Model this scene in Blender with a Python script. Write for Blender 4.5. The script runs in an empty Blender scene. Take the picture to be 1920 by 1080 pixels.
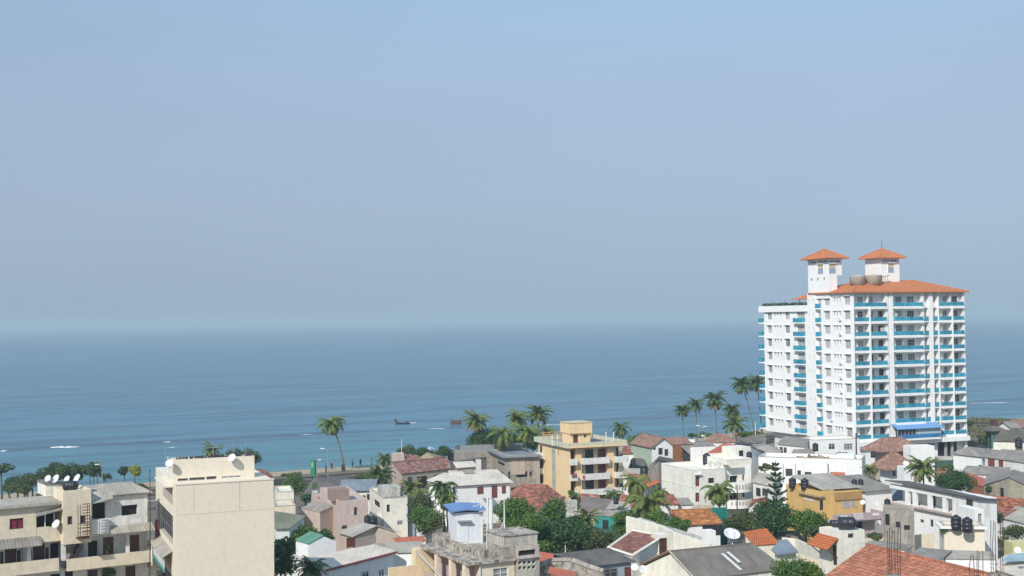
import bpy, math, random
import numpy as np
from mathutils import Vector, Matrix
random.seed(7); rng = np.random.default_rng(11)
R = math.radians
scene = bpy.context.scene
COL = scene.collection
# ------------------------------------------------------------------ camera
FPX, EYE = 2400.0, 33.0
PITCH, ROLL = math.atan(60/FPX), 0.0121
fw = Vector((0, math.cos(PITCH), math.sin(PITCH)))
r0 = Vector((1, 0, 0)); u0 = Vector((0, -math.sin(PITCH), math.cos(PITCH)))
cr = r0*math.cos(ROLL) - u0*math.sin(ROLL)
cu = u0*math.cos(ROLL) + r0*math.sin(ROLL)
EYEP = Vector((0, 0, EYE))
cam = bpy.data.cameras.new('camera'); camo = bpy.data.objects.new('camera', cam); COL.objects.link(camo)
m = Matrix((cr, cu, -fw)).transposed().to_4x4(); m.translation = EYEP
camo.matrix_world = m
cam.sensor_width = 36; cam.lens = 36*FPX/1920; cam.clip_start = 0.5; cam.clip_end = 200000
scene.camera = camo
# ------------------------------------------------------------------ sky, sun, exposure
SUN_EL, SUN_AZ = 38, 207          # azimuth clockwise from +Y: behind the camera, to the left
w = bpy.data.worlds.new('World'); scene.world = w; w.use_nodes = True
wn = w.node_tree; wn.nodes.clear()
N = wn.nodes.new
out = N('ShaderNodeOutputWorld'); bg = N('ShaderNodeBackground'); sky = N('ShaderNodeTexSky')
sky.sky_type = 'NISHITA'; sky.sun_disc = False
sky.sun_elevation = R(SUN_EL); sky.sun_rotation = R(SUN_AZ)
sky.air_density = 1.0; sky.dust_density = 1.2; sky.ozone_density = 2.0
tc = N('ShaderNodeTexCoord'); sp = N('ShaderNodeSeparateXYZ'); rp = N('ShaderNodeValToRGB')
# the humid air of the day: greyer and more lavender low down, cleaner blue above
mul = N('ShaderNodeMix'); mul.data_type = 'RGBA'; mul.blend_type = 'MIX'
wn.links.new(tc.outputs['Generated'], sp.inputs[0]); wn.links.new(sp.outputs['Z'], rp.inputs[0])
SKYR = [(0.0, (5.2, 7.2, 9.3)), (0.03, (5.35, 7.15, 9.4)), (0.09, (5.9, 7.65, 10.0)), (0.17, (6.1, 8.0, 10.8)), (0.23, (5.9, 8.4, 11.6)), (0.5, (5.0, 7.9, 12.0))]
e = rp.color_ramp.elements
while len(e) > 1: e.remove(e[-1])
for i, (p, c) in enumerate(SKYR):
    el = e[0] if i == 0 else e.new(p)
    el.position = p; el.color = (c[0]/20, c[1]/20, c[2]/20, 1)
sc10 = N('ShaderNodeVectorMath'); sc10.operation = 'SCALE'; sc10.inputs['Scale'].default_value = 20
wn.links.new(rp.outputs[0], sc10.inputs[0])
mul.inputs[0].default_value = 0.85
# uneven haze: broad soft patches, and duller air towards the left of the bay
nz = N('ShaderNodeTexNoise'); nz.inputs['Scale'].default_value = 2.2; nz.inputs['Detail'].default_value = 3; nz.inputs['Roughness'].default_value = .5
mpz = N('ShaderNodeMapping'); mpz.inputs['Scale'].default_value = (1, 1, 3.5)
wn.links.new(tc.outputs['Generated'], mpz.inputs[0]); wn.links.new(mpz.outputs[0], nz.inputs['Vector'])
mx_ = N('ShaderNodeMapRange'); mx_.inputs[1].default_value = -.38; mx_.inputs[2].default_value = .1; mx_.inputs[3].default_value = .91; mx_.inputs[4].default_value = 1.0
wn.links.new(sp.outputs['X'], mx_.inputs[0])
nr_ = N('ShaderNodeMapRange'); nr_.inputs[1].default_value = .3; nr_.inputs[2].default_value = .7; nr_.inputs[3].default_value = .965; nr_.inputs[4].default_value = 1.035
wn.links.new(nz.outputs[0], nr_.inputs[0])
mz = N('ShaderNodeMath'); mz.operation = 'MULTIPLY'; wn.links.new(mx_.outputs[0], mz.inputs[0]); wn.links.new(nr_.outputs[0], mz.inputs[1])
sc2 = N('ShaderNodeVectorMath'); sc2.operation = 'SCALE'; wn.links.new(sc10.outputs[0], sc2.inputs[0]); wn.links.new(mz.outputs[0], sc2.inputs['Scale'])
wn.links.new(sky.outputs[0], mul.inputs[6]); wn.links.new(sc2.outputs[0], mul.inputs[7])
wn.links.new(mul.outputs[2], bg.inputs[0]); bg.inputs[1].default_value = 0.07
wn.links.new(bg.outputs[0], out.inputs[0])
sl = bpy.data.lights.new('sun', 'SUN'); so = bpy.data.objects.new('sun', sl); COL.objects.link(so)
sl.energy = 4.25; sl.angle = R(0.6); sl.color = (1, 0.955, 0.88)
sd = Vector((math.sin(R(SUN_AZ))*math.cos(R(SUN_EL)), math.cos(R(SUN_AZ))*math.cos(R(SUN_EL)), math.sin(R(SUN_EL))))
so.rotation_euler = sd.to_track_quat('Z', 'Y').to_euler()
scene.view_settings.view_transform = 'Standard'; scene.view_settings.look = 'None'
scene.view_settings.exposure = 0.0; scene.view_settings.gamma = 1
scene.cycles.max_bounces = 6; scene.cycles.volume_bounces = 0
scene.cycles.volume_step_rate = 5
scene.cycles.use_denoising = True

# ------------------------------------------------------------------ helpers
def ray(px, py): return fw + cr*((px-960)/FPX) + cu*((540-py)/FPX)
def at(px, py, D):
    d = ray(px, py); return EYEP + d*(D/d.y)
def atz(px, py, z):
    d = ray(px, py); return EYEP + d*((z-EYE)/d.z)
def yh(px): return 600-(px-960)*0.0121
def mat_base(name):
    mt = bpy.data.materials.new(name); mt.use_nodes = True
    nt = mt.node_tree; b = nt.nodes['Principled BSDF']
    return mt, nt, b
def nd(nt, t, **kw):
    n = nt.nodes.new('ShaderNode'+t)
    for k, v in kw.items(): setattr(n, k, v)
    return n
def ramp(nt, fac, stops):
    r = nd(nt, 'ValToRGB'); e = r.color_ramp.elements
    while len(e) > 1: e.remove(e[-1])
    for i, (p, c) in enumerate(stops):
        el = e[0] if i == 0 else e.new(p)
        el.position = p; el.color = (c, c, c, 1) if not isinstance(c, tuple) else (*c, 1)
    nt.links.new(fac, r.inputs[0]); return r.outputs[0]
def mixc(nt, fac, a, b, blend='MIX'):
    m = nd(nt, 'Mix', data_type='RGBA', blend_type=blend)
    for s, v in ((0, fac), (6, a), (7, b)):
        if isinstance(v, (int, float)): m.inputs[s].default_value = v
        elif isinstance(v, tuple): m.inputs[s].default_value = (*v, 1)
        else: nt.links.new(v, m.inputs[s])
    return m.outputs[2]
def coords(nt, sx=1, sy=1, sz=1, kind='UV', rot=0):
    t = nd(nt, 'TexCoord'); mp = nd(nt, 'Mapping'); mp.inputs['Scale'].default_value = (sx, sy, sz)
    mp.inputs['Rotation'].default_value = (0, 0, rot)
    nt.links.new(t.outputs[kind], mp.inputs[0]); 
    return mp.outputs[0]
def noise(nt, vec, scale, detail=4, rough=.55, w=True, dist=0):
    n = nd(nt, 'TexNoise', noise_dimensions='4D' if w else '3D')
    n.inputs['Scale'].default_value = scale; n.inputs['Detail'].default_value = detail; n.inputs['Roughness'].default_value = rough
    n.inputs['Distortion'].default_value = dist
    nt.links.new(vec, n.inputs['Vector'])
    if w:
        oi = nd(nt, 'ObjectInfo'); mm = nd(nt, 'Math', operation='MULTIPLY'); mm.inputs[1].default_value = 60
        nt.links.new(oi.outputs['Random'], mm.inputs[0]); nt.links.new(mm.outputs[0], n.inputs['W'])
    return n.outputs[0]
def bump(nt, b, h, strength=.4, dist=.05):
    n = nd(nt, 'Bump'); n.inputs['Strength'].default_value = strength; n.inputs['Distance'].default_value = dist
    nt.links.new(h, n.inputs['Height']); nt.links.new(n.outputs[0], b.inputs['Normal'])
_mats = {}
def plaster(name, c, dirt=.5, dc=(.16, .14, .11), rough=.85):
    if name in _mats: return _mats[name]
    mt, nt, b = mat_base(name); _mats[name] = mt
    streak = noise(nt, coords(nt, 1.6, .22, 1), 1.0, 5, .65)
    patch = noise(nt, coords(nt, 1, 1, 1), .35, 5, .6)
    fine = noise(nt, coords(nt, 1, .8, 1), 2.6, 5, .7)
    lo = .62-.12*dirt
    f1 = ramp(nt, streak, [(lo-.11, 0.0), (lo+.06, .85*dirt)])
    f2 = ramp(nt, patch, [(.48, 0.0), (.60, .62*dirt)])
    c1 = mixc(nt, f1, tuple(c), tuple(.45*c[i]+.55*dc[i] for i in range(3)))
    c2 = mixc(nt, f2, c1, tuple(.6*c[i]+.4*dc[i] for i in range(3)))
    v = ramp(nt, fine, [(.36, .95-.3*dirt), (.5, .99), (.64, 1+.06*dirt)])
    c3 = mixc(nt, 1.0, c2, v, 'MULTIPLY')
    nt.links.new(c3, b.inputs['Base Color']); b.inputs['Roughness'].default_value = rough; b.inputs['Specular IOR Level'].default_value = .25
    bump(nt, b, fine, .15, .02)
    return mt
def lichenmat(name, c, dc):
    mt, nt, b = mat_base(name); _mats[name] = mt
    n1 = noise(nt, coords(nt, 1, 1, 1), 1.3, 8, .75); n2 = noise(nt, coords(nt, 2.2, .5, 1), 1.1, 6, .7); n3 = noise(nt, coords(nt), 6, 4, .7)
    k = mixc(nt, ramp(nt, n1, [(.47, 0.0), (.56, .8)]), tuple(c), tuple(dc))
    k = mixc(nt, ramp(nt, n2, [(.5, 0.0), (.6, .7)]), k, tuple(.5*c[i]+.5*dc[i] for i in range(3)))
    k = mixc(nt, 1.0, k, ramp(nt, n3, [(.38, .7), (.62, 1.1)]), 'MULTIPLY')
    nt.links.new(k, b.inputs['Base Color']); b.inputs['Roughness'].default_value = .95; b.inputs['Specular IOR Level'].default_value = .2; bump(nt, b, n1, .3, .03)
    return mt
def flat(name, c, rough=.6, metal=0, var=.12):
    if name in _mats: return _mats[name]
    mt, nt, b = mat_base(name); _mats[name] = mt
    n = noise(nt, coords(nt, kind='Object'), 2.5, 4)
    col = mixc(nt, 1.0, tuple(c), ramp(nt, n, [(.3, 1-var), (.7, 1+var*.4)]), 'MULTIPLY')
    nt.links.new(col, b.inputs['Base Color']); b.inputs['Roughness'].default_value = rough; b.inputs['Metallic'].default_value = metal
    return mt
def tile(name, c1, c2, dark=(.05, .035, .03), age=.5, row=.34, wid=.26):
    if name in _mats: return _mats[name]
    mt, nt, b = mat_base(name); _mats[name] = mt
    uv = coords(nt)
    br = nd(nt, 'TexBrick'); br.inputs['Scale'].default_value = 1
    br.inputs['Brick Width'].default_value = wid; br.inputs['Row Height'].default_value = row
    br.inputs['Mortar Size'].default_value = .045; br.inputs['Mortar Smooth'].default_value = .4; br.inputs['Bias'].default_value = 0
    br.inputs['Color1'].default_value = (*c1, 1); br.inputs['Color2'].default_value = (*c2, 1)
    br.inputs['Mortar'].default_value = tuple(.22*x for x in c1)+(1,)
    nt.links.new(uv, br.inputs['Vector'])
    n = noise(nt, uv, .5, 6, .65); n2 = noise(nt, uv, 2.2, 5, .75)
    f = ramp(nt, n, [(.42, 0.0), (.62, age)])
    f2 = ramp(nt, n2, [(.47, 0.0), (.56, age)])
    f3 = ramp(nt, noise(nt, uv, 1.4, 4, .7), [(.5, 0.0), (.6, age)])
    c = mixc(nt, f, br.outputs['Color'], dark); c = mixc(nt, f2, c, tuple(.4*x+.02 for x in c1)); c = mixc(nt, f3, c, tuple(min(1, 1.35*x+.03) for x in c1))
    nt.links.new(c, b.inputs['Base Color']); b.inputs['Roughness'].default_value = .85; b.inputs['Specular IOR Level'].default_value = .2
    sp = nd(nt, 'SeparateXYZ'); nt.links.new(uv, sp.inputs[0])
    m1 = nd(nt, 'Math', operation='DIVIDE'); m1.inputs[1].default_value = row; nt.links.new(sp.outputs[1], m1.inputs[0])
    m2 = nd(nt, 'Math', operation='FRACT'); nt.links.new(m1.outputs[0], m2.inputs[0])
    m3 = nd(nt, 'Math', operation='SUBTRACT'); m3.inputs[0].default_value = 1; nt.links.new(m2.outputs[0], m3.inputs[1])
    bump(nt, b, m3.outputs[0], .6, .06)
    return mt
def corrug(name, c, c2=None, period=.3, age=.6):
    if name in _mats: return _mats[name]
    mt, nt, b = mat_base(name); _mats[name] = mt
    uv = coords(nt)
    wv = nd(nt, 'TexWave', wave_type='BANDS', bands_direction='X'); wv.inputs['Scale'].default_value = 1/period/3.14159/1.0
    wv.inputs['Distortion'].default_value = 0; nt.links.new(uv, wv.inputs['Vector'])
    br = nd(nt, 'TexBrick'); br.offset = 0
    for k, v in (('Scale', 1), ('Brick Width', 1.0), ('Row Height', 2.1), ('Mortar Size', .012), ('Bias', 0)): br.inputs[k].default_value = v
    br.inputs['Color1'].default_value = (1, 1, 1, 1); br.inputs['Color2'].default_value = (.82, .82, .82, 1); br.inputs['Mortar'].default_value = (.55, .55, .55, 1)
    nt.links.new(uv, br.inputs['Vector'])
    n = noise(nt, coords(nt, 1.5, .5, 1), .8, 6, .65)
    n2 = noise(nt, uv, .3, 4, .6)
    c2 = c2 or tuple(x*.4 for x in c)
    col = mixc(nt, ramp(nt, n, [(.40, 0.0), (.66, age)]), tuple(c), tuple(c2))
    col = mixc(nt, ramp(nt, n2, [(.4, 0.0), (.7, .35)]), col, tuple(min(1, x*1.35) for x in c))
    col = mixc(nt, 1.0, col, br.outputs['Color'], 'MULTIPLY')
    col = mixc(nt, 1.0, col, ramp(nt, wv.outputs['Color'], [(0.0, .86), (1.0, 1.0)]), 'MULTIPLY')
    nt.links.new(col, b.inputs['Base Color']); b.inputs['Roughness'].default_value = .85; b.inputs['Specular IOR Level'].default_value = .15
    bump(nt, b, wv.outputs['Color'], .5, .04)
    return mt
def glassy(name, c, rough=.12, var=.3):
    if name in _mats: return _mats[name]
    mt, nt, b = mat_base(name); _mats[name] = mt
    n = noise(nt, coords(nt, kind='Object'), .7, 2)
    col = mixc(nt, ramp(nt, n, [(.35, 0.0), (.65, 1.0)]), tuple(c), tuple(min(1, x*(1+var)+.01) for x in c))
    nt.links.new(col, b.inputs['Base Color']); b.inputs['Roughness'].default_value = rough; b.inputs['Specular IOR Level'].default_value = .45
    return mt
def leafmat(name, c1, c2, c3, trans=.25, scale=.55):
    if name in _mats: return _mats[name]
    mt, nt, b = mat_base(name); _mats[name] = mt
    g = nd(nt, 'NewGeometry')
    n = noise(nt, coords(nt, kind='Object'), scale, 3, .6)
    c = mixc(nt, ramp(nt, n, [(.35, 0.0), (.65, 1.0)]), c1, c2)
    c = mixc(nt, ramp(nt, g.outputs['Random Per Island'], [(.55, 0.0), (1.0, .8)]), c, c3)
    nt.links.new(c, b.inputs['Base Color']); b.inputs['Roughness'].default_value = .55
    b.inputs['Specular IOR Level'].default_value = .3
    tr = nd(nt, 'BsdfTranslucent'); nt.links.new(c, tr.inputs[0])
    mx = nd(nt, 'MixShader'); mx.inputs[0].default_value = trans
    nt.links.new(b.outputs[0], mx.inputs[1]); nt.links.new(tr.outputs[0], mx.inputs[2])
    nt.links.new(mx.outputs[0], nt.nodes['Material Output'].inputs[0])
    return mt

HAZE = 1/3600
class MB:
    def __init__(s): s.v = []; s.f = []
    def poly(s, *p):
        i = len(s.v); s.v += [tuple(q) for q in p]; s.f.append(tuple(range(i, i+len(p)))); return s
    def box(s, x0, x1, y0, y1, z0, z1, O=None, U=None, V=None, W=None):
        if x1 < x0: x0, x1 = x1, x0
        if y1 < y0: y0, y1 = y1, y0
        if z1 < z0: z0, z1 = z1, z0
        i = len(s.v)
        c = [(x0,y0,z0),(x1,y0,z0),(x1,y1,z0),(x0,y1,z0),(x0,y0,z1),(x1,y0,z1),(x1,y1,z1),(x0,y1,z1)]
        s.v += c
        for f in ((0,3,2,1),(4,5,6,7),(0,1,5,4),(1,2,6,5),(2,3,7,6),(3,0,4,7)): s.f.append(tuple(i+k for k in f))
        return s
    def fbox(s, F, u0, u1, v0, v1, n0, n1):
        i = len(s.v); P = []
        for n in (n0, n1):
            for (u, v) in ((u0,v0),(u1,v0),(u1,v1),(u0,v1)): P.append(tuple(F.O+F.U*u+F.V*v+F.N*n))
        s.v += P
        for f in ((3,2,1,0),(4,5,6,7),(0,1,5,4),(1,2,6,5),(2,3,7,6),(3,0,4,7)): s.f.append(tuple(i+k for k in f))
        return s
    def prism(s, pts, z0, z1):
        n = len(pts); i = len(s.v)
        a = sum(pts[k][0]*pts[(k+1)%n][1]-pts[(k+1)%n][0]*pts[k][1] for k in range(n))
        if a < 0: pts = pts[::-1]
        s.v += [(p[0], p[1], z0) for p in pts]+[(p[0], p[1], z1) for p in pts]
        s.f.append(tuple(i+k for k in reversed(range(n)))); s.f.append(tuple(i+n+k for k in range(n)))
        for k in range(n): s.f.append((i+k, i+(k+1)%n, i+n+(k+1)%n, i+n+k))
        return s
    def lathe(s, prof, n=14, c=(0,0,0), M=None):
        i = len(s.v); c = Vector(c)
        for (r, z) in prof:
            for k in range(n):
                a = 2*math.pi*k/n; p = Vector((r*math.cos(a), r*math.sin(a), z))
                if M is not None: p = M @ p
                s.v.append(tuple(c+p))
        for j in range(len(prof)-1):
            for k in range(n):
                a = i+j*n+k; b = i+j*n+(k+1)%n; s.f.append((a, b, b+n, a+n))
        s.f.append(tuple(i+k for k in reversed(range(n)))); t = i+(len(prof)-1)*n; s.f.append(tuple(t+k for k in range(n)))
        return s
    def tube(s, pts, rad, n=6):
        pts = [Vector(p) for p in pts]; rads = rad if isinstance(rad, (list, tuple)) else [rad]*len(pts)
        i = len(s.v)
        for j, p in enumerate(pts):
            t = (pts[min(j+1, len(pts)-1)]-pts[max(j-1, 0)]).normalized()
            a = t.cross(Vector((0,0,1)) if abs(t.z) < .9 else Vector((1,0,0))).normalized(); b = t.cross(a)
            for k in range(n):
                g = 2*math.pi*k/n; s.v.append(tuple(p+(a*math.cos(g)+b*math.sin(g))*rads[j]))
        for j in range(len(pts)-1):
            for k in range(n):
                a = i+j*n+k; b = i+j*n+(k+1)%n; s.f.append((a, a+n, b+n, b))
        s.f.append(tuple(i+k for k in range(n))); t = i+(len(pts)-1)*n; s.f.append(tuple(t+k for k in reversed(range(n))))
        return s
    def shell(s, verts, faces, t):
        """a sheet of given faces with thickness t straight down"""
        i = len(s.v); n = len(verts); s.v += [tuple(p) for p in verts]+[(p[0], p[1], p[2]-t) for p in verts]
        ed = {}
        for f in faces:
            s.f.append(tuple(i+k for k in f)); s.f.append(tuple(i+n+k for k in reversed(f)))
            for a, b in zip(f, f[1:]+f[:1]): ed[(a, b)] = 1
        for (a, b) in ed:
            if (b, a) not in ed: s.f.append((i+b, i+a, i+n+a, i+n+b))
        return s
    def build(s, name, mt, parent=None, smooth=False, label=None):
        me = bpy.data.meshes.new(name); me.from_pydata(s.v, [], s.f)
        uv = me.uv_layers.new(name='UVMap')
        n = len(me.loops); arr = np.empty(n*2, dtype=np.float32)
        for p in me.polygons:
            nn = p.normal
            if abs(nn.z) > .985 or nn.length < .5: t = Vector((1,0,0)); b = Vector((0,1,0))
            else:
                t = Vector((-nn.y, nn.x, 0)).normalized(); b = nn.cross(t)
                if b.z < 0: b = -b
            for li in p.loop_indices:
                c = me.vertices[me.loops[li].vertex_index].co; arr[2*li] = c.dot(t); arr[2*li+1] = c.dot(b)
        uv.data.foreach_set('uv', arr)
        if smooth: me.polygons.foreach_set('use_smooth', [True]*len(me.polygons))
        if isinstance(mt, (list, tuple)): 
            for q in mt: me.materials.append(q)
        else: me.materials.append(mt)
        o = bpy.data.objects.new(name, me); COL.objects.link(o)
        if parent: o.parent = parent
        if label: o['label'] = label
        return o
def tag(o, label=None, cat=None, group=None, kind=None):
    if label: o['label'] = label
    if cat: o['category'] = cat
    if group: o['group'] = group
    if kind: o['kind'] = kind
    return o
def empty(name, loc, label, cat, group=None, rz=0):
    o = bpy.data.objects.new(name, None); COL.objects.link(o); o.location = loc; o.rotation_euler.z = rz; o.empty_display_size = .5
    return tag(o, label, cat, group)
KIDS = {}
def copy_tree(o, loc, label, group=None, rz=None, sc=None):
    def cp(a, parent):
        c = a.copy(); COL.objects.link(c)
        if parent: c.parent = parent
        for ch in a.children: cp(ch, c)
        return c
    c = cp(o, None); c.location = loc; c['label'] = label
    if group: c['group'] = group
    if rz is not None: c.rotation_euler.z = rz
    if sc is not None: c.scale = (sc, sc, sc)
    return c
class Face:
    def __init__(s, O, U, V, N): s.O, s.U, s.V, s.N = Vector(O), Vector(U), Vector(V), Vector(N)
# ------------------------------------------------------------------ materials of the setting
def sea_mat():
    mt, nt, b = mat_base('sea_water')
    # object space: x along the shore, y out to sea
    t = nd(nt, 'TexCoord'); sp = nd(nt, 'SeparateXYZ'); nt.links.new(t.outputs['Object'], sp.inputs[0])
    wob = noise(nt, coords(nt, .012, .03, 1, 'Object'), 1, 4, .6, w=False)
    m = nd(nt, 'Math', operation='MULTIPLY_ADD'); m.inputs[1].default_value = 44; nt.links.new(wob, m.inputs[0]); nt.links.new(sp.outputs[1], m.inputs[2])
    mr = nd(nt, 'MapRange'); mr.inputs[1].default_value = 20; mr.inputs[2].default_value = 320; nt.links.new(m.outputs[0], mr.inputs[0])
    base = ramp(nt, mr.outputs[0], [(0.0, (.09, .24, .26)), (.18, (.065, .205, .245)), (.265, (.07, .195, .25)), (.34, (.08, .195, .265)), (1.0, (.08, .19, .26))])
    # darker bands of wind and swell, stretched along the shore
    b1 = noise(nt, coords(nt, .012, .075, 1, 'Object', R(-7)), 1, 5, .6, w=False, dist=.6)
    b2 = noise(nt, coords(nt, .004, .02, 1, 'Object', R(-7)), 1, 4, .6, w=False)
    c = mixc(nt, ramp(nt, b1, [(.44, 0.0), (.60, .72)]), base, (.045, .09, .14))
    c = mixc(nt, ramp(nt, b2, [(.45, 0.0), (.7, .45)]), c, (.085, .185, .235))
    # the reef: a broken dark line with paler water inside it
    rn = noise(nt, coords(nt, .02, .0, 1, 'Object'), 1, 3, .6, w=False)
    m2 = nd(nt, 'Math', operation='MULTIPLY_ADD'); m2.inputs[1].default_value = 26; nt.links.new(rn, m2.inputs[0]); nt.links.new(sp.outputs[1], m2.inputs[2])
    m3 = nd(nt, 'MapRange'); m3.inputs[1].default_value = 80; m3.inputs[2].default_value = 120; nt.links.new(m2.outputs[0], m3.inputs[0])
    reef = ramp(nt, m3.outputs[0], [(0.0, 0.0), (.4, 0.0), (.5, .75), (.6, .7), (.72, 0.0)])
    gate = ramp(nt, noise(nt, coords(nt, .03, .15, 1, 'Object'), 1, 3, .6, w=False), [(.38, 0.0), (.52, 1.0)])
    mm = nd(nt, 'Math', operation='MULTIPLY'); nt.links.new(reef, mm.inputs[0]); nt.links.new(gate, mm.inputs[1])
    c = mixc(nt, mm.outputs[0], c, (.03, .05, .075))
    nt.links.new(c, b.inputs['Base Color']); b.inputs['Roughness'].default_value = .32
    b.inputs['IOR'].default_value = 1.33
    h1 = noise(nt, coords(nt, .10, .32, 1, 'Object', R(-7)), 1, 6, .62, w=False)
    h2 = noise(nt, coords(nt, .02, .09, 1, 'Object', R(-7)), 1, 3, .5, w=False)
    a = nd(nt, 'Math', operation='MULTIPLY_ADD'); a.inputs[1].default_value = 3.0; nt.links.new(h2, a.inputs[0]); nt.links.new(h1, a.inputs[2])
    bump(nt, b, a.outputs[0], 1.0, 1.1)
    return mt
def ground_mat(name, stops, scale=.25, bs=.5):
    mt, nt, b = mat_base(name)
    n = noise(nt, coords(nt, kind='Object'), scale, 7, .68, w=False); n2 = noise(nt, coords(nt, kind='Object'), scale*9, 4, .6, w=False)
    c = ramp(nt, n, stops); c = mixc(nt, 1.0, c, ramp(nt, n2, [(.3, .75), (.7, 1.15)]), 'MULTIPLY')
    nt.links.new(c, b.inputs['Base Color']); b.inputs['Roughness'].default_value = .95; bump(nt, b, n2, bs, .08)
    return mt
# shoreline from the photograph: (x, y) on the ground, left to right
SHORE = [(-1500, -420), (-500, 60), (-170, 218), (-106, 258), (-75, 279), (-45, 299), (-14, 309), (10, 325), (36, 348), (72, 386), (110, 402), (148, 412), (175, 420), (400, 500), (2500, 1400)]
SA = math.atan2(46, 100)       # bearing of the shore
def shore_off(d):
    return [(x-math.sin(SA)*(d-.5), y+math.cos(SA)*(d-.5)) for x, y in SHORE]
def strip(name, d0, d1, z0, z1, mt, label=None):
    a, b = shore_off(d0), shore_off(d1); m = MB()
    v = [(x, y, z0) for x, y in a]+[(x, y, z1) for x, y in b]; n = len(a)
    m.v = v; m.f = [(i, i+1, n+i+1, n+i) for i in range(n-1)]
    o = m.build(name, mt); tag(o, label, kind='structure'); return o
# land sheet: far behind the camera up to the shore
a = shore_off(-15); m = MB(); n = len(a)
m.v = [(x, -3000, 0) for x, y in a]+[(x, y, 0) for x, y in a]; m.f = [(i, i+1, n+i+1, n+i) for i in range(n-1)]
tag(m.build('ground', ground_mat('earth', [(.3, (.10, .085, .06)), (.5, (.17, .14, .10)), (.62, (.09, .10, .045)), (.8, (.22, .19, .15))])), 'dusty town ground between the houses', kind='structure')
strip('beach', -15, 9, 0, -.9, ground_mat('sand', [(.3, (.36, .27, .17)), (.6, (.45, .35, .23)), (.8, (.5, .4, .28))], .4))
m = MB(); S = 60000
m.v = [(-S, -S, 0), (S, -S, 0), (S, S, 0), (-S, S, 0)]; m.f = [(0, 1, 2, 3)]
seao = m.build('sea', sea_mat()); seao.location = (-45, 292, -.4); seao.rotation_euler.z = SA
tag(seao, kind='structure')
# seabed of the sheet that closes the world under the water
m = MB(); m.v = [(-S, -S, -6), (S, -S, -6), (S, S, -6), (-S, S, -6)]; m.f = [(0, 1, 2, 3)]
tag(m.build('seabed', flat('seabed_sand', (.1, .1, .08))), kind='structure')

# the coast railway: two ballast beds, rails and the path beside them
for d0, d1, nm, st in ((-24.5, -20.8, 'railway_ballast', [(.3, (.10, .08, .07)), (.6, (.17, .14, .12)), (.8, (.24, .20, .18))]), (-30.5, -26.8, 'railway_ballast', [(.3, (.10, .08, .07)), (.6, (.17, .14, .12)), (.8, (.24, .20, .18))]), (-37, -33, 'path', [(.3, (.25, .22, .18)), (.7, (.36, .32, .26))])):
    strip(nm, d0, d1, .012, .012, ground_mat(nm+str(d0), st, .5))
RAILM = flat('rail_steel', (.09, .055, .04), .5, .6)
for d in (-23.4, -21.9, -29.4, -27.9):
    a = shore_off(d); m = MB()
    m.tube([(x, y, .16) for x, y in a[2:12]], .07, 5); tag(m.build('railway_rail', RAILM), kind='structure')
# ------------------------------------------------------------------ materials of things
WHITE = plaster('white_plaster', (.84, .835, .81), .2)
WHITE2 = plaster('weathered_white_plaster', (.79, .78, .74), .48)
HOTELW = plaster('hotel_white_paint', (.90, .89, .865), .28, (.58, .56, .50))
CREAM = plaster('cream_plaster', (.76, .66, .50), .3)
CREAM2 = plaster('pale_cream_plaster', (.80, .765, .66), .35)
BLOCKC = plaster('beige_wall_paint', (.76, .68, .55), .12, (.35, .31, .25))
YELLOW = plaster('yellow_plaster', (.84, .62, .36), .25)
YELLOW2 = plaster('pale_yellow_plaster', (.78, .66, .42), .35)
MUST = plaster('mustard_plaster', (.68, .44, .16), .35)
PINK = plaster('pink_plaster', (.58, .46, .41), .4)
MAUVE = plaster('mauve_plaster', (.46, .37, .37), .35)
BRICKC = plaster('brown_red_plaster', (.33, .14, .07), .3)
CONC = plaster('concrete', (.42, .38, .32), .9, (.10, .09, .075))
CONCL = plaster('light_concrete', (.55, .51, .44), .8, (.13, .12, .10))
CONCD = plaster('dark_concrete', (.22, .20, .18), .8, (.05, .05, .045))
TANB = plaster('tan_plaster', (.50, .41, .34), .3)
BROWNB = plaster('brown_plaster', (.30, .22, .18), .3)
GREENP = plaster('pale_green_plaster', (.42, .52, .40), .4)
GREYP = plaster('grey_plaster', (.42, .42, .43), .5)
BLUEP = plaster('pale_blue_plaster', (.34, .40, .48), .5)
T_BROWN = tile('brown_roof_tiles', (.40, .20, .15), (.28, .14, .10), age=.75)
T_RED = tile('red_roof_tiles', (.48, .18, .115), (.33, .12, .08), age=.7)
T_ORANGE = tile('orange_roof_tiles', (.68, .27, .09), (.48, .17, .06), (.12, .06, .03), age=.5)
T_BRIGHT = tile('bright_orange_roof_tiles', (.68, .20, .07), (.60, .17, .06), age=.12)
T_HOTEL = tile('hotel_orange_tiles', (.78, .27, .10), (.72, .24, .09), (.5, .2, .1), age=.2)
T_BIG = tile('weathered_red_tiles', (.62, .24, .135), (.45, .165, .09), age=.33, row=.46, wid=.36)
T_DULL = tile('dull_brown_tiles', (.46, .26, .19), (.38, .21, .15), (.12, .09, .08), age=.4)
R_RED = flat('red_painted_roof', (.42, .12, .07), .7, var=.25)
A_GREY = corrug('grey_corrugated_sheet', (.33, .30, .265), (.12, .11, .10))
A_DARK = corrug('dark_corrugated_sheet', (.17, .155, .145), (.06, .06, .06))
A_LIGHT = corrug('pale_corrugated_sheet', (.48, .44, .37), (.22, .21, .18))
A_CREAM = corrug('cream_corrugated_sheet', (.74, .66, .55), (.45, .41, .36), age=.3)
A_GREEN = corrug('green_corrugated_sheet', (.13, .30, .22), (.09, .2, .15), age=.3)
A_BLUE = corrug('blue_corrugated_sheet', (.17, .29, .50), (.08, .16, .34), age=.3)
A_BGREY = corrug('blue_grey_sheet', (.25, .29, .33), (.15, .17, .2), age=.4)
THATCH = flat('thatch', (.36, .28, .18), .95, var=.4)
GLASS = glassy('window_glass', (.03, .036, .042), .3)
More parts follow.
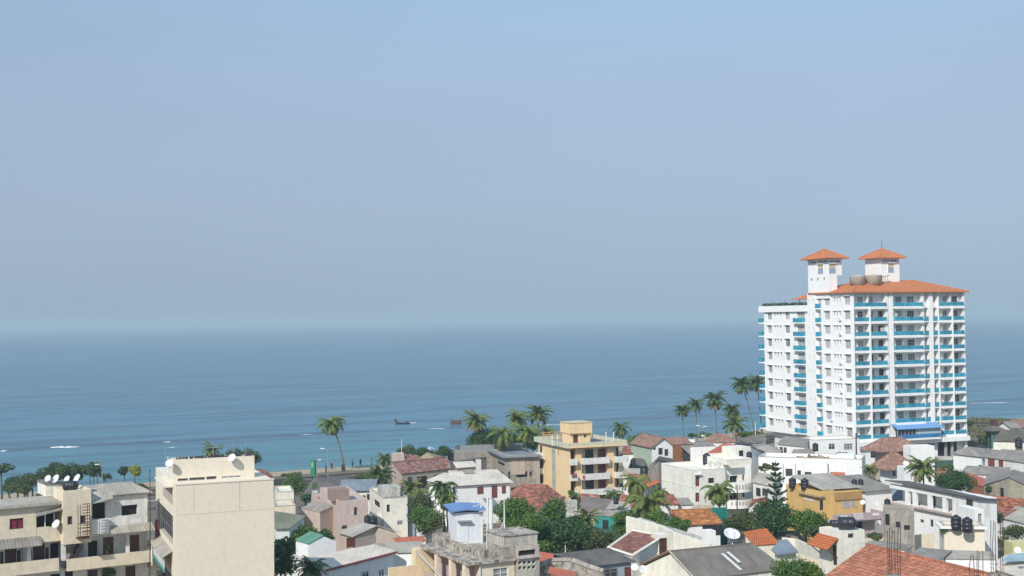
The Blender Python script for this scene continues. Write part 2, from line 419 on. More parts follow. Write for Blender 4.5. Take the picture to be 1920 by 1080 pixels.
GLASSB = glassy('curtained_glass', (.20, .22, .22), .25, .7)
TEAL = glassy('teal_glass', (.02, .19, .27), .12, .8)
BLUEG = glassy('blue_glass', (.03, .15, .33), .12, .5)
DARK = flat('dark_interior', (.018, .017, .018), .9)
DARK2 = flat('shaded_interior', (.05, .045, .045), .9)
WOOD = flat('brown_wood', (.10, .04, .03), .5, var=.3)
WOODR = flat('red_brown_wood', (.20, .06, .045), .5, var=.3)
CURT_W = flat('pale_curtain', (.50, .50, .48), .7, var=.4)
CURT_G = flat('grey_curtain', (.24, .26, .27), .6, var=.5)
CURT = flat('crimson_curtain', (.24, .02, .06), .8, var=.3)
WFR = flat('white_frame', (.75, .75, .74), .5)
GFR = flat('grey_frame', (.2, .2, .2), .5)
METAL = flat('galvanised_metal', (.42, .43, .44), .45, .5)
PVCW = flat('white_pipe', (.74, .73, .69), .5)
RUST = flat('rusty_steel', (.075, .035, .022), .8, var=.4)
DKMET = flat('dark_painted_metal', (.04, .04, .042), .5)
BLACKP = flat('black_plastic', (.022, .024, .032), .42)
DISHM = flat('dish_white', (.72, .72, .70), .5)
BARK = flat('palm_bark', (.20, .17, .14), .9, var=.5)
BARK2 = flat('tree_bark', (.11, .085, .065), .95, var=.5)
GREENC = flat('green_sign_board', (.02, .22, .12), .5)
TEALC = flat('teal_sheet', (.02, .27, .24), .7)

class B:
    """a building in its own frame: origin at its near corner on the ground, x along the front, y into the depth"""
    def __init__(s, name, label, px, py, D, yaw=20, cat='house', group=None, h=None):
        p = at(px, py, D) if h is None else atz(px, py, h)
        s.h = p.z; s.yaw = R(yaw)
        s.root = empty(name, (p.x, p.y, 0), label, cat, group, s.yaw)
        s.M = Matrix.Translation((p.x, p.y, 0)) @ Matrix.Rotation(s.yaw, 4, 'Z'); s.Mi = s.M.inverted()
        s.e = s.Mi @ EYEP; s.par = s.root
        s.FF = Face((0,0,0), (1,0,0), (0,0,1), (0,-1,0))          # front, u = x
        s.LF = Face((0,0,0), (0,1,0), (0,0,1), (-1,0,0))          # left side, u = y
        s.nm = (name, px, py, round(p.z, 1), round(p.y))
    def loc(s, px, py): return s.Mi.to_3x3() @ ray(px, py)
    def f(s, px, py, y=0):
        d = s.loc(px, py); t = (y-s.e.y)/d.y; p = s.e+d*t; return p.x, p.z
    def l(s, px, py, x=0):
        d = s.loc(px, py); t = (x-s.e.x)/d.x; p = s.e+d*t; return p.y, p.z
    def t(s, px, py, z):
        d = s.loc(px, py); t = (z-s.e.z)/d.z; p = s.e+d*t; return p.x, p.y
    def F(s, x0, y0, x1, y1, y=0):
        a = s.f(x0, (y0+y1)/2, y)[0]; b = s.f(x1, (y0+y1)/2, y)[0]; c = (x0+x1)/2
        return (a, b, s.f(c, y1, y)[1], s.f(c, y0, y)[1])
    def L(s, x0, y0, x1, y1, x=0):       # pixel left = deeper
        a = s.l(x0, (y0+y1)/2, x)[0]; b = s.l(x1, (y0+y1)/2, x)[0]; c = (x0+x1)/2
        return (b, a, s.l(c, y1, x)[1], s.l(c, y0, x)[1])
    def mb(s, name, mb, mt, parent=None, label=None, smooth=False): return mb.build(name, mt, parent or s.root, smooth, label)
    def box(s, name, mt, *a, parent=None, label=None): return MB().box(*a).build(name, mt, parent or s.root, False, label)

def panel(m, F, w, z0, z1, holes, rev=.22, n=0.0):
    """wall panel on face F, u 0..w, with real openings and reveals"""
    hs = []
    for (a, b, c, d) in holes:
        a, b, c, d = max(a, .05), min(b, w-.05), max(c, z0+.02), min(d, z1-.05)
        if b-a > .1 and d-c > .1: hs.append((a, b, c, d))
    us = sorted({0, w, *[h[0] for h in hs], *[h[1] for h in hs]}); vs = sorted({z0, z1, *[h[2] for h in hs], *[h[3] for h in hs]})
    P = lambda u, v, k=0: F.O+F.U*u+F.V*v+F.N*(n-k)
    for j in range(len(vs)-1):
        run = None
        for i in range(len(us)-1):
            cu_, cv = (us[i]+us[i+1])/2, (vs[j]+vs[j+1])/2
            inside = any(h[0] < cu_ < h[1] and h[2] < cv < h[3] for h in hs)
            if not inside:
                if run is None: run = us[i]
            if inside and run is not None:
                m.poly(P(run, vs[j]), P(us[i], vs[j]), P(us[i], vs[j+1]), P(run, vs[j+1])); run = None
        if run is not None: m.poly(P(run, vs[j]), P(w, vs[j]), P(w, vs[j+1]), P(run, vs[j+1]))
    for (a, b, c, d) in hs:
        m.poly(P(a, c), P(b, c), P(b, c, rev), P(a, c, rev)); m.poly(P(a, d, rev), P(b, d, rev), P(b, d), P(a, d))
        m.poly(P(a, c), P(a, c, rev), P(a, d, rev), P(a, d)); m.poly(P(b, c, rev), P(b, c), P(b, d), P(b, d, rev))
    return hs

def fix_normals(o):
    pass

def opening(root, F, h, style='w', rev=.22, name='window', n=0.0, hood=0):
    a, b, c, d = h; W, H = b-a, d-c
    fm = {'w': WFR, 'g': GFR, 'b': WOOD, 'r': WOODR, 'door': WOODR, 'd': DARK2, 'wg': WFR, 'c': WOOD, 'ddoor': WOOD, 'bal': WFR}[style]
    m = MB(); t = min(.07, W*.1); n1 = n-rev*.45; n0 = n1-.06
    if style == 'd':
        m.fbox(F, a, b, c, c+.05, n-rev-.05, n-rev+.03)
    else:
        m.fbox(F, a, a+t, c, d, n0, n1); m.fbox(F, b-t, b, c, d, n0, n1)
        m.fbox(F, a+t, b-t, c, c+t, n0, n1); m.fbox(F, a+t, b-t, d-t, d, n0, n1)
        if style in ('door', 'ddoor'):
            m.fbox(F, (a+b)/2-t/2, (a+b)/2+t/2, c+t, d-t, n0, n1)
            m.fbox(F, a+t, b-t, c+H*.45, c+H*.45+t, n0+.002, n1-.002)
        elif W > .7:
            k = max(1, round(W/.65))
            for i in range(1, k): x = a+W*i/k; m.fbox(F, x-t*.4, x+t*.4, c+t, d-t, n0, n1)
            if style in ('w', 'wg', 'g'): m.fbox(F, a+t, b-t, c+H*.66, c+H*.66+t*.8, n0+.002, n1-.002)
    if hood: m.fbox(F, a-.15, b+.15, d+.06, d+.16, n, n+hood)
    fr = m.build(name, fm, root)
    pm = {'w': GLASS, 'g': GLASS, 'wg': GLASSB, 'b': GLASS, 'r': WOODR, 'door': WOODR, 'd': DARK, 'c': CURT, 'ddoor': WOOD, 'bal': GLASSB}
    pmat = pm[style]
    if style in ('wg', 'bal') : pmat = random.choice([GLASSB, GLASSB, GLASS, CURT_W, CURT_G])
    MB().fbox(F, a-.01, b+.01, c-.01, d+.01, n-rev-.06, n-rev).build('pane' if style in 'wgbcbalwg' and 'door' not in style else 'panel', pmat, fr)
    return fr

def body(b, mt, w, d, z0, z1, fw=(), lw=(), x=0, y=0, name='wall', rev=.22, label=None):
    """box with real openings on the front and on the left; fw/lw = [(rect, style[, kind])]"""
    m = MB(); F = Face((x, y, 0), (1,0,0), (0,0,1), (0,-1,0)); L = Face((x, y, 0), (0,1,0), (0,0,1), (-1,0,0))
    sf = [((q[0][0]-x, q[0][1]-x, q[0][2], q[0][3]),)+tuple(q[1:]) for q in fw]; sl = [((q[0][0]-y, q[0][1]-y, q[0][2], q[0][3]),)+tuple(q[1:]) for q in lw]
    h1 = panel(m, F, w, z0, z1, [q[0] for q in sf], rev)
    # left panel: u runs into depth, so wind it the other way round
    m2 = MB(); h2 = panel(m2, L, d, z0, z1, [q[0] for q in sl], rev)
    k = len(m.v); m.v += m2.v; m.f += [tuple(k+i for i in reversed(f)) for f in m2.f]
    m.poly((x+w, y, z0), (x+w, y+d, z0), (x+w, y+d, z1), (x+w, y, z1)); m.poly((x+w, y+d, z0), (x, y+d, z0), (x, y+d, z1), (x+w, y+d, z1))
    m.poly((x, y, z1), (x+w, y, z1), (x+w, y+d, z1), (x, y+d, z1)); m.poly((x, y, z0), (x, y+d, z0), (x+w, y+d, z0), (x+w, y, z0))
    o = m.build(name, mt, b.root, False, label)
    for FF, specs, W in ((F, sf, w), (L, sl, d)):
        for q in specs:
            a, bb, c, dd = q[0]; a, bb, c, dd = max(a, .05), min(bb, W-.05), max(c, z0+.02), min(dd, z1-.05)
            if bb-a > .1 and dd-c > .1:
                opening(b.root, FF, (a, bb, c, dd), q[1], rev, name=('door' if 'door' in q[1] else 'window') if len(q) < 3 or not isinstance(q[2], str) else q[2], hood=q[3] if len(q) > 3 else (q[2] if len(q) > 2 and not isinstance(q[2], str) else 0))
    return o
def parapet(b, mt, x0, x1, y0, y1, z, h=.9, t=.18, name='parapet', coping=None):
    m = MB(); m.box(x0, x1, y0, y0+t, z, z+h).box(x0, x1, y1-t, y1, z, z+h).box(x0, x0+t, y0+t, y1-t, z, z+h).box(x1-t, x1, y0+t, y1-t, z, z+h)
    o = m.build(name, mt, b.root)
    if coping:
        m = MB(); e = .05; z += h
        m.box(x0-e, x1+e, y0-e, y0+t+e, z, z+.07).box(x0-e, x1+e, y1-t-e, y1+e, z, z+.07).box(x0-e, x0+t+e, y0+t+e, y1-t-e, z, z+.07).box(x1-t-e, x1+e, y0+t+e, y1-t-e, z, z+.07)
        m.build('coping', coping, o)
    return o
def gable(b, mt, x0, x1, y0, y1, z, rise, ax='x', ov=.4, t=.12, wall=None, name='roof', ridge=.5):
    """ax = direction of the ridge"""
    if ax == 'x':
        yc = y0+(y1-y0)*ridge; k0 = rise/(yc-y0); k1 = rise/(y1-yc)
        v = [(x0-ov, y0-ov, z-ov*k0), (x1+ov, y0-ov, z-ov*k0), (x1+ov, yc, z+rise), (x0-ov, yc, z+rise), (x1+ov, y1+ov, z-ov*k1), (x0-ov, y1+ov, z-ov*k1)]
        f = [(0, 1, 2, 3), (3, 2, 4, 5)]
        g = [((x0, y0, z), (x0, y1, z), (x0, yc, z+rise)), ((x1, y0, z), (x1, yc, z+rise), (x1, y1, z))]
    else:
        xc = x0+(x1-x0)*ridge; k0 = rise/(xc-x0); k1 = rise/(x1-xc)
        v = [(x0-ov, y0-ov, z-ov*k0), (xc, y0-ov, z+rise), (xc, y1+ov, z+rise), (x0-ov, y1+ov, z-ov*k0), (x1+ov, y0-ov, z-ov*k1), (x1+ov, y1+ov, z-ov*k1)]
        f = [(0, 1, 2, 3), (1, 4, 5, 2)]
        g = [((x0, y0, z), (x1, y0, z), (xc, y0, z+rise)), ((x0, y1, z), (xc, y1, z+rise), (x1, y1, z))]
    v = [(p[0], p[1], p[2]+t+.02) for p in v]
    o = MB().shell(v, f, t).build(name, mt, b.root)
    if wall is not None:
        m = MB()
        for tri in g: m.poly(*tri)
        m.build('gable', wall, b.root)
    rc = MB()
    if ax == 'x': rc.tube([(x0-ov, yc, z+rise+t+.03), (x1+ov, yc, z+rise+t+.03)], .11, 6)
    else: rc.tube([(xc, y0-ov, z+rise+t+.03), (xc, y1+ov, z+rise+t+.03)], .11, 6)
    rc.build('ridge_cap', mt, o)
    return o
def hip(b, mt, x0, x1, y0, y1, z, rise, ov=.5, t=.14, name='roof', fascia=None, caps=True):
    w, d = x1-x0+2*ov, y1-y0+2*ov; s = min(w, d)/2; kz = ov*rise/(s-ov) if s > ov+.1 else 0; zz = z-kz*0+.02
    X0, X1, Y0, Y1 = x0-ov, x1+ov, y0-ov, y1+ov
    v = [(X0, Y0, zz), (X1, Y0, zz), (X1, Y1, zz), (X0, Y1, zz)]
    if abs(w-d) < .2:
        v.append(((X0+X1)/2, (Y0+Y1)/2, zz+rise)); f = [(0,1,4), (1,2,4), (2,3,4), (3,0,4)]; ed = [(0,4),(1,4),(2,4),(3,4)]
    elif w > d:
        v += [(X0+s, (Y0+Y1)/2, zz+rise), (X1-s, (Y0+Y1)/2, zz+rise)]; f = [(0,1,5,4), (1,2,5), (2,3,4,5), (3,0,4)]; ed = [(0,4),(3,4),(1,5),(2,5),(4,5)]
    else:
        v += [((X0+X1)/2, Y0+s, zz+rise), ((X0+X1)/2, Y1-s, zz+rise)]; f = [(0,1,4), (1,2,5,4), (2,3,5), (3,0,4,5)]; ed = [(0,4),(1,4),(2,5),(3,5),(4,5)]
    v = [(p[0], p[1], p[2]+t) for p in v]
    o = MB().shell(v, f, t).build(name, mt, b.root)
    if caps:
        m = MB()
        for a_, b_ in ed:
            m.tube([Vector(v[a_])+Vector((0,0,.02)), Vector(v[b_])+Vector((0,0,.02))], .1, 5)
        m.build('ridge_cap', mt, o)
    return o
def shed(b, mt, x0, x1, y0, y1, zf, zb, ov=.3, t=.08, name='roof', zl=None):
    """single slope front (zf) to back (zb)"""
    k = (zb-zf)/(y1-y0)
    v = [(x0-ov, y0-ov, zf-ov*k+t+.02), (x1+ov, y0-ov, zf-ov*k+t+.02), (x1+ov, y1+ov, zb+ov*k+t+.02), (x0-ov, y1+ov, zb+ov*k+t+.02)]
    return MB().shell(v, [(0, 1, 2, 3)], t).build(name, mt, b.root)
def shedx(b, mt, x0, x1, y0, y1, zl, zr, ov=.3, t=.08, name='roof'):
    k = (zr-zl)/(x1-x0)
    v = [(x0-ov, y0-ov, zl-ov*k+t+.02), (x1+ov, y0-ov, zr+ov*k+t+.02), (x1+ov, y1+ov, zr+ov*k+t+.02), (x0-ov, y1+ov, zl-ov*k+t+.02)]
    return MB().shell(v, [(0, 1, 2, 3)], t).build(name, mt, b.root)
def simple(label, px, py, D, pxr, dep, mt, yaw=20, name='house', cat='house', roof=None, rise=1.5, rmat=None, ov=.45, ax='x', fw=(), lw=(), pt=None, w=None, ridge=.5, xl=None, group=None):
    """the common house: near top corner at (px, py), depth D; front reaches pixel pxr"""
    b = B(name, label, px, py, D, yaw, cat, group)
    w = w or b.f(pxr, py)[0]
    if xl is not None: dep = b.l(xl, py)[0]
    b.w, b.d = w, dep
    cv = lambda q, fn: ((fn(*q[0]),)+tuple(q[1:]))
    body(b, mt, w, dep, 0, b.h, [cv(q, b.F) for q in fw], [cv(q, b.L) for q in lw])
    if roof == 'gable': gable(b, rmat, 0, w, 0, dep, b.h, rise, ax, ov, wall=mt, ridge=ridge)
    elif roof == 'hip': hip(b, rmat, 0, w, 0, dep, b.h, rise, ov)
    elif roof == 'shed': shed(b, rmat, 0, w, 0, dep, b.h+.05, b.h+rise, ov)
    elif roof == 'shedx': shedx(b, rmat, 0, w, 0, dep, b.h+.05, b.h+rise, ov)
    elif roof == 'flat': parapet(b, pt or mt, 0, w, 0, dep, b.h, rise, coping=CONCL)
    return b
LOG = []
# ------------------------------------------------------------------ small repeated things
def tank_proto():
    r = empty('water_tank', (0, 0, 0), 'x', 'water tank', 'black plastic water tanks on the roofs')
    prof = [(.52, 0), (.55, .04), (.55, .4), (.58, .43), (.55, .46), (.55, .82), (.58, .85), (.55, .88), (.55, 1.25), (.57, 1.28), (.52, 1.38), (.36, 1.5), (.2, 1.54)]
    MB().lathe(prof, 18).build('tank_body', BLACKP, r, True)
    MB().lathe([(.2, 1.54), (.21, 1.62), (.15, 1.65)], 12).build('lid', BLACKP, r, True)
    MB().tube([(.5, 0, .12), (.68, 0, .12), (.68, 0, -.15)], .03, 6).build('pipe', PVCW, r)
    return r
TANK = None
def tank(label, px, py, D, wpx, lie=False, z=None):
    """(px, py) = centre of its foot, wpx = width in pixels"""
    global TANK
    p = at(px, py, D) if z is None else atz(px, py, z)
    D = p.y; s = wpx*D/FPX/1.15
    if TANK is None: TANK = tank_proto(); o = TANK; o.location = p; o['label'] = label; o.scale = (s, s, s)
    else: o = copy_tree(TANK, p, label, sc=s)
    o.rotation_euler = (0, 0, random.uniform(0, 6))
    if lie: o.rotation_euler = (R(88), 0, R(lie)); o.location.z += s*.55
    return o
def dish_proto():
    r = empty('satellite_dish', (0, 0, 0), 'x', 'satellite dish', 'satellite dishes on the roofs')
    M_ = Matrix.Rotation(R(58), 3, 'X')       # opens towards -y and up
    prof = [(.02, 0), (.2, .018), (.35, .06), (.46, .105), (.5, .13), (.5, .145), (.455, .12), (.35, .078), (.2, .036), (.02, .018)]
    m = MB(); m.lathe(prof, 22, (0, 0, .62), M_); m.build('reflector', DISHM, r, True)
    d = M_ @ Vector((0, 0, 1)); c = Vector((0, 0, .62))
    f = c+d*.48
    MB().tube([c+M_ @ Vector((0, -.46, .12)), f], .012, 5).tube([c+M_ @ Vector((.4, .22, .11)), f], .01, 4).tube([c+M_ @ Vector((-.4, .22, .11)), f], .01, 4).lathe([(.03, 0), (.035, .08)], 8, tuple(f), M_).build('feed_arm', METAL, r)
    MB().tube([(0, .05, .58), (0, .12, .3), (0, .12, 0)], .028, 6).tube([(0, .12, .3), (.2, .3, 0)], .014, 4).tube([(0, .12, .3), (-.2, .3, 0)], .014, 4).build('mount', METAL, r)
    return r
DISH = None
def dish(label, px, py, D, wpx, rz=0):
    """(px, py) = centre of the reflector"""
    global DISH
    s = wpx*D/FPX; p = at(px, py, D); p.z -= .62*s
    if DISH is None: DISH = dish_proto(); o = DISH; o['label'] = label
    else: o = copy_tree(DISH, p, label)
    o.location = p; o.scale = (s, s, s); o.rotation_euler.z = R(rz)
    return o
def pole(name, label, cat, px, py0, py1, D, r=.05, mt=None, group=None, px1=None, extra=None):
    """upright from pixel py1 (foot) to py0 (top)"""
    a = at(px, py1, D); t = at(px if px1 is None else px1, py0, D); h = t.z-a.z
    r_ = empty(name, a, label, cat, group)
    MB().tube([(0, 0, 0), (t.x-a.x, 0, h*.5), (t.x-a.x, 0, h)], [r, r*.85, r*.7], 7).build('pole', mt or METAL, r_)
    if extra: extra(r_, h)
    return r_
# ------------------------------------------------------------------ plants
def np_mesh(name, V, Fq, mt, parent=None, smooth=False):
    me = bpy.data.meshes.new(name); V = np.asarray(V, np.float32); Fq = np.asarray(Fq, np.int32)
    me.vertices.add(len(V)); me.vertices.foreach_set('co', V.ravel())
    k = Fq.shape[1]; me.loops.add(Fq.size); me.loops.foreach_set('vertex_index', Fq.ravel())
    me.polygons.add(len(Fq)); me.polygons.foreach_set('loop_start', np.arange(0, Fq.size, k, dtype=np.int32)); me.polygons.foreach_set('loop_total', np.full(len(Fq), k, np.int32))
    me.update(calc_edges=True); me.materials.append(mt)
    o = bpy.data.objects.new(name, me); COL.objects.link(o)
    if parent: o.parent = parent
    return o
PALML = leafmat('palm_leaf', (.09, .17, .035), (.18, .24, .05), (.32, .29, .10), .3, .4)
PALMD = leafmat('dark_palm_leaf', (.06, .125, .04), (.11, .175, .05), (.19, .20, .08), .25, .4)
LEAF = leafmat('leaf_green', (.045, .115, .020), (.10, .18, .03), (.17, .25, .05))
LEAFD = leafmat('leaf_dark_green', (.018, .066, .020), (.052, .115, .03), (.09, .16, .045), .2)
LEAFB = leafmat('leaf_bright_green', (.075, .155, .02), (.12, .20, .03), (.17, .24, .05))
LEAFY = leafmat('leaf_yellow_green', (.22, .25, .03), (.30, .32, .05), (.38, .38, .08))
LEAFO = leafmat('leaf_olive', (.06, .10, .03), (.10, .135, .04), (.15, .15, .06))
LEAFS = leafmat('leaf_sea_grey_green', (.06, .115, .045), (.10, .16, .06), (.09, .11, .06))
DRY = leafmat('dry_frond', (.20, .14, .07), (.26, .18, .09), (.15, .1, .05), .15)
def frond_arrays(rs, L, th, up, droop, wmax, nseg=9, leaf=.42, fold=.5):
    """one feather leaf: V, F arrays, root at 0"""
    V = []; Fq = []
    dirh = np.array([math.cos(th), math.sin(th), 0]); side = np.array([-math.sin(th), math.cos(th), 0])
    p = np.zeros(3); ang = up; pts = [p.copy()]; tans = []
    for i in range(nseg):
        t = dirh*math.cos(ang)+np.array([0, 0, math.sin(ang)]); tans.append(t); p = p+t*(L/nseg); pts.append(p.copy()); ang -= droop/nseg*(.5+1.3*i/nseg)
    tans.append(tans[-1])
    n = 26
    for i in range(1, n):
        s = i/n; k = s*nseg; j = min(int(k), nseg-1); f = k-j
        q = pts[j]*(1-f)+pts[j+1]*f; t = tans[j]
        up_ = np.cross(side, t)*-1
        ll = wmax*(.35+.65*math.sin(math.pi*min(1, s*.85+.12)))*(1.0 if s < .8 else 1-(s-.8)*2.2)
        for sg in (-1, 1):
            d = side*sg*.80+t*.55+np.array([0, 0, -fold*(.4+rs.uniform(0, .7))])+rs.normal(0, .09, 3)
            d /= np.linalg.norm(d); e = q+d*ll*rs.uniform(.85, 1.1); wv = t*(.10+.03*rs.uniform())*(1 if L > 2.5 else .8)
            b = len(V); V += [q-wv, q+wv, e+wv*.35+np.array([0, 0, -.12*ll]), e-wv*.35+np.array([0, 0, -.12*ll])]; Fq.append((b, b+1, b+2, b+3))
    # midrib
    for j in range(nseg):
        w_ = .05*(1-j/nseg)+.012; b = len(V); V += [pts[j]-side*w_, pts[j]+side*w_, pts[j+1]+side*w_*.8, pts[j+1]-side*w_*.8]; Fq.append((b, b+1, b+2, b+3))
    return np.array(V), np.array(Fq)
def crown_meshes(seed, L=4.2, n=26, wmax=.75, style=0):
    rs = np.random.default_rng(seed); A = []; Bq = []; k = 0; A2 = []; B2 = []; k2 = 0
    for i in range(n):
        th = i*2.39996+rs.uniform(-.25, .25); s = i/(n-1)
        up = 1.25-s*1.75+rs.uniform(-.12, .12); dr = 1.0+.7*(1-abs(s-.5))+rs.uniform(-.2, .3)
        if style == 1: up -= .35; dr += .35
        Lf = L*(.72+.28*math.sin(math.pi*min(1, .3+s)))*rs.uniform(.88, 1.1)
        V, Fq = frond_arrays(rs, Lf, th, up, dr, wmax)
        V = V + np.array([math.cos(th)*.12, math.sin(th)*.12, -.35*s+.1])
        if s > .93: A2.append(V); B2.append(Fq+k2); k2 += len(V)
        else: A.append(V); Bq.append(Fq+k); k += len(V)
    return np.concatenate(A), np.concatenate(Bq), np.concatenate(A2), np.concatenate(B2)
CRV = {}
def palm(label, px, py, D, wpx, py_base=None, lean=0, mt=None, seed=None, group='coconut palms', style=0, n=26, name='coconut_palm', rb=.2):
    """(px, py) = heart of the crown, wpx = crown width in pixels"""
    c = at(px, py, D); Lr = wpx*1.22*D/FPX/2; n = int(n*1.3)
    base = Vector((c.x+lean, c.y+abs(lean)*.1, 0)); r = empty(name, base, label, 'palm tree', group)
    var = (hash(label) if False else sum(map(ord, label))) % 6 if seed is None else seed
    key = (var, style, n, mt and mt.name)
    if key not in CRV:
        V, Fq, V2, F2 = crown_meshes(var+3, 4.0, n, .8, style)
        o = np_mesh('crown', V, Fq, mt or PALML); o2 = np_mesh('dry_fronds', V2, F2, DRY)
        m = MB(); rs = random.Random(var)
        for i in range(7):
            a = rs.uniform(0, 6.28); m.lathe([(.02, -.16), (.12, -.1), (.15, 0), (.11, .1), (.02, .15)], 7, (.3*math.cos(a), .3*math.sin(a), -.45+rs.uniform(-.2, .1)))
        o3 = m.build('coconuts', flat('coconut_husk', (.16, .15, .05)), None, True)
        CRV[key] = (o, o2, o3); first = True
    else: first = False
    tr = CRV[key]; rel = c-base; s = Lr/3.55
    ang = random.uniform(0, 6.28); tx, ty, sz = random.uniform(-.14, .14), random.uniform(-.14, .14), random.uniform(.88, 1.12)
    for o in tr:
        q = o if first else o.copy()
        if not first: COL.objects.link(q)
        q.parent = r; q.location = rel; q.scale = (s, s, s*sz); q.rotation_euler = (tx, ty, ang)
    h = rel.z; pts = []
    for i in range(9):
        t = i/8; pts.append((rel.x*(t**1.6), rel.y*t, h*t))
    MB().tube(pts, [rb*(1.5-.85*min(1, t/8*2.5)) if t < 3 else rb*.62 for t in range(9)], 8).build('trunk', BARK, r, True)
    return r
def leaves(rs, C, Rr, n, size, shell=.55):
    """leaf quads in an ellipsoid clump, denser towards its surface"""
    d = rs.normal(size=(n, 3)); d /= np.linalg.norm(d, axis=1)[:, None]
    rad = (shell+(1-shell)*rs.random(n))**.7
    P = C+d*rad[:, None]*Rr*(1+.12*rs.normal(size=(n, 1)))
    nrm = d*.7+rs.normal(size=(n, 3))*.6; nrm[:, 2] += .35; nrm /= np.linalg.norm(nrm, axis=1)[:, None]
    a = np.cross(nrm, rs.normal(size=(n, 3))); a /= np.linalg.norm(a, axis=1)[:, None]; b = np.cross(nrm, a)
    s = size*(.65+.7*rs.random(n))[:, None]; a = a*s*.5; b = b*s*.34
    V = np.stack([P-a, P-b*1.0, P+a, P+b], 1).reshape(-1, 3)
    Fq = np.arange(n*4).reshape(-1, 4)
    return V, Fq
def tree(label, px, py0, py1, D, wpx, mt=None, nc=14, leaf=.34, dens=1.0, name='broadleaf_tree', cat='tree', group=None, flat_=1.0, cs_=.48, gap=.62, trunks=1, seed=None, trunk=True, dx=0):
    """crown spans pixels py0..py1, wpx wide, centred on px at distance D"""
    t = at(px, py0, D); b_ = at(px, py1, D); Rx = 1.1*wpx*D/FPX/2; Rz = max(.5, (t.z-b_.z)/2)*1.1; cz = (t.z+b_.z)/2
    sd_ = seed if seed is not None else sum(map(ord, label)); rs = np.random.default_rng(sd_)
    base = Vector((t.x+dx, D, 0)); r = empty(name, base, label, cat, group); mt = mt or LEAF
    A = []; Bq = []; k = 0; cs = []
    Ry = Rx*.85; cr_ = cs_*min(Rx, Rz*1.3) if nc > 5 else .6*min(Rx, Rz)
    for i in range(nc):
        d = rs.normal(size=3); d /= np.linalg.norm(d); rad = .25+.75*rs.random()**.6
        C = d*rad*np.array([max(.1, Rx-cr_*.8), max(.1, Ry-cr_*.8), max(.08, Rz-cr_*.75)]); C[2] = C[2]*flat_
        cr1 = cr_*rs.uniform(.75, 1.25); cs.append(C)
        nl = int(dens*gap*55*(cr1*cr1*1.1)/(leaf*leaf*2.2)/1.6)+60
        V, Fq = leaves(rs, C+np.array([-dx, 0, cz]), np.array([cr1, cr1, cr1*.72]), nl, leaf)
        A.append(V); Bq.append(Fq+k); k += len(V)
    np_mesh('crown', np.concatenate(A), np.concatenate(Bq), mt, r)
    if trunk:
        m = MB(); th = max(.1, Rx*.06)
        for q in range(trunks):
            ox = (q-(trunks-1)/2)*Rx*.5; fork = Vector((ox*.9+rs.uniform(-.2, .2)-dx*.8, 0, max(.3, cz-Rz*.75)))
            m.tube([(ox*.6, 0, 0), (ox*.7+rs.uniform(-.1, .1), 0, fork.z*.5), fork], [th*1.3, th, th*.85], 7)
            for C in cs[q::trunks][:7]: m.tube([fork, fork*.45+Vector((C[0]-dx, C[1], cz+C[2]-.15))*.55+Vector((0, 0, -.15)), Vector((C[0]-dx, C[1], cz+C[2]))], [th*.6, th*.36, th*.14], 5)
        m.build('trunk', BARK2, r, True)
    return r
def conifer(label, px, py0, py1, D, wpx):
    t = at(px, py0, D); H_ = t.z; Rx = wpx*D/FPX/2; zb = at(px, py1, D).z
    r = empty('norfolk_pine', (t.x, D, 0), label, 'conifer tree'); rs = np.random.default_rng(5)
    A = []; k = 0; Bq = []; m = MB(); m.tube([(0, 0, 0), (0, 0, H_*.5), (0, 0, H_-.1)], [.2, .14, .03], 7)
    z = zb; lev = 0
    while z < H_-.2:
        s = (H_-z)/(H_-zb); L = Rx*(.18+.9*s**.75)*rs.uniform(.8, 1.08); nb = 6
        for i in range(nb):
            a = i*2*math.pi/nb+lev*.5+rs.uniform(-.2, .2); up = .28+.1*(1-s); d = np.array([math.cos(a), math.sin(a), up]); d /= np.linalg.norm(d)
            e = d*L; m.tube([(0, 0, z), tuple(e*.6+np.array([0, 0, z])), tuple(e+np.array([0, 0, z+.12*L]))], [.04, .03, .015], 4)
            nq = max(5, int(L*19))
            for q in range(nq):
                f = .25+.78*rs.random(); c = e*f+np.array([0, 0, z+.12*L*f*f]); V, Fq = leaves(rs, c, np.array([.13, .13, .10])*(1.4-f*.4), 4, .26, .2)
                A.append(V); Bq.append(Fq+k); k += len(V)
        z += .55+.5*s; lev += 1
    np_mesh('crown', np.concatenate(A), np.concatenate(Bq), LEAFD, r); m.build('trunk', BARK2, r)
    return r
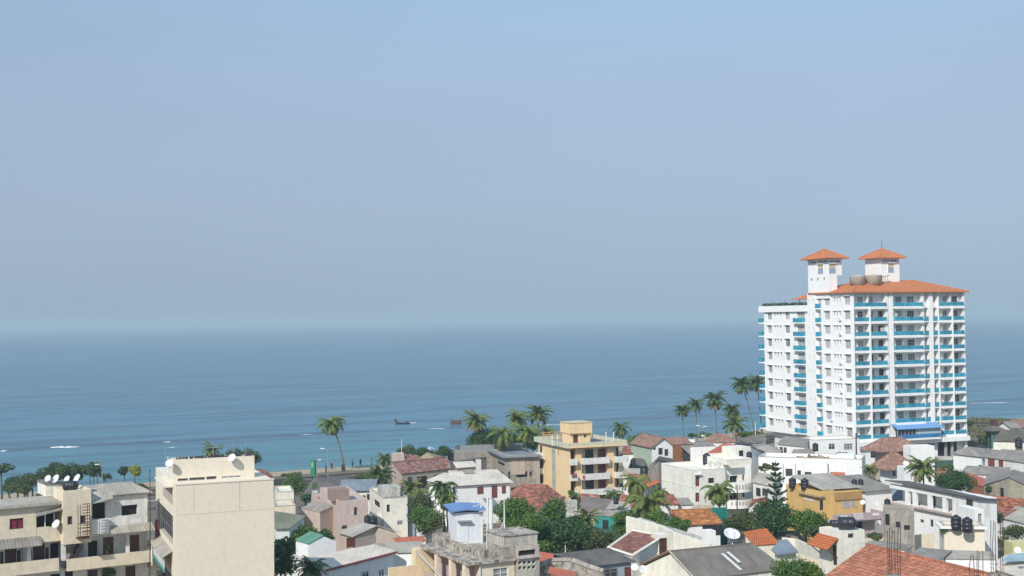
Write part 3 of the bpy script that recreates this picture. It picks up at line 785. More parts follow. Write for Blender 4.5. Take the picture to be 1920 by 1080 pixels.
# ------------------------------------------------------------------ the hotel
def hotel():
    b = B('hotel', 'tall white beach hotel with turquoise balconies and two orange roofed towers', 1600, 549, 270, 22, 'hotel', h=None)
    H0, FL, ST = b.h, 2.8+(33.0-29.0), 3.1
    top = b.h; zk = [top-3.1*(10-k) for k in range(10)]        # floor levels
    fx = lambda p, y=0: b.f(p, 690, y)[0]
    ly = lambda p, x=0: b.l(p, 690, x)[0]
    w = fx(1811); dm = ly(1534); xa = fx(1603.5)
    # left side of the main block
    lw = []
    for k, z in enumerate(zk):
        lw.append(((ly(1558), ly(1548), z+.62, z+2.45), 'wg', 'window', .3))
        for c in (1566.5, 1571.5, 1577): lw.append(((ly(c+1.3), ly(c-1.3), z+1.3, z+2.4), 'wg', 'vent_window', .22))
        lw.append(((ly(1596), ly(1585.5), z+.62, z+2.45), 'wg', 'window', .3))
        lw.append(((ly(1541.5), ly(1536), z+.1, z+2.4), 'bal', 'balcony_door'))
    b.mb('side_podium', MB().box(.7, xa-.01, .8, dm, 0, zk[0]-1.22), HOTELW); body(b, HOTELW, xa, dm, zk[0]-1.2, top, (), lw, name='side_wall', rev=.3)
    # the core behind the balconies
    Y = 1.05; bays = [(1603.5, 1629.6), (1630.4, 1662), (1677, 1730), (1734.5, 1744), (1751.5, 1760.5), (1763, 1784), (1785, 1807)]
    fw = []
    for k, z in enumerate(zk):
        for (p, q, st) in ((1610, 1620, 'wg'), (1633, 1639, 'bal'), (1648, 1660, 'g'), (1681, 1693, 'wg'), (1703, 1716, 'wg'), (1736, 1743, 'g'), (1753, 1759.5, 'wg'), (1770, 1777, 'bal'), (1788, 1798, 'w')):
            if k == 9 and p in (1736, 1648): continue
            fw.append(((fx(p, Y), fx(q, Y), z+.06, z+2.35), st, 'balcony_door'))
    body(b, HOTELW, w-xa, dm-Y, 0, top, fw, (), x=xa, y=Y, name='wall', rev=.2)
    # piers between the bays
    edges = [xa]+[v for p, q in bays for v in (fx(p), fx(q))]+[w]
    m = MB(); zb = zk[0]-.35
    ps = [(fx(1629.6), fx(1630.4)), (fx(1662), fx(1667.3)), (fx(1669.3), fx(1677)), (fx(1730), fx(1734.5)), (fx(1744), fx(1751.5)), (fx(1760.5), fx(1763)), (fx(1784), fx(1785)), (fx(1807), w)]
    for i, (p, q) in enumerate(ps): m.box(p, q, 0, Y-.003, zb if i not in (1, 2, 7) else 0, top)
    b.mb('piers', m, HOTELW)
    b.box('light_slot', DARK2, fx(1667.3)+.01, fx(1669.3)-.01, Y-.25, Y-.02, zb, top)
    # balconies
    for k, z in enumerate(zk):
        for i, (p, q) in enumerate(bays):
            x0, x1 = fx(p), fx(q); small = i in (3, 4)
            if k == 0 and i in (2, 3): continue
            pr = 0 if small else (.4 if i != 2 else .5)
            if k == 9 and small:
                b.box('infill_wall', HOTELW, x0+.003, x1-.003, .25, .5, z-.2, z+.9); continue
            m = MB(); e = .02
            m.box(x0+e, x1-e, -pr+.0, Y-.02, z-.24, z)
            if pr: m.box(x0-.06, x1+.06, -pr-.12, -pr-.003, z-.38, z+.16)
            o = b.mb('balcony', m, HOTELW)
            g = MB(); g.box(x0+.05, x1-.05, -pr-.05 if pr else .08, -pr if pr else .12, z+.17 if pr else z+.02, z+.98)
            if pr: g.box(x0+.0, x0+.05, -pr, -.02, z+.17, z+.98).box(x1-.05, x1, -pr, -.02, z+.17, z+.98)
            g.build('glass_panel', TEAL, o)
            r_ = MB().box(x0+.0, x1, -pr-.075 if pr else .06, -pr+.03 if pr else .14, z+1.02, z+1.07)
            n_ = max(2, round((x1-x0)/1.3))
            for j in range(n_+1):
                xx = x0+.03+(x1-x0-.08)*j/n_; r_.box(xx, xx+.03, -pr-.07 if pr else .06, -pr-.052 if pr else .078, z+.17, z+1.018)
            r_.build('handrail', METAL, o)
        if k < 10:
            # small corner balconies by the lift shaft
            y0, y1 = ly(1541.8), ly(1535.3); o = b.mb('corner_balcony', MB().box(-.75, -.003, y0, y1, z-.25, z+.02), HOTELW)
            MB().box(-.74, -.69, y0+.02, y1-.02, z+.03, z+1.0).box(-.688, -.01, y0+.02, y0+.07, z+.03, z+1.0).build('glass_panel', TEAL, o)
    for p, q in ((1629, 1631), (1784, 1785.4)):
        b.mb('balcony_divider', MB().box(fx(p)-.05, fx(q)+.05, -.62, -.0, zk[0]-.3, zk[9]+.1), HOTELW)
    # air conditioners on the side wall and things left out on the balconies
    rr = random.Random(9)
    for k in range(9):
        if rr.random() < .75: y = ly(rr.choice((1560.5, 1583, 1580))); b.mb('air_conditioner', MB().box(-.38, -.003, y, y+.8, zk[k]+.35, zk[k]+.9), WFR)
    for k in range(10):
        for (p, q) in (bays[0], bays[1], bays[2], bays[5], bays[6]):
            if rr.random() < .45:
                x0, x1 = fx(p)+.3, fx(q)-.5; x = rr.uniform(x0, x1); z = zk[k]
                if rr.random() < .5: b.mb('balcony_chair', MB().box(x, x+.5, .2, .7, z+.4, z+.45).box(x, x+.5, .66, .71, z+.45, z+.95).box(x, x+.05, .2, .25, z, z+.4).box(x+.45, x+.5, .2, .25, z, z+.4), rr.choice([WFR, WOODR, DKMET]))
                else: b.mb('drying_cloth', MB().box(x, x+rr.uniform(.5, 1.1), .02, .05, z+1.1, z+rr.uniform(1.7, 1.95)), flat('cloth_%d' % rr.randrange(5), rr.choice([(.6, .6, .62), (.45, .42, .4), (.3, .36, .45), (.55, .53, .45)]), .9))
    # ground floor: white base, open garage on the right
    m = MB(); m.box(xa+.01, fx(1757), .35, Y-.01, 0, zb); b.mb('podium_wall', m, HOTELW)
    b.mb('podium_band', MB().box(xa, w+.02, -.9, .34, zb-1.0, zb-.003), HOTELW)
    b.mb('garage_opening', MB().box(fx(1762), fx(1796), .9, 1.45, 0, zb-1.1), DARK)
    m = MB()
    for p in (1770, 1782): m.box(fx(p), fx(p)+.5, .1, .5, 0, zb-1.0)
    b.mb('garage_column', m, GREYP)
    wr = b.mb('podium_window', MB().box(fx(1712), fx(1751), .27, .35, zb-2.6, zb-1.25), WFR)
    m = MB()
    for j in range(12): xx = fx(1713)+(fx(1750)-fx(1713))*j/12; m.box(xx+.05, xx+.42, .22, .27, zb-2.5, zb-1.35)
    m.build('pane', GLASS, wr)
    # the glazed blue veranda low on the front
    z = zk[0]; x0, x1 = fx(1669.5), fx(1751)
    o = b.mb('glazed_veranda', MB().box(x0, x1, -1.9, -.01, z-.5, z-.1), HOTELW)
    MB().box(x0+.05, x1-.05, -1.88, -1.8, z-.1, z+.75).build('blue_panel', BLUEG, o)
    m = MB()
    for j in range(13):
        xx = x0+.05+(x1-x0-.16)*j/12; m.box(xx, xx+.06, -1.87, -1.80, z+.75, z+2.15)
    m.build('mullions', WFR, o)
    MB().box(x0+.06, x0+(x1-x0)*.42, -1.84, -1.82, z+.76, z+2.14).build('pane', GLASS, o); MB().box(x0+(x1-x0)*.43, x1-.06, -1.84, -1.82, z+.76, z+2.14).build('pane', glassy('pale_glass', (.32, .42, .44), .2), o)
    MB().shell([(x0-.3, -2.5, z+2.05), (x1+.5, -2.5, z+2.05), (x1+.1, .0, z+3.0), (x0-.1, .0, z+3.0)], [(0, 1, 2, 3)], .08).build('canopy', flat('blue_canopy', (.16, .34, .62), .5), o)
    # main roof
    hip(b, T_HOTEL, 0, w, 0, dm+1.6, top, 2.6, .7, .2)
    b.box('eaves_board', plaster('eaves_brown', (.25, .14, .1), .2), -.62, w+.62, -.62, dm+2.2, top-.02, top+.1)
    # lift shaft and left wing
    ys0, ys1 = dm, ly(1515.5, -.5); yw = ly(1432)
    sl = [((ys0+(ys1-ys0)*f_, ys0+(ys1-ys0)*f_+.3, z+1.2, z+2.0), 'd', 'slit_window') for z in zk for f_ in (.2, .75)]
    body(b, HOTELW, 6.5, ys1-ys0-.02, 0, top+.2, (), sl, x=-.5, y=ys0+.01, name='shaft_wall', rev=.2)
    ztop = zk[9]+.25; lw = []; X = .3; lx = lambda p: b.l(p, 690, X)[0]
    for z in zk[:9]:
        lw += [((lx(1448.5), lx(1440.5), z+.65, z+2.45), 'wg', 'window', .3), ((lx(1482), lx(1473.5), z+.65, z+2.45), 'wg', 'window', .3), ((lx(1510.5), lx(1496), z+.05, z+2.4), 'bal', 'balcony_door')]
        for c in (1454.5, 1459.5, 1465.5): lw.append(((lx(c+1.2), lx(c-1.2), z+1.3, z+2.4), 'wg', 'vent_window', .22))
    b.box('wing_podium', WHITE2, X+1.6, X+9, ys1+.02, yw-1.2, 0, zk[0]-.62); body(b, HOTELW, 9.5, yw-ys1-.02, zk[0]-.6, ztop, (), lw, x=X, y=ys1+.01, name='wing_wall', rev=.3)
    for z in zk[:9]:
        y0, y1 = lx(1511.5), lx(1493.5); o = b.mb('wing_balcony', MB().box(X-.8, X-.003, y0, y1, z-.25, z+.02), HOTELW)
        MB().box(X-.79, X-.74, y0+.02, y1-.02, z+.03, z+1.0).box(X-.738, X-.01, y0+.02, y0+.07, z+.03, z+1.0).box(X-.738, X-.01, y1-.07, y1-.02, z+.03, z+1.0).build('glass_panel', TEAL, o)
        y0, y1 = yw+.003, yw+1.6; o = b.mb('end_balcony', MB().box(X-.6, X+7, yw-.01, y1, z-.25, z+.02), HOTELW)
        MB().box(X-.59, X-.54, yw+.0, y1-.02, z+.03, z+1.0).box(X-.5, X+6.9, y1-.08, y1-.03, z+.03, z+1.0).build('glass_panel', TEAL, o)
    m = MB().box(X-.45, X+9.6, ys1+.02, ys1+.25, ztop+.003, ztop+.7).box(X-.45, X-.25, ys1+.25, yw+1.3, ztop-.9, ztop+.5).box(X-.45, X+9.6, yw+1.3, yw+1.6, ztop-.9, ztop+.5)
    m.box(X-.25, X+9.4, yw+.003, yw+1.3, ztop-.3, ztop+.0); b.mb('wing_parapet', m, HOTELW)
    # roof garden on the wing
    rs = np.random.default_rng(3); A = []; Bq = []; k = 0
    for i in range(36):
        y = ys1+1+(yw-ys1)*i/36; V, Fq = leaves(rs, np.array([X+.3+rs.uniform(-.1, .5), y, ztop+.75]), np.array([.45, .5, .45 if i % 9 else .9]), 46, .3)
        A.append(V); Bq.append(Fq+k); k += len(V)
    np_mesh('roof_garden', np.concatenate(A), np.concatenate(Bq), LEAFD, b.root)
    m = MB(); za = ztop+.7
    for q in range(4): m.box(X+1.6+q % 2*4, X+1.8+q % 2*4, ys1+1.4+q//2*5, ys1+1.6+q//2*5, za-.7, za+1.3)
    o = b.mb('roof_pavilion', m, HOTELW)
    v = [(X+.6, ys1+.3, za+1.3), (X+7, ys1+.3, za+1.3), (X+7, ys1+8.2, za+1.3), (X+.6, ys1+8.2, za+1.3), (X+3.6, ys1+3.2, za+2.7)]
    MB().shell(v, [(0, 1, 4), (1, 2, 4), (2, 3, 4), (3, 0, 4)], .12).build('pavilion_roof', T_HOTEL, o)
    # towers
    INK = flat('dark_blue_letters', (.03, .04, .16)); YP = flat('yellow_stained_pane', (.60, .50, .28), .3); BP = flat('blue_stained_pane', (.30, .36, .50), .3)
    def tower(pxl, pxc, pxr, pyc, yloc, words_left, corner_cut):
        # near corner at local (xc, yc)
        d = b.loc(pxc, pyc); t_ = (yloc-b.e.y)/d.y; p = b.e+d*t_; xc, yc, zt = p.x, yloc, p.z
        d1 = b.loc(pxl, pyc); tt = (xc-b.e.x)/d1.x; dep = (b.e+d1*tt).y-yc
        d2 = b.loc(pxr, pyc); tt = (yc-b.e.y)/d2.y; wid = (b.e+d2*tt).x-xc
        dep = min(dep, 8.5)
        T = MB()
        if corner_cut: T.box(xc, xc+wid*.62, yc, yc+dep, top-1, zt-3.6).box(xc, xc+wid, yc, yc+dep, zt-3.6, zt)
        else: T.box(xc, xc+wid, yc, yc+dep, top-1, zt)
        o = b.mb('tower_wall', T, HOTELW)
        e = 1.15; z = zt+.02
        v = [(xc-e, yc-e, z), (xc+wid+e, yc-e, z), (xc+wid+e, yc+dep+e, z), (xc-e, yc+dep+e, z), (xc+wid/2, yc+dep/2, z+2.1)]
        ro = MB().shell([(a_, b_, c_+.18) for a_, b_, c_ in v], [(0, 1, 4), (1, 2, 4), (2, 3, 4), (3, 0, 4)], .18).build('tower_roof', T_HOTEL, b.root)
        m = MB()
        for i in range(4): m.tube([Vector(v[i])+Vector((0, 0, .2)), Vector(v[4])+Vector((0, 0, .2))], .1, 5)
        m.build('ridge_cap', T_HOTEL, ro)
        # lettering band under the eaves, two words on each face
        L = MB(); rs2 = random.Random(4)
        x = xc+wid*.06
        for wd in (7, 6):
            cw = wid*.40/7
            for c_ in range(wd):
                if rs2.random() < .5: L.box(x, x+cw*.7, yc-.05, yc-.003, z-.75, z-.66).box(x, x+cw*.25, yc-.048, yc-.004, z-.66, z-.38)
                else: L.box(x, x+cw*.28, yc-.05, yc-.003, z-.75, z-.38).box(x+cw*.45, x+cw*.7, yc-.05, yc-.003, z-.75, z-.38).box(x, x+cw*.7, yc-.052, yc-.005, z-.58, z-.5)
                x += cw
            x += wid*.08
        if words_left:
            y = yc+dep*.08
            for wd in (6, 4):
                for c_ in range(wd): L.box(xc-.05, xc-.003, y, y+dep*.045, z-.75, z-.38 if c_ % 2 else z-.5); y += dep*.07
                y += dep*.1
        L.build('lettering', INK, o)
        # painted glass windows
        for F_, u0, u1 in ((Face((0, yc, 0), (1, 0, 0), (0, 0, 1), (0, -1, 0)), xc+wid*.02 if corner_cut else xc+wid*.36, xc+wid*.52 if corner_cut else xc+wid*.68), (Face((xc, 0, 0), (0, 1, 0), (0, 0, 1), (-1, 0, 0)), yc+dep*.25 if words_left else None, yc+dep*.5)):
            if u0 is None: continue
            fr = MB(); fr.fbox(F_, u0-.1, u1+.1, z-1.12, z-1.0, .003, .35); fr.fbox(F_, u0-.1, u0, z-3.2, z-1.12, .003, .1); fr.fbox(F_, u1, u1+.1, z-3.2, z-1.12, .003, .1); q = fr.build('stained_window', HOTELW, o)
            MB().fbox(F_, u0, u1, z-2.1, z-1.13, .004, .04).build('yellow_pane', YP, q)
            MB().fbox(F_, u0, u1, z-3.2, z-2.101, .004, .04).build('blue_pane', BP, q)
        if corner_cut:
            m = MB()
            for j in range(3): m.box(xc-.04, xc+.0, yc+dep*(.2+.3*j), yc+dep*(.2+.3*j)+.3, z-4.6, z-4.0)
            m.build('slit_window', DARK2, o)
        return xc, yc, wid, dep, zt
    t1 = tower(1514.5, 1553.5, 1578, 485, dm*.62, True, True)
    t2 = tower(1622, 1652, 1686, 484, dm*.5, False, False)
    # concrete tanks and clutter on the ridge
    for (p, q, wd, ht) in ((1608, 529, 3.3, 1.3), (1637, 529, 3.8, 1.5)):
        d = b.loc(p, q); yy = dm*.42; t_ = (yy-b.e.y)/d.y; c = b.e+d*t_
        MB().lathe([(wd*.5, -.6), (wd*.5, ht*.9), (wd*.52, ht), (wd*.3, ht+.12), (.15, ht+.2)], 20, tuple(c)).build('roof_tank', CONCL, b.root, True)
    m = MB(); d = b.loc(1654, 529); t_ = (dm*.42-b.e.y)/d.y; c = b.e+d*t_
    for q in range(4): m.tube([(c.x+q*.5, c.y, c.z-.5), (c.x+q*.5, c.y, c.z+1.4)], .06, 5)
    m.tube([(c.x-.3, c.y, c.z+1.1), (c.x+2, c.y, c.z+1.5)], .08, 5); b.mb('pipework', m, CONC)
    m = MB(); m.tube([(t2[0]+t2[2]/2, t2[1]+t2[3]/2, t2[4]+2), (t2[0]+t2[2]/2, t2[1]+t2[3]/2, t2[4]+4)], .05, 5).tube([(t2[0]+t2[2]*.9, t2[1]+t2[3]/2, t2[4]+.8), (t2[0]+t2[2]*.9, t2[1]+t2[3]/2, t2[4]+2.0)], .04, 5)
    b.mb('lightning_rod', m, DKMET)
    return b
HOTEL = hotel()
# ------------------------------------------------------------------ houses with free outlines
CHECK = []
def pz(p, yaw0=None):
    """(px, py, z) -> world point on the ray at that height; ('w', x, y, z) passes through"""
    if p[0] == 'w': return Vector(p[1:])
    if p[2] < 0: return at(p[0], p[1], -p[2])     # negative third value = distance
    return atz(p[0], p[1], p[2])
def polyhouse(label, V, faces, outline, rmat, wmat, ov=.35, t=.1, wins=(), name='house', cat='house', roofn='roof', group=None, z0=0, ridges=(), pitch=None):
    P = [pz(p) for p in V]
    if pitch:      # the far corners lie on the plane that rises from the front eave at this pitch
        e = (P[1]-P[0]); h = Vector((-e.y, e.x, 0)).normalized(); h = h if h.y > 0 else -h; s = h*math.cos(R(pitch))+Vector((0, 0, math.sin(R(pitch)))); n = e.cross(s).normalized()
        for i in range(2, len(P)):
            d = ray(V[i][0], V[i][1]); P[i] = EYEP+d*((P[0]-EYEP).dot(n)/d.dot(n))
    CHECK.append((label, P, faces)); O = P[outline[0]].copy(); O.z = 0
    b = B.__new__(B); b.root = empty(name, O, label, cat, group); L = [p-O for p in P]; b.O = O; b.P = L
    fs = []
    for f in faces:      # make every roof face look up
        a = (L[f[1]]-L[f[0]]).cross(L[f[2]]-L[f[0]]); fs.append(tuple(f) if a.z > 0 else tuple(reversed(f)))
    o = MB().shell([tuple(p) for p in L], fs, t).build(roofn, rmat, b.root)
    for (i, j) in ridges: MB().tube([L[i]+Vector((0, 0, .03)), L[j]+Vector((0, 0, .03))], .1, 5).build('ridge_cap', rmat, o)
    if wmat is not None:
        c = sum((L[i] for i in outline), Vector())/len(outline); W = []
        for i in outline:
            d = Vector((c.x-L[i].x, c.y-L[i].y, 0)); q = L[i].copy(); q += d.normalized()*min(ov, d.length*.4) if d.length > .01 else d; q.z = L[i].z-t-.02-ov*.18; W.append(q)
        m = MB(); n = len(W); m.v = [tuple(q) for q in W]+[(q.x, q.y, z0) for q in W]
        ar = sum(W[k].x*W[(k+1)%n].y-W[(k+1)%n].x*W[k].y for k in range(n))
        for k in range(n):
            q = (k, (k+1)%n, n+(k+1)%n, n+k); m.f.append(q if ar < 0 else tuple(reversed(q)))
        m.build('wall', wmat, b.root); b.W = W
        for (k, rect, st) in wins: wallwin(b, k, rect, st)
    return b
def segface(b, k):
    W = b.W; a, c = W[k], W[(k+1) % len(W)]; a = Vector((a.x, a.y, 0)); c = Vector((c.x, c.y, 0)); U = (c-a).normalized(); N_ = U.cross(Vector((0, 0, 1)))
    if N_.dot(EYEP-b.O-a) < 0: N_ = -N_
    return Face(a, U, (0, 0, 1), N_)
def wallwin(b, k, rect, st):
    F_ = segface(b, k)
    def uv(px, py):
        d = ray(px, py); e = EYEP-b.O; t = (F_.O-e).dot(F_.N)/d.dot(F_.N); q = e+d*t; return (q-F_.O).dot(F_.U), q.z
    x0, y0, x1, y1 = rect; cy = (y0+y1)/2; cx = (x0+x1)/2
    a, c = sorted((uv(x0, cy)[0], uv(x1, cy)[0])); z0_, z1_ = uv(cx, y1)[1], uv(cx, y0)[1]
    if st == 'd':
        m = MB().fbox(F_, a, c, z0_, z1_, -.02, .03); m.build('opening', DARK, b.root)
    else: opening(b.root, F_, (a, c, z0_, z1_), st, .1, name='door' if 'door' in st else 'window', n=.12)
def wallline(label, P, thick, mt, name='boundary_wall', cat='wall', z0=0, coping=None, group=None):
    P = [pz(p) for p in P]; O = P[0].copy(); O.z = 0
    r = empty(name, O, label, cat, group); L = [p-O for p in P]; m = MB(); cp = MB()
    for a, c in zip(L, L[1:]):
        U = Vector((c.x-a.x, c.y-a.y, 0)).normalized(); Nn = Vector((-U.y, U.x, 0))*thick
        for q in range(1):
            A, C_ = a.copy(), c.copy(); i = len(m.v)
            m.v += [(A.x, A.y, z0), (C_.x, C_.y, z0), (C_.x, C_.y, C_.z), (A.x, A.y, A.z), (A.x+Nn.x, A.y+Nn.y, z0), (C_.x+Nn.x, C_.y+Nn.y, z0), (C_.x+Nn.x, C_.y+Nn.y, C_.z), (A.x+Nn.x, A.y+Nn.y, A.z)]
            for f in ((0,1,2,3),(5,4,7,6),(3,2,6,7),(1,5,6,2),(4,0,3,7)): m.f.append(tuple(i+k for k in f))
        if coping: cp.tube([a+Nn*.5+Vector((0, 0, .05)), c+Nn*.5+Vector((0, 0, .05))], thick*.72, 4)
    m.build('wall', mt, r)
    if coping: cp.build('coping', coping, r)
    return r
# ------------------------------------------------------------------ apartment building on the far left
def left_apartments():
    b = B('apartment_building', 'cream and white apartment building with an outside stair tower, corridor balconies and brown doors', -40, 955, 112, 33, 'apartment block')
    X = lambda px, py, y=0: b.f(px, py, y)[0]
    Z = lambda px, py, y=0: b.f(px, py, y)[1]
    yc = 1.3; xr = X(284, 1000); z_c = Z(60, 1019); z_cr = Z(240, 994); zb = Z(60, 1047)       # ceilings and balcony tops
    zt = Z(30, 949)
    # body behind the corridors, with doors and windows of two storeys
    fw = []
    def R_(x0, y0, x1, y1, st, nm=None): fw.append((b.F(x0, y0, x1, y1, yc), st) if nm is None else (b.F(x0, y0, x1, y1, yc), st, nm))
    R_(9, 1027, 31, 1072, 'ddoor'); R_(62, 1020, 84, 1066, 'ddoor'); R_(94, 1018, 113, 1062, 'd', 'door')
    R_(0, 1034, 7, 1060, 'g'); R_(31.5, 1031, 39, 1058, 'g'); R_(54, 1029, 61, 1056, 'g'); R_(84.5, 1026, 92, 1052, 'g')
    R_(165, 1014, 183, 1046, 'd', 'door'); R_(193, 1007, 213, 1040, 'door'); R_(241, 1003, 261, 1034, 'door')
    R_(95, 1076, 113, 1110, 'd', 'door'); R_(122, 1070, 137, 1105, 'd', 'door'); R_(164, 1068, 183, 1108, 'ddoor'); R_(235, 1061, 254, 1096, 'ddoor'); R_(193, 1066, 213, 1100, 'g')
    R_(12, 1082, 50, 1120, 'ddoor')
    body(b, WHITE2, xr-.02, 3.4, 0, z_c-.01, fw, (), y=yc, name='corridor_wall', rev=.18)
    # corridor floors and parapets, lower ones too
    for dz in (0, -3.0, -6.0):
        for (p, q, ya, yb) in ((-40, 110, 1047, 1075), (125, 284, 1033, 1062)):
            x0, x1 = X(p, ya), X(q, ya); c = (p+q)/2; a0 = Z(c, 1054 if p < 0 else 1040)+dz; a1 = Z(c, 1078 if p < 0 else 1062)+dz
            o = b.box('balcony_parapet', CREAM, x0 if p > 0 else 0, x1, -.12, .03, a1, a0); MB().box(x0 if p > 0 else 0, x1, .031, yc-.01, a1+.02, a1+.18).build('corridor_floor', CONCL, o)
    # upper floor, left part
    x68, x118, x172 = X(68, 980), X(119, 980), X(172, 980)
    body(b, CREAM, x68, 4, z_c, zt, [(b.F(18, 972, 44, 992), 'c')], (), name='upper_wall', rev=.15)
    roofm = MB().shell([(-.3, -.35, zt+.1), (x118+.3, -.35, zt+.1), (x118+.3, 4.2, zt+.2), (-.3, 4.2, zt+.2)], [(0, 1, 2, 3)], .12); b.mb('flat_roof', roofm, A_LIGHT)
    b.mb('fascia', MB().box(-.32, x118+.3, -.42, -.36, zt-.12, zt+.14), CONCL)
    # open verandah under the sloping roof
    z1 = Z(95, 987); b.box('verandah_parapet', CREAM, x68+.01, x118-.01, .02, .2, z_c, z1)
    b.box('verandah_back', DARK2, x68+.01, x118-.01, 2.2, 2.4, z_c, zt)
    b.mb('verandah_gable', MB().poly((x68+.01, .1, Z(70, 968)), (x118-.01, .1, Z(118, 953)), (x118-.01, .1, zt), (x68+.01, .1, zt)), CREAM)
    b.mb('verandah_roof', MB().shell([(x68-.1, -.7, Z(68, 966)), (x118+.0, -.7, Z(118, 952)), (x118+.0, .6, Z(118, 946)), (x68-.1, .6, Z(68, 958))], [(0, 1, 2, 3)], .06), A_GREY)
    for q in (84, 101): b.mb('post', MB().box(X(q, 980), X(q, 980)+.08, .05, .13, z1, Z(q, 962)), WFR)
    # stair tower
    tb = Z(145, 1019, -.8); tt = Z(145, 924, -.8); xa, xb = X(118.5, 980, -.8), X(171, 980, -.8)
    body(b, CREAM, xb-xa, 3.6, tb, tt, [(b.F(126.5, 968, 136, 984, -.8), 'g'), (b.F(151, 966, 161, 982, -.8), 'g')], (), x=xa, y=-.8, name='stair_tower', rev=.14)
    parapet(b, CREAM, xa, xb, -.8, 2.8, tt+.003, .25, .15)
    # caged ladder on the tower
    m = MB(); lx0, lx1 = X(146, 980, -1.5), X(168, 980, -1.5); lz0, lz1 = Z(155, 1008, -1.5), Z(155, 946, -1.5)
    for i in range(6):
        xx = lx0+(lx1-lx0)*i/5
        if i in (0, 1, 4, 5): m.tube([(xx, -1.55, lz0), (xx, -1.55, lz1)], .03, 5)
    for j in range(12):
        z = lz0+(lz1-lz0)*j/11; m.box(lx0+(lx1-lx0)*.38, lx1, -1.57, -1.53, z, z+.07)
    for j in range(4): z = lz0+.1+j*.38; m.box(lx0, lx1, -1.62, -1.58, z, z+.05)
    m.box(lx0, lx1, -1.65, -.81, lz0-.1, lz0)
    b.mb('iron_ladder', m, RUST)
    # stair bay under the tower
    b.box('stair_bay_wall', GREYP, xa, X(158, 1035, .9), .9, 1.0, Z(140, 1062), tb-.01)
    m = MB(); p0 = (X(127, 1056, .4), .4, Z(127, 1056)); p1 = (X(146, 1022, .4), .4, Z(146, 1022)); m.tube([p0, p1], .09, 5).tube([(p0[0]+.4, .1, p0[2]), (p1[0]+.4, .1, p1[2])], .05, 5)
    for j in range(9): f = j/8; m.box(p0[0]+(p1[0]-p0[0])*f, p0[0]+(p1[0]-p0[0])*f+.28, .1, .8, p0[2]+(p1[2]-p0[2])*f, p0[2]+(p1[2]-p0[2])*f+.05)
    b.mb('staircase', m, RUST)
    # upper right: white wall, dark openings, corrugated roofs
    zw = Z(240, 929); body(b, WHITE2, xr-x172-.3, 3.2, z_cr, zw, [(b.F(228, 947, 258, 966, .3), 'd', 'window'), (b.F(173, 943, 197.5, 974, .3), 'd', 'window')], (), x=x172+.02, y=.3, name='upper_wall', rev=.3)
    b.box('upper_base_wall', WHITE2, x172+.03, xr-.3, .31, 3.4, z_c-.005, z_cr-.003)
    b.box('balcony_box', WHITE2, X(172, 990, -.4), X(205, 990, -.4), -.4, .29, Z(188, 1001, -.4), Z(188, 974, -.4))
    xm = X(208, 930); v = [(X(168, 940), -.7, Z(187, 941)), (xm, -.7, Z(187, 937)+.15), (xm+1.0, 3.6, zw+.85), (X(160, 940)+.2, 3.6, zw+.8)]
    b.mb('corrugated_roof', MB().shell(v, [(0, 1, 2, 3)], .07), A_LIGHT)
    v = [(xm+.02, -.05, zw+.17), (xr+.1, -.05, zw+.17), (xr-.9, 3.6, zw+.85), (xm+1.02, 3.6, zw+.85)]
    b.mb('corrugated_roof', MB().shell(v, [(0, 1, 2, 3)], .07), A_LIGHT)
    v = [(xm+.02, -.12, zw+.12), (xr+.12, -.12, zw+.12), (xr+.12, -.02, zw+.16), (xm+.02, -.02, zw+.16)]
    # awnings over the corridors
    z2 = Z(240, 998, -.8); b.mb('awning', MB().shell([(X(205, 995), -.8, z2), (xr+.1, -.8, z2), (xr+.1, .28, z2+.55), (X(205, 995), .28, z2+.55)], [(0, 1, 2, 3)], .06), A_LIGHT)
    z2 = Z(40, 1026, -.9); b.mb('awning', MB().shell([(0, -.9, z2), (x68+.3, -.9, z2), (x68+.3, -.01, z2+.7), (0, -.01, z2+.7)], [(0, 1, 2, 3)], .06), A_GREY)
    # posts and downpipes
    for q in (283,): b.mb('downpipe', MB().tube([(X(q, 1000)+.05, -.15, Z(q, 1060)), (X(q, 1000)+.05, -.15, Z(q, 985))], .06, 6), WFR)
    b.mb('downpipe', MB().tube([(X(47, 1040), yc-.08, Z(47, 1056)), (X(47, 1040), yc-.08, z_c-.1)], .05, 6), GREYP)
    for q in (51, 116): b.box('corridor_column', WHITE2, X(q, 1035), X(q, 1035)+.35, 0.04, .35, Z(q, 1052), z_c-.02)
    b.box('corridor_column', WHITE2, X(236, 1015, .2), X(236, 1015, .2)+.3, .05, .3, Z(236, 1040), z_cr-.05)
    # small roof house behind the dishes
    z3 = Z(100, 908, 3.2); b.box('tank_house', CREAM2, X(86, 920, 3.2), X(119, 920, 3.2), 3.2, 6.5, zt+.2, z3)
    b.box('tank_house_roof', CONCD, X(85, 920, 3.1), X(120, 920, 3.1), 3.1, 6.6, z3+.003, z3+.14)
    for i, (q, yy) in enumerate(((15, 975), (60, 1016), (150, 1010), (205, 1035))): pass
    return b, tt
LA, LTOP = left_apartments()
def on_front(b, px, py, y):
    x, z = b.f(px, py, y); return b.M @ Vector((x, y, z))
def dish_at(label, b, px, py, y, wpx, rz):
    p = on_front(b, px, py, y); return dish(label, px, py, p.y, wpx, rz)
dish_at('leftmost of the four white satellite dishes above the stair tower', LA, 90.5, 897.5, 3.4, 13, -20)
dish_at('larger tilted white dish, second from the left above the stair tower', LA, 105.5, 898.5, 3.2, 17, -35)
dish_at('small round white dish, third of four above the stair tower', LA, 126.5, 898.5, 1.5, 13, -30)
dish_at('big white dish, rightmost of four above the stair tower', LA, 145.5, 897.5, 1.2, 17, -42)
dish_at('pale dish fixed to the verandah parapet beside the stair tower', LA, 106, 983, -.5, 17, -25)
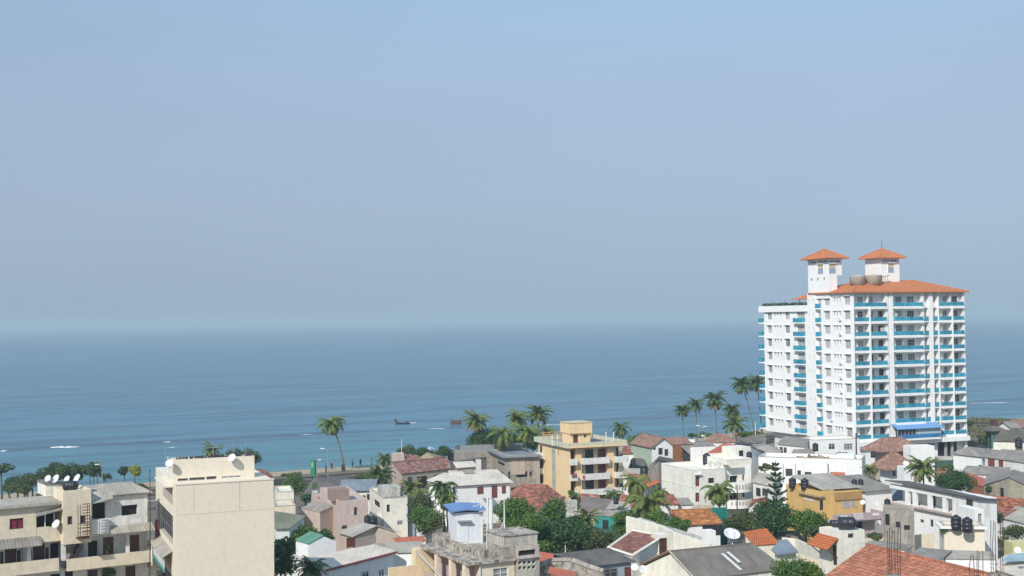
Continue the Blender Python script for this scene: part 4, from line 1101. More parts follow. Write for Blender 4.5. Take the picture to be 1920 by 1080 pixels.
p = on_front(LA, 127, 921, .4); o = tank('black tank lying on its side on top of the stair tower', 122, 920, p.y, 19, lie=75)
def laundry():
    p = on_front(LA, 200, 1036, .3)
    r = empty('potted_plant', (p.x, p.y, p.z-.3), 'small potted plant on the corridor balcony of the cream apartments', 'potted plant')
    MB().lathe([(.13, 0), (.2, .32), (.21, .36), (.1, .36)], 12).build('pot', flat('clay', (.3, .12, .07)), r)
    V, Fq = leaves(np.random.default_rng(1), np.array([0, 0, .65]), np.array([.32, .32, .32]), 120, .2); np_mesh('leaves', V, Fq, LEAF, r)
laundry()
# ------------------------------------------------------------------ the tall beige block
def beige_block():
    b = B('apartment_building', 'tall plain beige block with a blank front wall and a dish-carrying roof parapet', 330, 910, 110, 22, 'apartment block')
    w = b.f(513, 903)[0]; h = b.h
    d = b.l(283, 868)[0] if b.l(283, 868)[0] < 26 else 18
    d = 15
    lw = [(b.L(296, 953, 324, 1006), 'd', 'window'), (b.L(296, 1062, 324, 1100), 'd', 'window')]
    body(b, BLOCKC, w, d, 0, h, (), lw, name='wall', rev=.5)
    # panel joints
    m = MB()
    for q in (363, 449): x = b.f(q, 930)[0]; m.box(x, x+.03, -.012, -.002, b.f(q, 958)[1], h-.02)
    zj = b.f(420, 960)[1]; m.box(0, w, -.012, -.002, zj, zj+.015)
    for nm_, q in (('a', 363), ('b', 449)): pass
    b.mb('panel_joint', m, plaster('joint_line', (.45, .40, .33), .3))
    b.mb('coping', MB().box(-.05, w+.05, -.05, .2, h+.002, h+.1), BLOCKC)
    q = b.L(296, 953, 324, 1006); m = MB()
    for i in range(9): u = q[0]+(q[1]-q[0])*i/8; m.fbox(b.LF, u, u+.06, q[2], q[3], -.12, -.07)
    m.fbox(b.LF, q[0], q[1], (q[2]+q[3])/2, (q[2]+q[3])/2+.06, -.068, -.04); b.mb('window_grille', m, GFR)
    # notch near the top of the side wall: a recessed terrace
    y0, y1, z0, z1 = b.L(306, 905, 324, 938)
    b.mb('recess', MB().fbox(b.LF, y0, y1, z0, z1, -.0, .02), TANB)
    b.mb('recess_hood', MB().fbox(b.LF, y0-.2, y1+.2, z1, z1+.12, .003, .75), BLOCKC)
    # penthouse set back from the wall
    yp = 2.6; zt = b.f(380, 867, yp)[1]; x0 = b.f(302, 870, yp)[0]; x1 = b.f(477, 870, yp)[0]; zw0, zw1 = b.f(370, 906, yp)[1], b.f(370, 896, yp)[1]
    wins = [(b.F(333, 897, 353, 907, yp), 'g'), (b.F(355, 895, 385, 905, yp), 'g'), (b.F(387, 893, 406, 903, yp), 'g'), (b.F(416, 892, 452, 903, yp), 'wg')]
    body(b, BLOCKC, x1-max(x0, .1), 1.9, h+.003, zt, wins, (), x=max(x0, .1), y=yp, name='penthouse_wall', rev=.2)
    b.box('penthouse_roof', CONCD, max(x0, .1)+.2, x1-.2, yp+.2, yp+1.7, zt+.002, zt+.03)
    parapet(b, BLOCKC, max(x0, .1), x1, yp, yp+1.9, zt+.005, .35, .14)
    # clutter along the parapet: rods, stub posts, cable trays
    m = MB(); rr = random.Random(3)
    for i in range(34):
        x = max(x0, .1)+.3+(x1-max(x0, .1)-.6)*i/33; m.box(x, x+rr.uniform(.08, .25), yp+.2, yp+.3+rr.uniform(0, .3), zt+.34, zt+.42+rr.uniform(0, .16))
    m.box(max(x0, .1)+.4, x1-.5, yp+.5, yp+.56, zt+.46, zt+.5); b.mb('cable_tray', m, DKMET)
    for q, y_, a in ((289, 857, 7), (354, 856, 2.7), (385, 885, 2.7), (416, 861, 2.8)):
        x = b.f(q, 870, a)[0] if q > 300 else .2
        b.mb('vent_pipe', MB().tube([(x, a, h-.5), (x, a, b.f(q, y_, a)[1])], .05, 6), PVCW)
    # side wall fittings: awning with washing
    y0, y1, z0, z1 = b.L(302, 1028, 323, 1058)
    b.mb('window_awning', MB().shell([(-.95, y0-.3, z1-.1), (-.95, y1+.4, z1-.1), (-.01, y1+.4, z1+.45), (-.01, y0-.3, z1+.45)], [(0, 1, 2, 3)], .05), A_LIGHT)
    o = MB().box(-.7, -.66, y0, y1, z0+.35, z1-.2).build('hanging_cloth', flat('pale_cloth', (.55, .60, .58), .9), b.root)
    MB().box(-.71, -.65, y0, y1, z0, z0+.34).build('teal_hem', flat('teal_cloth', (.06, .27, .30), .9), o)
    b.mb('side_balcony', MB().box(-.9, -.003, y1+1, y1+5, z0-1.4, z0-.2), CREAM)
    m = MB(); zz = b.l(290, 1062)[1]
    b.mb('red_shadow_panel', MB().box(-.12, -.004, y1+1.2, min(d-.3, y1+8), z0, z1+1.5), flat('dark_red_shadow', (.22, .05, .05), .8))  # reddish shadow on the side wall, put in as a dark red panel
    return b
BB = beige_block()
dish_at('white dish on the left of the beige block parapet', BB, 318, 869, 2.1, 15, -12)
dish_at('white dish on the right of the beige block parapet', BB, 435.5, 859, 2.1, 16, -22)
pole('utility_pole', 'dark wooden pole standing between the cream apartments and the beige block', 'pole', 281, 880, 1080, 112, .05, RUST)
# ------------------------------------------------------------------ front centre: concrete roof with the blue-roofed cabin
def concrete_front():
    b = B('apartment_building', 'stained concrete flat-roofed building carrying the blue-roofed cabin and white pipes', 876, 1056, 115, 28, 'apartment block')
    h = b.h; roof_z = h-.25; d = min(14, b.l(786, 1021)[0]); z0 = h
    xr = b.f(968, 1048)[0]; xb = b.f(1011, 1046)[0]; X0 = 1.3
    lichen = lichenmat('lichen_concrete', (.52, .47, .40), (.07, .06, .05)); FS = .35
    lw = [(b.L(785, 1036, 800, 1070), 'd', 'opening')]
    body(b, CREAM, xr-X0, d, 0, roof_z, [((X0+1.5, X0+3.0, roof_z-2.1, roof_z-.6), 'wg', 'window')], (), x=X0, y=FS, name='wall', rev=.15)
    b.mb('cornice', MB().box(0, xr-.01, 0, d+.6, roof_z+.003, h), lichen)
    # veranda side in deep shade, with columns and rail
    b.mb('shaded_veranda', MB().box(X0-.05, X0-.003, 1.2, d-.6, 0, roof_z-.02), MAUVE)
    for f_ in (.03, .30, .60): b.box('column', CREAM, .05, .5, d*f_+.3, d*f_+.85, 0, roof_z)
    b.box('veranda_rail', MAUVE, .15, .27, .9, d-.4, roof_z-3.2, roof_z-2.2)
    b.box('yellow_wing', YELLOW2, -.6, X0-.06, d-.5, d+.5, 0, roof_z-.01)
    b.box('red_terrace', R_RED, -3.4, .0, 1.5, d-.51, 0, roof_z-2.7)
    b.box('terrace_wall', YELLOW2, -3.6, -3.41, 1.3, d, 0, roof_z-2.3)
    b.box('terrace_end_wall', YELLOW2, -3.4, -.61, d-.5, d-.3, 0, roof_z-1.5)
    b.mb('brace', MB().tube([(-.5, d-.7, roof_z-.2), (.1, 2.2, roof_z-3.0)], .14, 6), CONCL)
    # stained parapet, set back on the cornice slab
    px0, py0 = b.t(900, 1051, z0); px0 = min(max(px0, .6), 2.6); py0 = min(max(py0, .2), 1.6); zp = z0+.95; t = .2
    b.mb('parapet', MB().box(px0, xr+.1, py0, py0+t, z0+.003, zp).box(px0, px0+t, py0+t, d+.4, z0+.003, zp).box(px0+t, xr+.1, d+.2, d+.4, z0+.003, zp), lichen)
    b.mb('roof_deck', MB().box(px0+t+.01, xb, py0+t+.01, d+.19, z0+.003, z0+.04), CONC)
    # stair block with window grid, and the tank room above
    zt = b.f(985, 1003)[1]; x0 = b.f(948, 1003)[0]
    fw = [(b.F(972, 1031, 1004, 1041), 'd', 'opening')]
    for j, (ya, yb) in enumerate(((1052, 1058.5), (1062, 1068.5))):
        for i in range(4): fw.append((b.F(971.5+i*8.6, ya-i*.5, 978+i*8.6, yb-i*.5), 'w', 'window'))
    body(b, CONCL, xb-xr-.12, 5, 0, z0+1.0, fw, (), x=xr+.11, y=-.05, name='stair_block', rev=.2)
    body(b, CONCL, xb-x0, 3.6, z0+1.02, zt, (), (), x=x0, y=.32, name='tank_room', rev=.2)
    b.box('tank_room_roof', lichen, x0-.12, xb+.12, .2, 4.05, zt+.003, zt+.1)
    b.box('tank_room_side', CONC, x0, xr+.1, .32, 3.9, z0+.05, z0+1.01)
    b.mb('ledge', MB().box(xr+.1, xb+.05, -.3, -.06, z0-.1, z0), CONCL)
    b.mb('downpipe', MB().tube([(X0+.1, FS-.1, 0), (X0+.1, FS-.1, roof_z)], .06, 6), WFR)
    return b, z0
CF, CFZ = concrete_front()
def cabin():
    D = 124.5; b = B('rooftop_cabin', 'white metal cabin with a blue roof on the stained concrete building', 852, 962, D, 16, 'equipment cabin')
    zb = CFZ+.06; b.root.location.z = 0; w = b.f(906, 962)[0]; d = 2.6
    b.h = max(b.h, zb+2.4)
    WM = plaster('white_sheet', (.70, .72, .74), .25, (.4, .42, .45))
    body(b, WM, w, d, zb, b.h, (), (), name='wall')
    b.mb('door', MB().box(.35, 1.35, -.05, -.003, zb+.15, zb+2.1), plaster('door_white', (.7, .73, .74), .1))
    b.mb('door_canopy', MB().box(.25, 1.6, -.5, -.003, zb+2.16, zb+2.26), METAL)
    m = MB()
    for q in (0.02, w-.1): m.box(q, q+.08, -.03, -.001, zb, b.h)
    b.mb('corner_post', m, WFR)
    v = [(-.45, -.4, b.h+.22), (w*.42, -.4, b.h+.36), (w+.35, -.4, b.h+.16), (w+.35, d+.3, b.h+.42), (w*.42, d+.3, b.h+.62), (-.45, d+.3, b.h+.48)]
    b.mb('roof', MB().shell(v, [(0, 1, 4, 5), (1, 2, 3, 4)], .1), A_BLUE)
    b.box('plinth', CONCL, -.3, w+.2, -.25, d+.1, zb-.1, zb)
    return b
cabin()
def antennas():
    # white pipes of differing height on steel frames
    o = at(905, 1016, 124); zb = CFZ
    r = empty('antenna_rack', (o.x, o.y, zb), 'rack of tall white antenna pipes standing beside the blue-roofed cabin', 'antenna rack')
    def pipe(px, y0, y1, D, rad, nm='antenna_pipe'):
        a, t = at(px, y1, D), at(px, y0, D); MB().tube([(a.x-o.x, D-o.y, a.z-zb), (t.x-o.x, D-o.y, t.z-zb)], rad, 7).build(nm, PVCW, r)
    for (px, y0, y1, D, rad) in ((886, 936, 985, 128, .06), (889, 940, 985, 128, .05), (897, 934, 990, 128, .08), (902, 938, 1012, 126, .07), (904, 975, 1020, 122, .12), (914, 932, 1005, 124, .1), (918, 936, 1012, 123, .06), (921, 936, 1016, 122, .13), (923, 940, 1016, 122, .05), (913, 980, 1032, 120, .05)): pipe(px, y0, y1, D, rad)
    m = MB()
    for (pa, ya, pb, yb) in ((886, 950, 900, 946), (902, 976, 925, 972), (902, 990, 924, 988), (898, 960, 922, 954), (903, 1004, 925, 1000)):
        a, t = at(pa, ya, 124), at(pb, yb, 124); m.tube([(a.x-o.x, 0, a.z-zb), (t.x-o.x, 0, t.z-zb)], .04, 5)
    m.build('cross_bar', METAL, r)
    return r
antennas()
def mast():
    a = at(946, 1003, 121); t = at(945, 926, 121); r = empty('roof_mast', (a.x, a.y, CFZ+1), 'slim white mast with angled stays on the concrete roof', 'mast'); h = t.z-CFZ-1
    MB().tube([(0, 0, 0), (0, 0, h*.6), (0, 0, h)], [.08, .06, .03], 7).build('pole', PVCW, r)
    for dx in (-1.1, -.7): MB().tube([(dx, -.3, -.3), (0, 0, h*.42)], .035, 5).build('stay', METAL, r)
mast()
# ------------------------------------------------------------------ middle left
simple('low cream block with a flat roof just right of the beige block', 520, 926, 190, 551, 7, CREAM2, roof='flat', rise=.25, yaw=14)
simple('cream ledge-roofed house under the low cream block', 516, 952, 176, 554, 6, CREAM, roof='flat', rise=.18, yaw=14)
polyhouse('small house with a red tiled roof peeping past the beige block parapet', [(470, 893, 9.5), (512, 893, 8.2), (499, 881, 10), (470, 878, 10.4)], [(0, 1, 2, 3)], [0, 1, 2, 3], T_RED, GREYP, wins=[(0, (486, 898, 494, 912), 'g')], pitch=20)
polyhouse('white house with a grey-green sheet roof beside the beige block', [(515, 992, 7), (544, 990, 7), (574, 967, 8.2), (514, 958, 8.6)], [(0, 1, 2, 3)], [0, 1, 2, 3], corrug('grey_green_sheet', (.22, .23, .17), (.12, .13, .09)), WHITE, pitch=20)
polyhouse('white box-like house with a green sheet roof', [(577, 1019, -156), (553, 1012, -159.5), (582, 996, -160.5), (606, 1003, -157), (632, 1013, -158), (609, 1006, -161.5)], [(0, 1, 2, 3)], [0, 1, 2, 5, 4, 3], A_GREEN, WHITE, ov=.12)
# long white house with a dark red roof edge
lw_ = polyhouse('long white house with a pale sheet roof and dark red roof edge', [(612, 1067, -136), (745, 1033, -146), (702, 1020, -148.5), (570, 1046, -139)], [(0, 1, 2, 3)], [0, 1, 2, 3], A_CREAM, WHITE, wins=[(0, (678, 1071, 691, 1084), 'w'), (0, (709, 1068, 720, 1082), 'w')], ov=.5)
def red_edge():
    L = lw_.P; m = MB().tube([L[0]+Vector((0, -.08, -.12)), L[1]+Vector((0, -.08, -.12))], .13, 4); m.build('roof_edge', flat('dark_red_edge', (.22, .04, .04), .6), lw_.root)
red_edge()
polyhouse('pale grey roofed extension between the long white house and the yellow wing', [(745, 1035, 6.6), (800, 1035, 6.6), (790, 1014, 7.2), (700, 1019, 7.6)], [(0, 1, 2, 3)], [0, 1, 2, 3], A_LIGHT, WHITE)
polyhouse('small pink-roofed white annex in front of the green-roofed house', [(548, 1062, 5), (572, 1048, 5), (552, 1038, 5.8), (531, 1050, 5.4)], [(0, 1, 2, 3)], [0, 1, 2, 3], A_CREAM, WHITE, pitch=16)
polyhouse('low porch with a pale roof and red trim at the foot of the beige block', [(545, 1082, 4), (590, 1075, 4), (575, 1058, 4.8), (537, 1062, 4.6)], [(0, 1, 2, 3)], [0, 1, 2, 3], A_CREAM, flat('red_paint', (.5, .04, .04)))
# pink building
pk = simple('faded pink building with a brown box on its roof', 635, 943, 176, 690, 9, PINK, yaw=18, xl=600, fw=[((664, 951, 669.5, 966), 'b'), ((641, 985, 651, 992), 'g')])
parapet(pk, PINK, 0, pk.w, 0, pk.d, pk.h, .25, .15)
def pink_extra():
    x0, _ = pk.f(621, 930, 2); x1, _ = pk.f(655, 930, 2); z1 = pk.f(638, 918, 2)[1]
    body(pk, BROWNB, x1-x0, 3, pk.h+.003, z1, (), (), x=x0, y=2, name='roof_box')
    ya = pk.l(563, 944)[0]; body(pk, PINK, 3.5, 8, 0, pk.h-2.2, (), (), x=-.02, y=pk.d+.01, name='rear_wing')
    y0 = pk.d+2; parapet(pk, PINK, 0, 3.4, pk.d+.02, pk.d+8, pk.h-2.19, .5, .15)
    pk.box('red_roof_patch', T_RED, .3, 3.2, pk.d+3.5, pk.d+6, pk.h-2.18, pk.h-1.95)
pink_extra()
polyhouse('pink terrace wing with a red awning behind the pink building', [(563, 952, -184), (600, 960, -178), (632, 946, -181), (592, 941, -188)], [(0, 1, 2, 3)], [0, 1, 2, 3], CONC, PINK, ov=.05)
# cream tower house
ct = simple('narrow cream house with a weathered white tank box on top', 719, 937, 184, 764, 6, CREAM2, yaw=16, xl=693, roof='flat', rise=.2, fw=[((725, 946, 731, 960), 'g'), ((745, 976, 756, 985), 'wg')], lw=[((700, 938, 712, 950), 'd')])
def ct_extra():
    x0 = ct.f(715, 925, 1.2)[0]; x1 = ct.f(750, 925, 1.2)[0]; z1 = ct.f(732, 913, 1.2)[1]
    body(ct, plaster('weathered_tank_box', (.58, .56, .52), 1), x1-x0, 3.2, ct.h+.2, z1, (), (), x=x0, y=1.2, name='tank_box')
    ct.mb('side_terrace', MB().box(-2.2, -.003, 1.2, 4.5, 0, ct.h-2.6), WHITE2)
    ct.mb('opening', MB().box(-2.26, -2.21, 1.6, 2.6, ct.h-4.6, ct.h-3.2), DARK)
ct_extra()
simple('small blue-grey lean-to beside the narrow cream house', 766, 963, 186, 778, 4, BLUEP, yaw=14, roof='shed', rise=.5, rmat=A_BGREY, ov=.2)
polyhouse('low white house with a pale roof behind the cabin', [(778, 990, 4), (812, 996, 4), (815, 978, 4.8), (779, 968, 4.8)], [(0, 1, 2, 3)], [0, 1, 2, 3], A_LIGHT, WHITE2, wins=[(0, (784, 992, 788, 998), 'd'), (0, (796, 995, 800, 1001), 'd')])
polyhouse('terracotta roof patch between the cream house and the concrete parapet', [(742, 1015, 5), (800, 1014, 5), (792, 1005, 5.4), (738, 1008, 5.4)], [(0, 1, 2, 3)], [0, 1, 2, 3], R_RED, CREAM)
# grey gable house under the pink one
gh = polyhouse('grey-roofed house with a pink door below the pink building', [(632, 998, 6.0), (662, 1006, 6.0), (707, 985, 7.0), (680, 980, 7.0), (752, 998, 6.0), (728, 991, 6.0)], [(0, 1, 2, 3), (3, 2, 4, 5)], [0, 1, 2, 4, 5, 3], A_LIGHT, TANB, wins=[(1, (650, 1008, 664, 1026), 'r'), (1, (703, 1002, 718, 1017), 'd')], ov=.4)
tank('round black tank on the grey roof below the pink building', 700, 989, 170, 16)
tank('half-hidden black tank left of the round one on the grey roof', 689, 984, 168, 13)
# dark roofed group by the coast road
polyhouse('house with a broad dark grey roof near the billboard', [(570, 923, 4.5), (593, 933, 4.5), (652, 914, 6.4), (589, 895, 6.6), (655, 893, 4.9)], [(0, 1, 2, 3), (3, 2, 4)], [0, 1, 2, 4, 3], A_DARK, GREYP, ov=.5, ridges=[(2, 3)])
bh = simple('house with a terracotta side wall and blue-grey roof', 640, 921, 204, 700, 6, CREAM2, yaw=4, roof='shed', rise=.9, rmat=A_BGREY, ov=.4, fw=[((668, 929, 686, 938), 'g'), ((688, 926, 699, 938), 'd')])
bh.mb('side_wall', MB().box(-.3, bh.w*.42, -.2, -.003, 0, bh.h-.1), flat('terracotta_wall', (.38, .16, .11), .8))
simple('small white shed beside the dark grey roof', 586, 926, 206, 596, 3, WHITE2, yaw=10, roof='flat', rise=.1)
# brown tiled house with the tan box
polyhouse('brown tiled house with a tan box on its roof, near the beach', [(752, 888, -231), (850, 878, -240), (834, 858, -245), (734, 867, -237)], [(0, 1, 2, 3)], [0, 1, 2, 3], T_BROWN, TANB, ov=.45, ridges=[(2, 3)], wins=[(0, (782, 893, 800, 915), 'd'), (0, (813, 890, 824, 912), 'd'), (0, (764, 894, 772, 910), 'g')])
simple('tan tank box standing on the brown tiled roof', 735, 852, 244, 758, 3.5, TANB, yaw=8, name='tank_box', cat='tank room')
polyhouse('small brown tiled dormer roof beside the tan box', [(758, 864, -243), (792, 862, -244), (784, 853, -247), (758, 851, -247)], [(0, 1, 2, 3)], [0, 1, 2, 3], T_BROWN, TANB)
polyhouse('straw-coloured pyramid roof hut behind the brown tiled house', [(776, 865, -248), (822, 863, -249), (836, 857, -257), (788, 857, -257), (801, 848, -251)], [(0, 1, 4), (1, 2, 4), (2, 3, 4), (3, 0, 4)], [0, 1, 2, 3], THATCH, TANB, name='hut', cat='hut')
polyhouse('brown tiled roof section at the right of the straw-coloured hut', [(815, 872, -243.5), (848, 868, -245), (832, 855, -249), (812, 857, -248)], [(0, 1, 2, 3)], [0, 1, 2, 3], T_BROWN, TANB)
# cream roofed house
polyhouse('large white house with a broad cream sheet roof and brown windows', [(848, 911, -206), (963, 904, -210), (932, 880, -219), (840, 882, -215)], [(0, 1, 2, 3)], [0, 1, 2, 3], A_CREAM, WHITE, ov=.7, wins=[(0, (895, 913, 906, 926), 'r'), (0, (922, 911, 932, 933), 'door'), (0, (941, 911, 948, 925), 'r')])
polyhouse('cream roof wing with a porch at the left of the large white house', [(800, 900, -208), (850, 912, -205.5), (858, 890, -213), (832, 886, -214)], [(0, 1, 2, 3)], [0, 1, 2, 3], A_CREAM, WHITE, ov=.4)
polyhouse('small upper house with a cream roof behind the large white house', [(856, 877, 8.4), (896, 874, 8.4), (886, 864, 9.6), (849, 866, 9.6)], [(0, 1, 2, 3)], [0, 1, 2, 3], A_CREAM, BROWNB, ov=.4, pitch=14)
polyhouse('grey roofed porch set on the cream sheet roof', [(872, 888, 9.1), (892, 887, 9.1), (886, 880, 9.7), (866, 881, 9.7)], [(0, 1, 2, 3)], [0, 1, 2, 3], A_GREY, None, pitch=12)
polyhouse('small white porch with pillars in front of the large white house', [(862, 925, 5.2), (888, 920, 5.2), (884, 914, 5.4), (858, 918, 5.4)], [(0, 1, 2, 3)], [0, 1, 2, 3], CONCL, WHITE, wins=[(0, (863, 928, 868, 940), 'd'), (0, (874, 926, 882, 940), 'd')])
wallline('weathered grey wall with openings behind the cream roofs', [(843, 868, 6.5), (922, 857, 6.5)], .3, CONC, coping=CONCD)
simple('white wall unit box with a round fan on the grey wall', 894, 862, 238, 902, .7, WFR, name='air_conditioner', cat='air conditioner')
# unfinished grey building
ub = simple('unfinished grey concrete building left of the yellow apartments', 950, 857, 236, 1012, 10, CONC, yaw=14, xl=922, fw=[((968, 884, 989, 895), 'd'), ((953, 884, 957, 902), 'g'), ((993, 884, 998, 893), 'g')], lw=[((932, 866, 946, 872), 'd'), ((936, 884, 944, 900), 'g')], roof='flat', rise=.2)
def ub_extra():
    m = MB(); z = ub.h+.2
    ub.mb('slab', MB().box(-.8, ub.w+.3, -.8, ub.d, ub.h-.1, ub.h+.05), A_BGREY)
    m = MB(); n = 12
    x0 = -6; 
    m.box(-6.2, ub.w, ub.d+.3, ub.d+.45, z-.2, z+1.0); ub.mb('railing', m, METAL)
    ub.mb('rear_block', MB().box(-6.4, ub.w, ub.d+.01, ub.d+5, 0, z-.21), CONC)
    ub.mb('raw_wall', MB().box(.8, ub.w*.55, -.08, -.003, ub.h-3.3, ub.h-.15), TANB)
ub_extra()
# ------------------------------------------------------------------ yellow apartments
def yellow():
    b = B('apartment_building', 'yellow four-storey apartment building with white balconies and a square tank tower', 1067, 839, 228, 22, 'apartment block')
    w = b.f(1166, 838)[0]; d = min(18, b.l(1009, 827)[0]); h = b.h; n = 4; st = 2.78
    zs = [h-.2-st*(k+1) for k in range(n)]         # floor levels, top first
    Y = 1.3; bays = [(1068.5, 1081), (1092, 1141), (1153, 1166)]; fx = lambda q, y=0: b.f(q, 870, y)[0]
    body(b, YELLOW, .25, d, 0, h, (), (), name='side_wall')
    fw = []
    for z in zs:
        for (p, q, stl) in ((1069.5, 1079, 'door'), (1097, 1113, 'b'), (1121, 1138, 'door'), (1155.5, 1166, 'b')): fw.append(((fx(p, Y), fx(q, Y), z+.1, z+2.35), stl, 'balcony_door'))
    body(b, YELLOW2, w-.27, d-Y, 0, h, fw, (), x=.26, y=Y, name='wall', rev=.25)
    for (p, q) in ((1081, 1092), (1141, 1153)): b.box('pier', YELLOW, fx(p), fx(q), .35, Y-.003, 0, h-.003)
    for z in zs:
        for i, (p, q) in enumerate(bays):
            x0, x1 = max(.0, fx(p)), min(fx(q), w); e = .35 if i else .0
            m = MB(); pr = .55 if i != 2 else .5
            m.box(x0+.003-(.25 if i == 0 else 0)*0, x1+(1.1 if i == 2 else 0), -pr, Y-.01, z-.16, z)
            m.box(x0+.003, x1+(1.1 if i == 2 else 0), -pr, -pr+.12, z+.001, z+.95).box(x0+.003, x0+.12, -pr+.121, .3, z+.001, z+.95).box(x1-.12+(1.1 if i == 2 else 0), x1+(1.1 if i == 2 else 0), -pr+.121, .3, z+.001, z+.95)
            b.mb('balcony', m, WHITE2)
    # grey-green service strip with grilles on the side, small balconies on the far left
    y0, y1 = b.l(1041, 880)[0], b.l(1035, 880)[0]
    y0, y1, _, _ = b.L(1035, 870, 1042, 880)
    SV = plaster('grey_green_strip', (.45, .46, .38), .3); b.mb('service_strip', MB().fbox(b.LF, y0, y1, 0, h-.4, .003, .05), SV)
    for k, (ya, yb) in enumerate(((841, 849), (870, 879), (899, 908))):
        q = b.L(1036.5, ya, 1040.5, yb); m = MB()
        for j in range(5): zz = q[2]+(q[3]-q[2])*j/5; m.fbox(b.LF, q[0], q[1], zz, zz+.12, .051, .09)
        b.mb('vent_grille', m, GREYP)
    for z in zs[:3]:
        b.mb('rear_balcony', MB().box(-.9, -.003, d-2.4, d-.3, z-.15, z+.9), WHITE2)
        b.mb('rear_window', MB().fbox(b.LF, d-1.9, d-.9, z+.95, z+2.2, .004, .03), DARK2)
    # roof edge: a deep projecting band, pale blue-green
    BD = plaster('pale_roof_band', (.60, .60, .46), .45)
    b.mb('roof_slab', MB().box(-.5, w+.7, -.55, d+.5, h+.003, h+.12), CONC)
    m = MB().box(-.55, w+.75, -.7, -.56, h-.1, h+.8).box(-.65, -.51, -.56, d+.5, h-.1, h+.8).box(w+.71, w+.85, -.56, d+.5, h-.1, h+.8).box(-.51, w+.71, d+.51, d+.6, h-.1, h+.8); b.mb('roof_band', m, BD)
    b.mb('band_stripe', MB().box(-.56, w+.76, -.725, -.703, h-.1, h+.3), YELLOW)
    # rear part of the roof: parapets and pergola
    OR_ = plaster('orange_parapet', (.62, .36, .16), .4)
    m = MB()
    for i in range(9): x = w*.05+w*.95*i/8; m.box(x, x+.18, d-1.0, d-.8, h+.12, h+1.7)
    m.box(w*.05, w+.1, d-1.04, d-1.01, h+1.1, h+1.3).box(w*.05, w+.1, d-1.04, d-1.01, h+1.55, h+1.7); b.mb('roof_railing', m, OR_)
    # tank tower
    yt = 5.0; x0 = b.f(1066, 800, yt)[0]; x1 = b.f(1108, 800, yt)[0]; zt = b.f(1085, 793, yt)[1]; zm = b.f(1085, 812, yt)[1]
    body(b, YELLOW, (x1-x0)*.92, 3.2, h+.13, zm, [((x0+(x1-x0)*.2, x0+(x1-x0)*.42, h+.2, zm-.25), 'door'), ((x0+(x1-x0)*.68, x0+(x1-x0)*.78, zm-.9, zm-.3), 'g')], (), x=x0+(x1-x0)*.04, y=yt, name='stair_house')
    body(b, YELLOW, x1-x0, 4.2, zm+.003, zt, (), (), x=x0, y=yt-.5, name='tank_box'); b.box('tank_rim', plaster('tank_rim', (.62, .55, .36), .5), x0-.08, x1+.08, yt-.58, yt+3.78, zt+.003, zt+.15)
    for q in (1035, 1045, 1136, 1150): x, z = b.f(q, 826, 3); b.mb('roof_post', MB().box(x, x+.15, 3, 3.15, h+.12, h+2.1), WHITE2)
    return b, zs
YB, YZ = yellow()
def washing(label, px, py, w_, col, y):
    x, z = YB.f(px, py, y); p = YB.M @ Vector((x, y, z))
    r = MB(); n = 8
    for i in range(n):
        a, c = w_*i/n, w_*(i+1)/n; s = .04*math.sin(i*1.7); s2 = .04*math.sin((i+1)*1.7); r.poly((a, s, -.7), (c, s2, -.68-.03*(i % 2)), (c, s2, 0), (a, s, 0))
    o = r.build('hanging_laundry', flat('cloth_'+label[:9].replace(' ', '_'), col, .9)); o.location = p; o.rotation_euler.z = R(22)
    tag(o, label, 'laundry'); so_ = o.modifiers.new('thick', 'SOLIDIFY'); so_.thickness = .03
washing('pale blue and white washing on the lowest wide balcony of the yellow building', 1135, 914, 1.4, (.5, .58, .68), -.7)
washing('bright red cloth at the left end of the middle balcony of the yellow building', 1093, 891, .35, (.55, .03, .03), -.7)
washing('dark and pink clothes on the small left balcony of the yellow building', 1072, 888, 1.0, (.25, .1, .14), -.7)
washing('white washing on the small right balcony of the yellow building', 1156, 914, 1.2, (.6, .6, .62), -.7)
# houses in front of the yellow building
def hip4(label, c, zt, rmat, wmat, **k):
    return polyhouse(label, c, k.pop('faces'), [0, 1, 2, 3], rmat, wmat, **k)
polyhouse('low house with a dark red tiled hip roof in front of the yellow building', [(962, 938, -203), (1006, 946, -198), (1056, 933, -205), (1018, 920, -214), (958, 915, -214), (982, 908, -208.5), (1026, 910, -208)], [(0, 1, 6, 5), (1, 2, 6), (2, 3, 6), (3, 4, 5, 6), (4, 0, 5)], [0, 1, 2, 3, 4], T_RED, WHITE2, ridges=[(5, 6), (6, 2), (6, 1)], ov=.5)
polyhouse('second red tiled roof wing lower down among the trees', [(958, 950, 3.8), (1008, 962, 3.8), (1020, 945, 5.0), (968, 935, 5.0)], [(0, 1, 2, 3)], [0, 1, 2, 3], T_RED, WHITE2, pitch=22)
polyhouse('grey-brown roofed house between the trees and the yellow building', [(1080, 957, 4.4), (1140, 962, 4.4), (1158, 938, 5.6), (1095, 930, 5.8)], [(0, 1, 2, 3)], [0, 1, 2, 3], corrug('grey_brown_sheet', (.24, .20, .18), (.12, .1, .09)), WHITE2)
simple('weathered white tank wall standing in front of the yellow building', 1062, 939, 192, 1082, 1.2, lichenmat('weathered_tank_wall', (.62, .60, .55), (.3, .28, .25)), yaw=5, name='wall_block', cat='building')
polyhouse('dark red tiled roof strip at the foot of the yellow building', [(1088, 938, 4.6), (1130, 940, 4.6), (1122, 927, 5.8), (1090, 925, 5.8)], [(0, 1, 2, 3)], [0, 1, 2, 3], T_RED, WHITE2, pitch=18)
polyhouse('white-gabled house with a dark opening right of the grey-brown roof', [(1135, 955, 4.8), (1182, 951, 4.8), (1180, 941, 5.4), (1148, 938, 5.8)], [(0, 1, 2, 3)], [0, 1, 2, 3], A_LIGHT, WHITE, wins=[(0, (1138, 957, 1152, 962), 'd')])
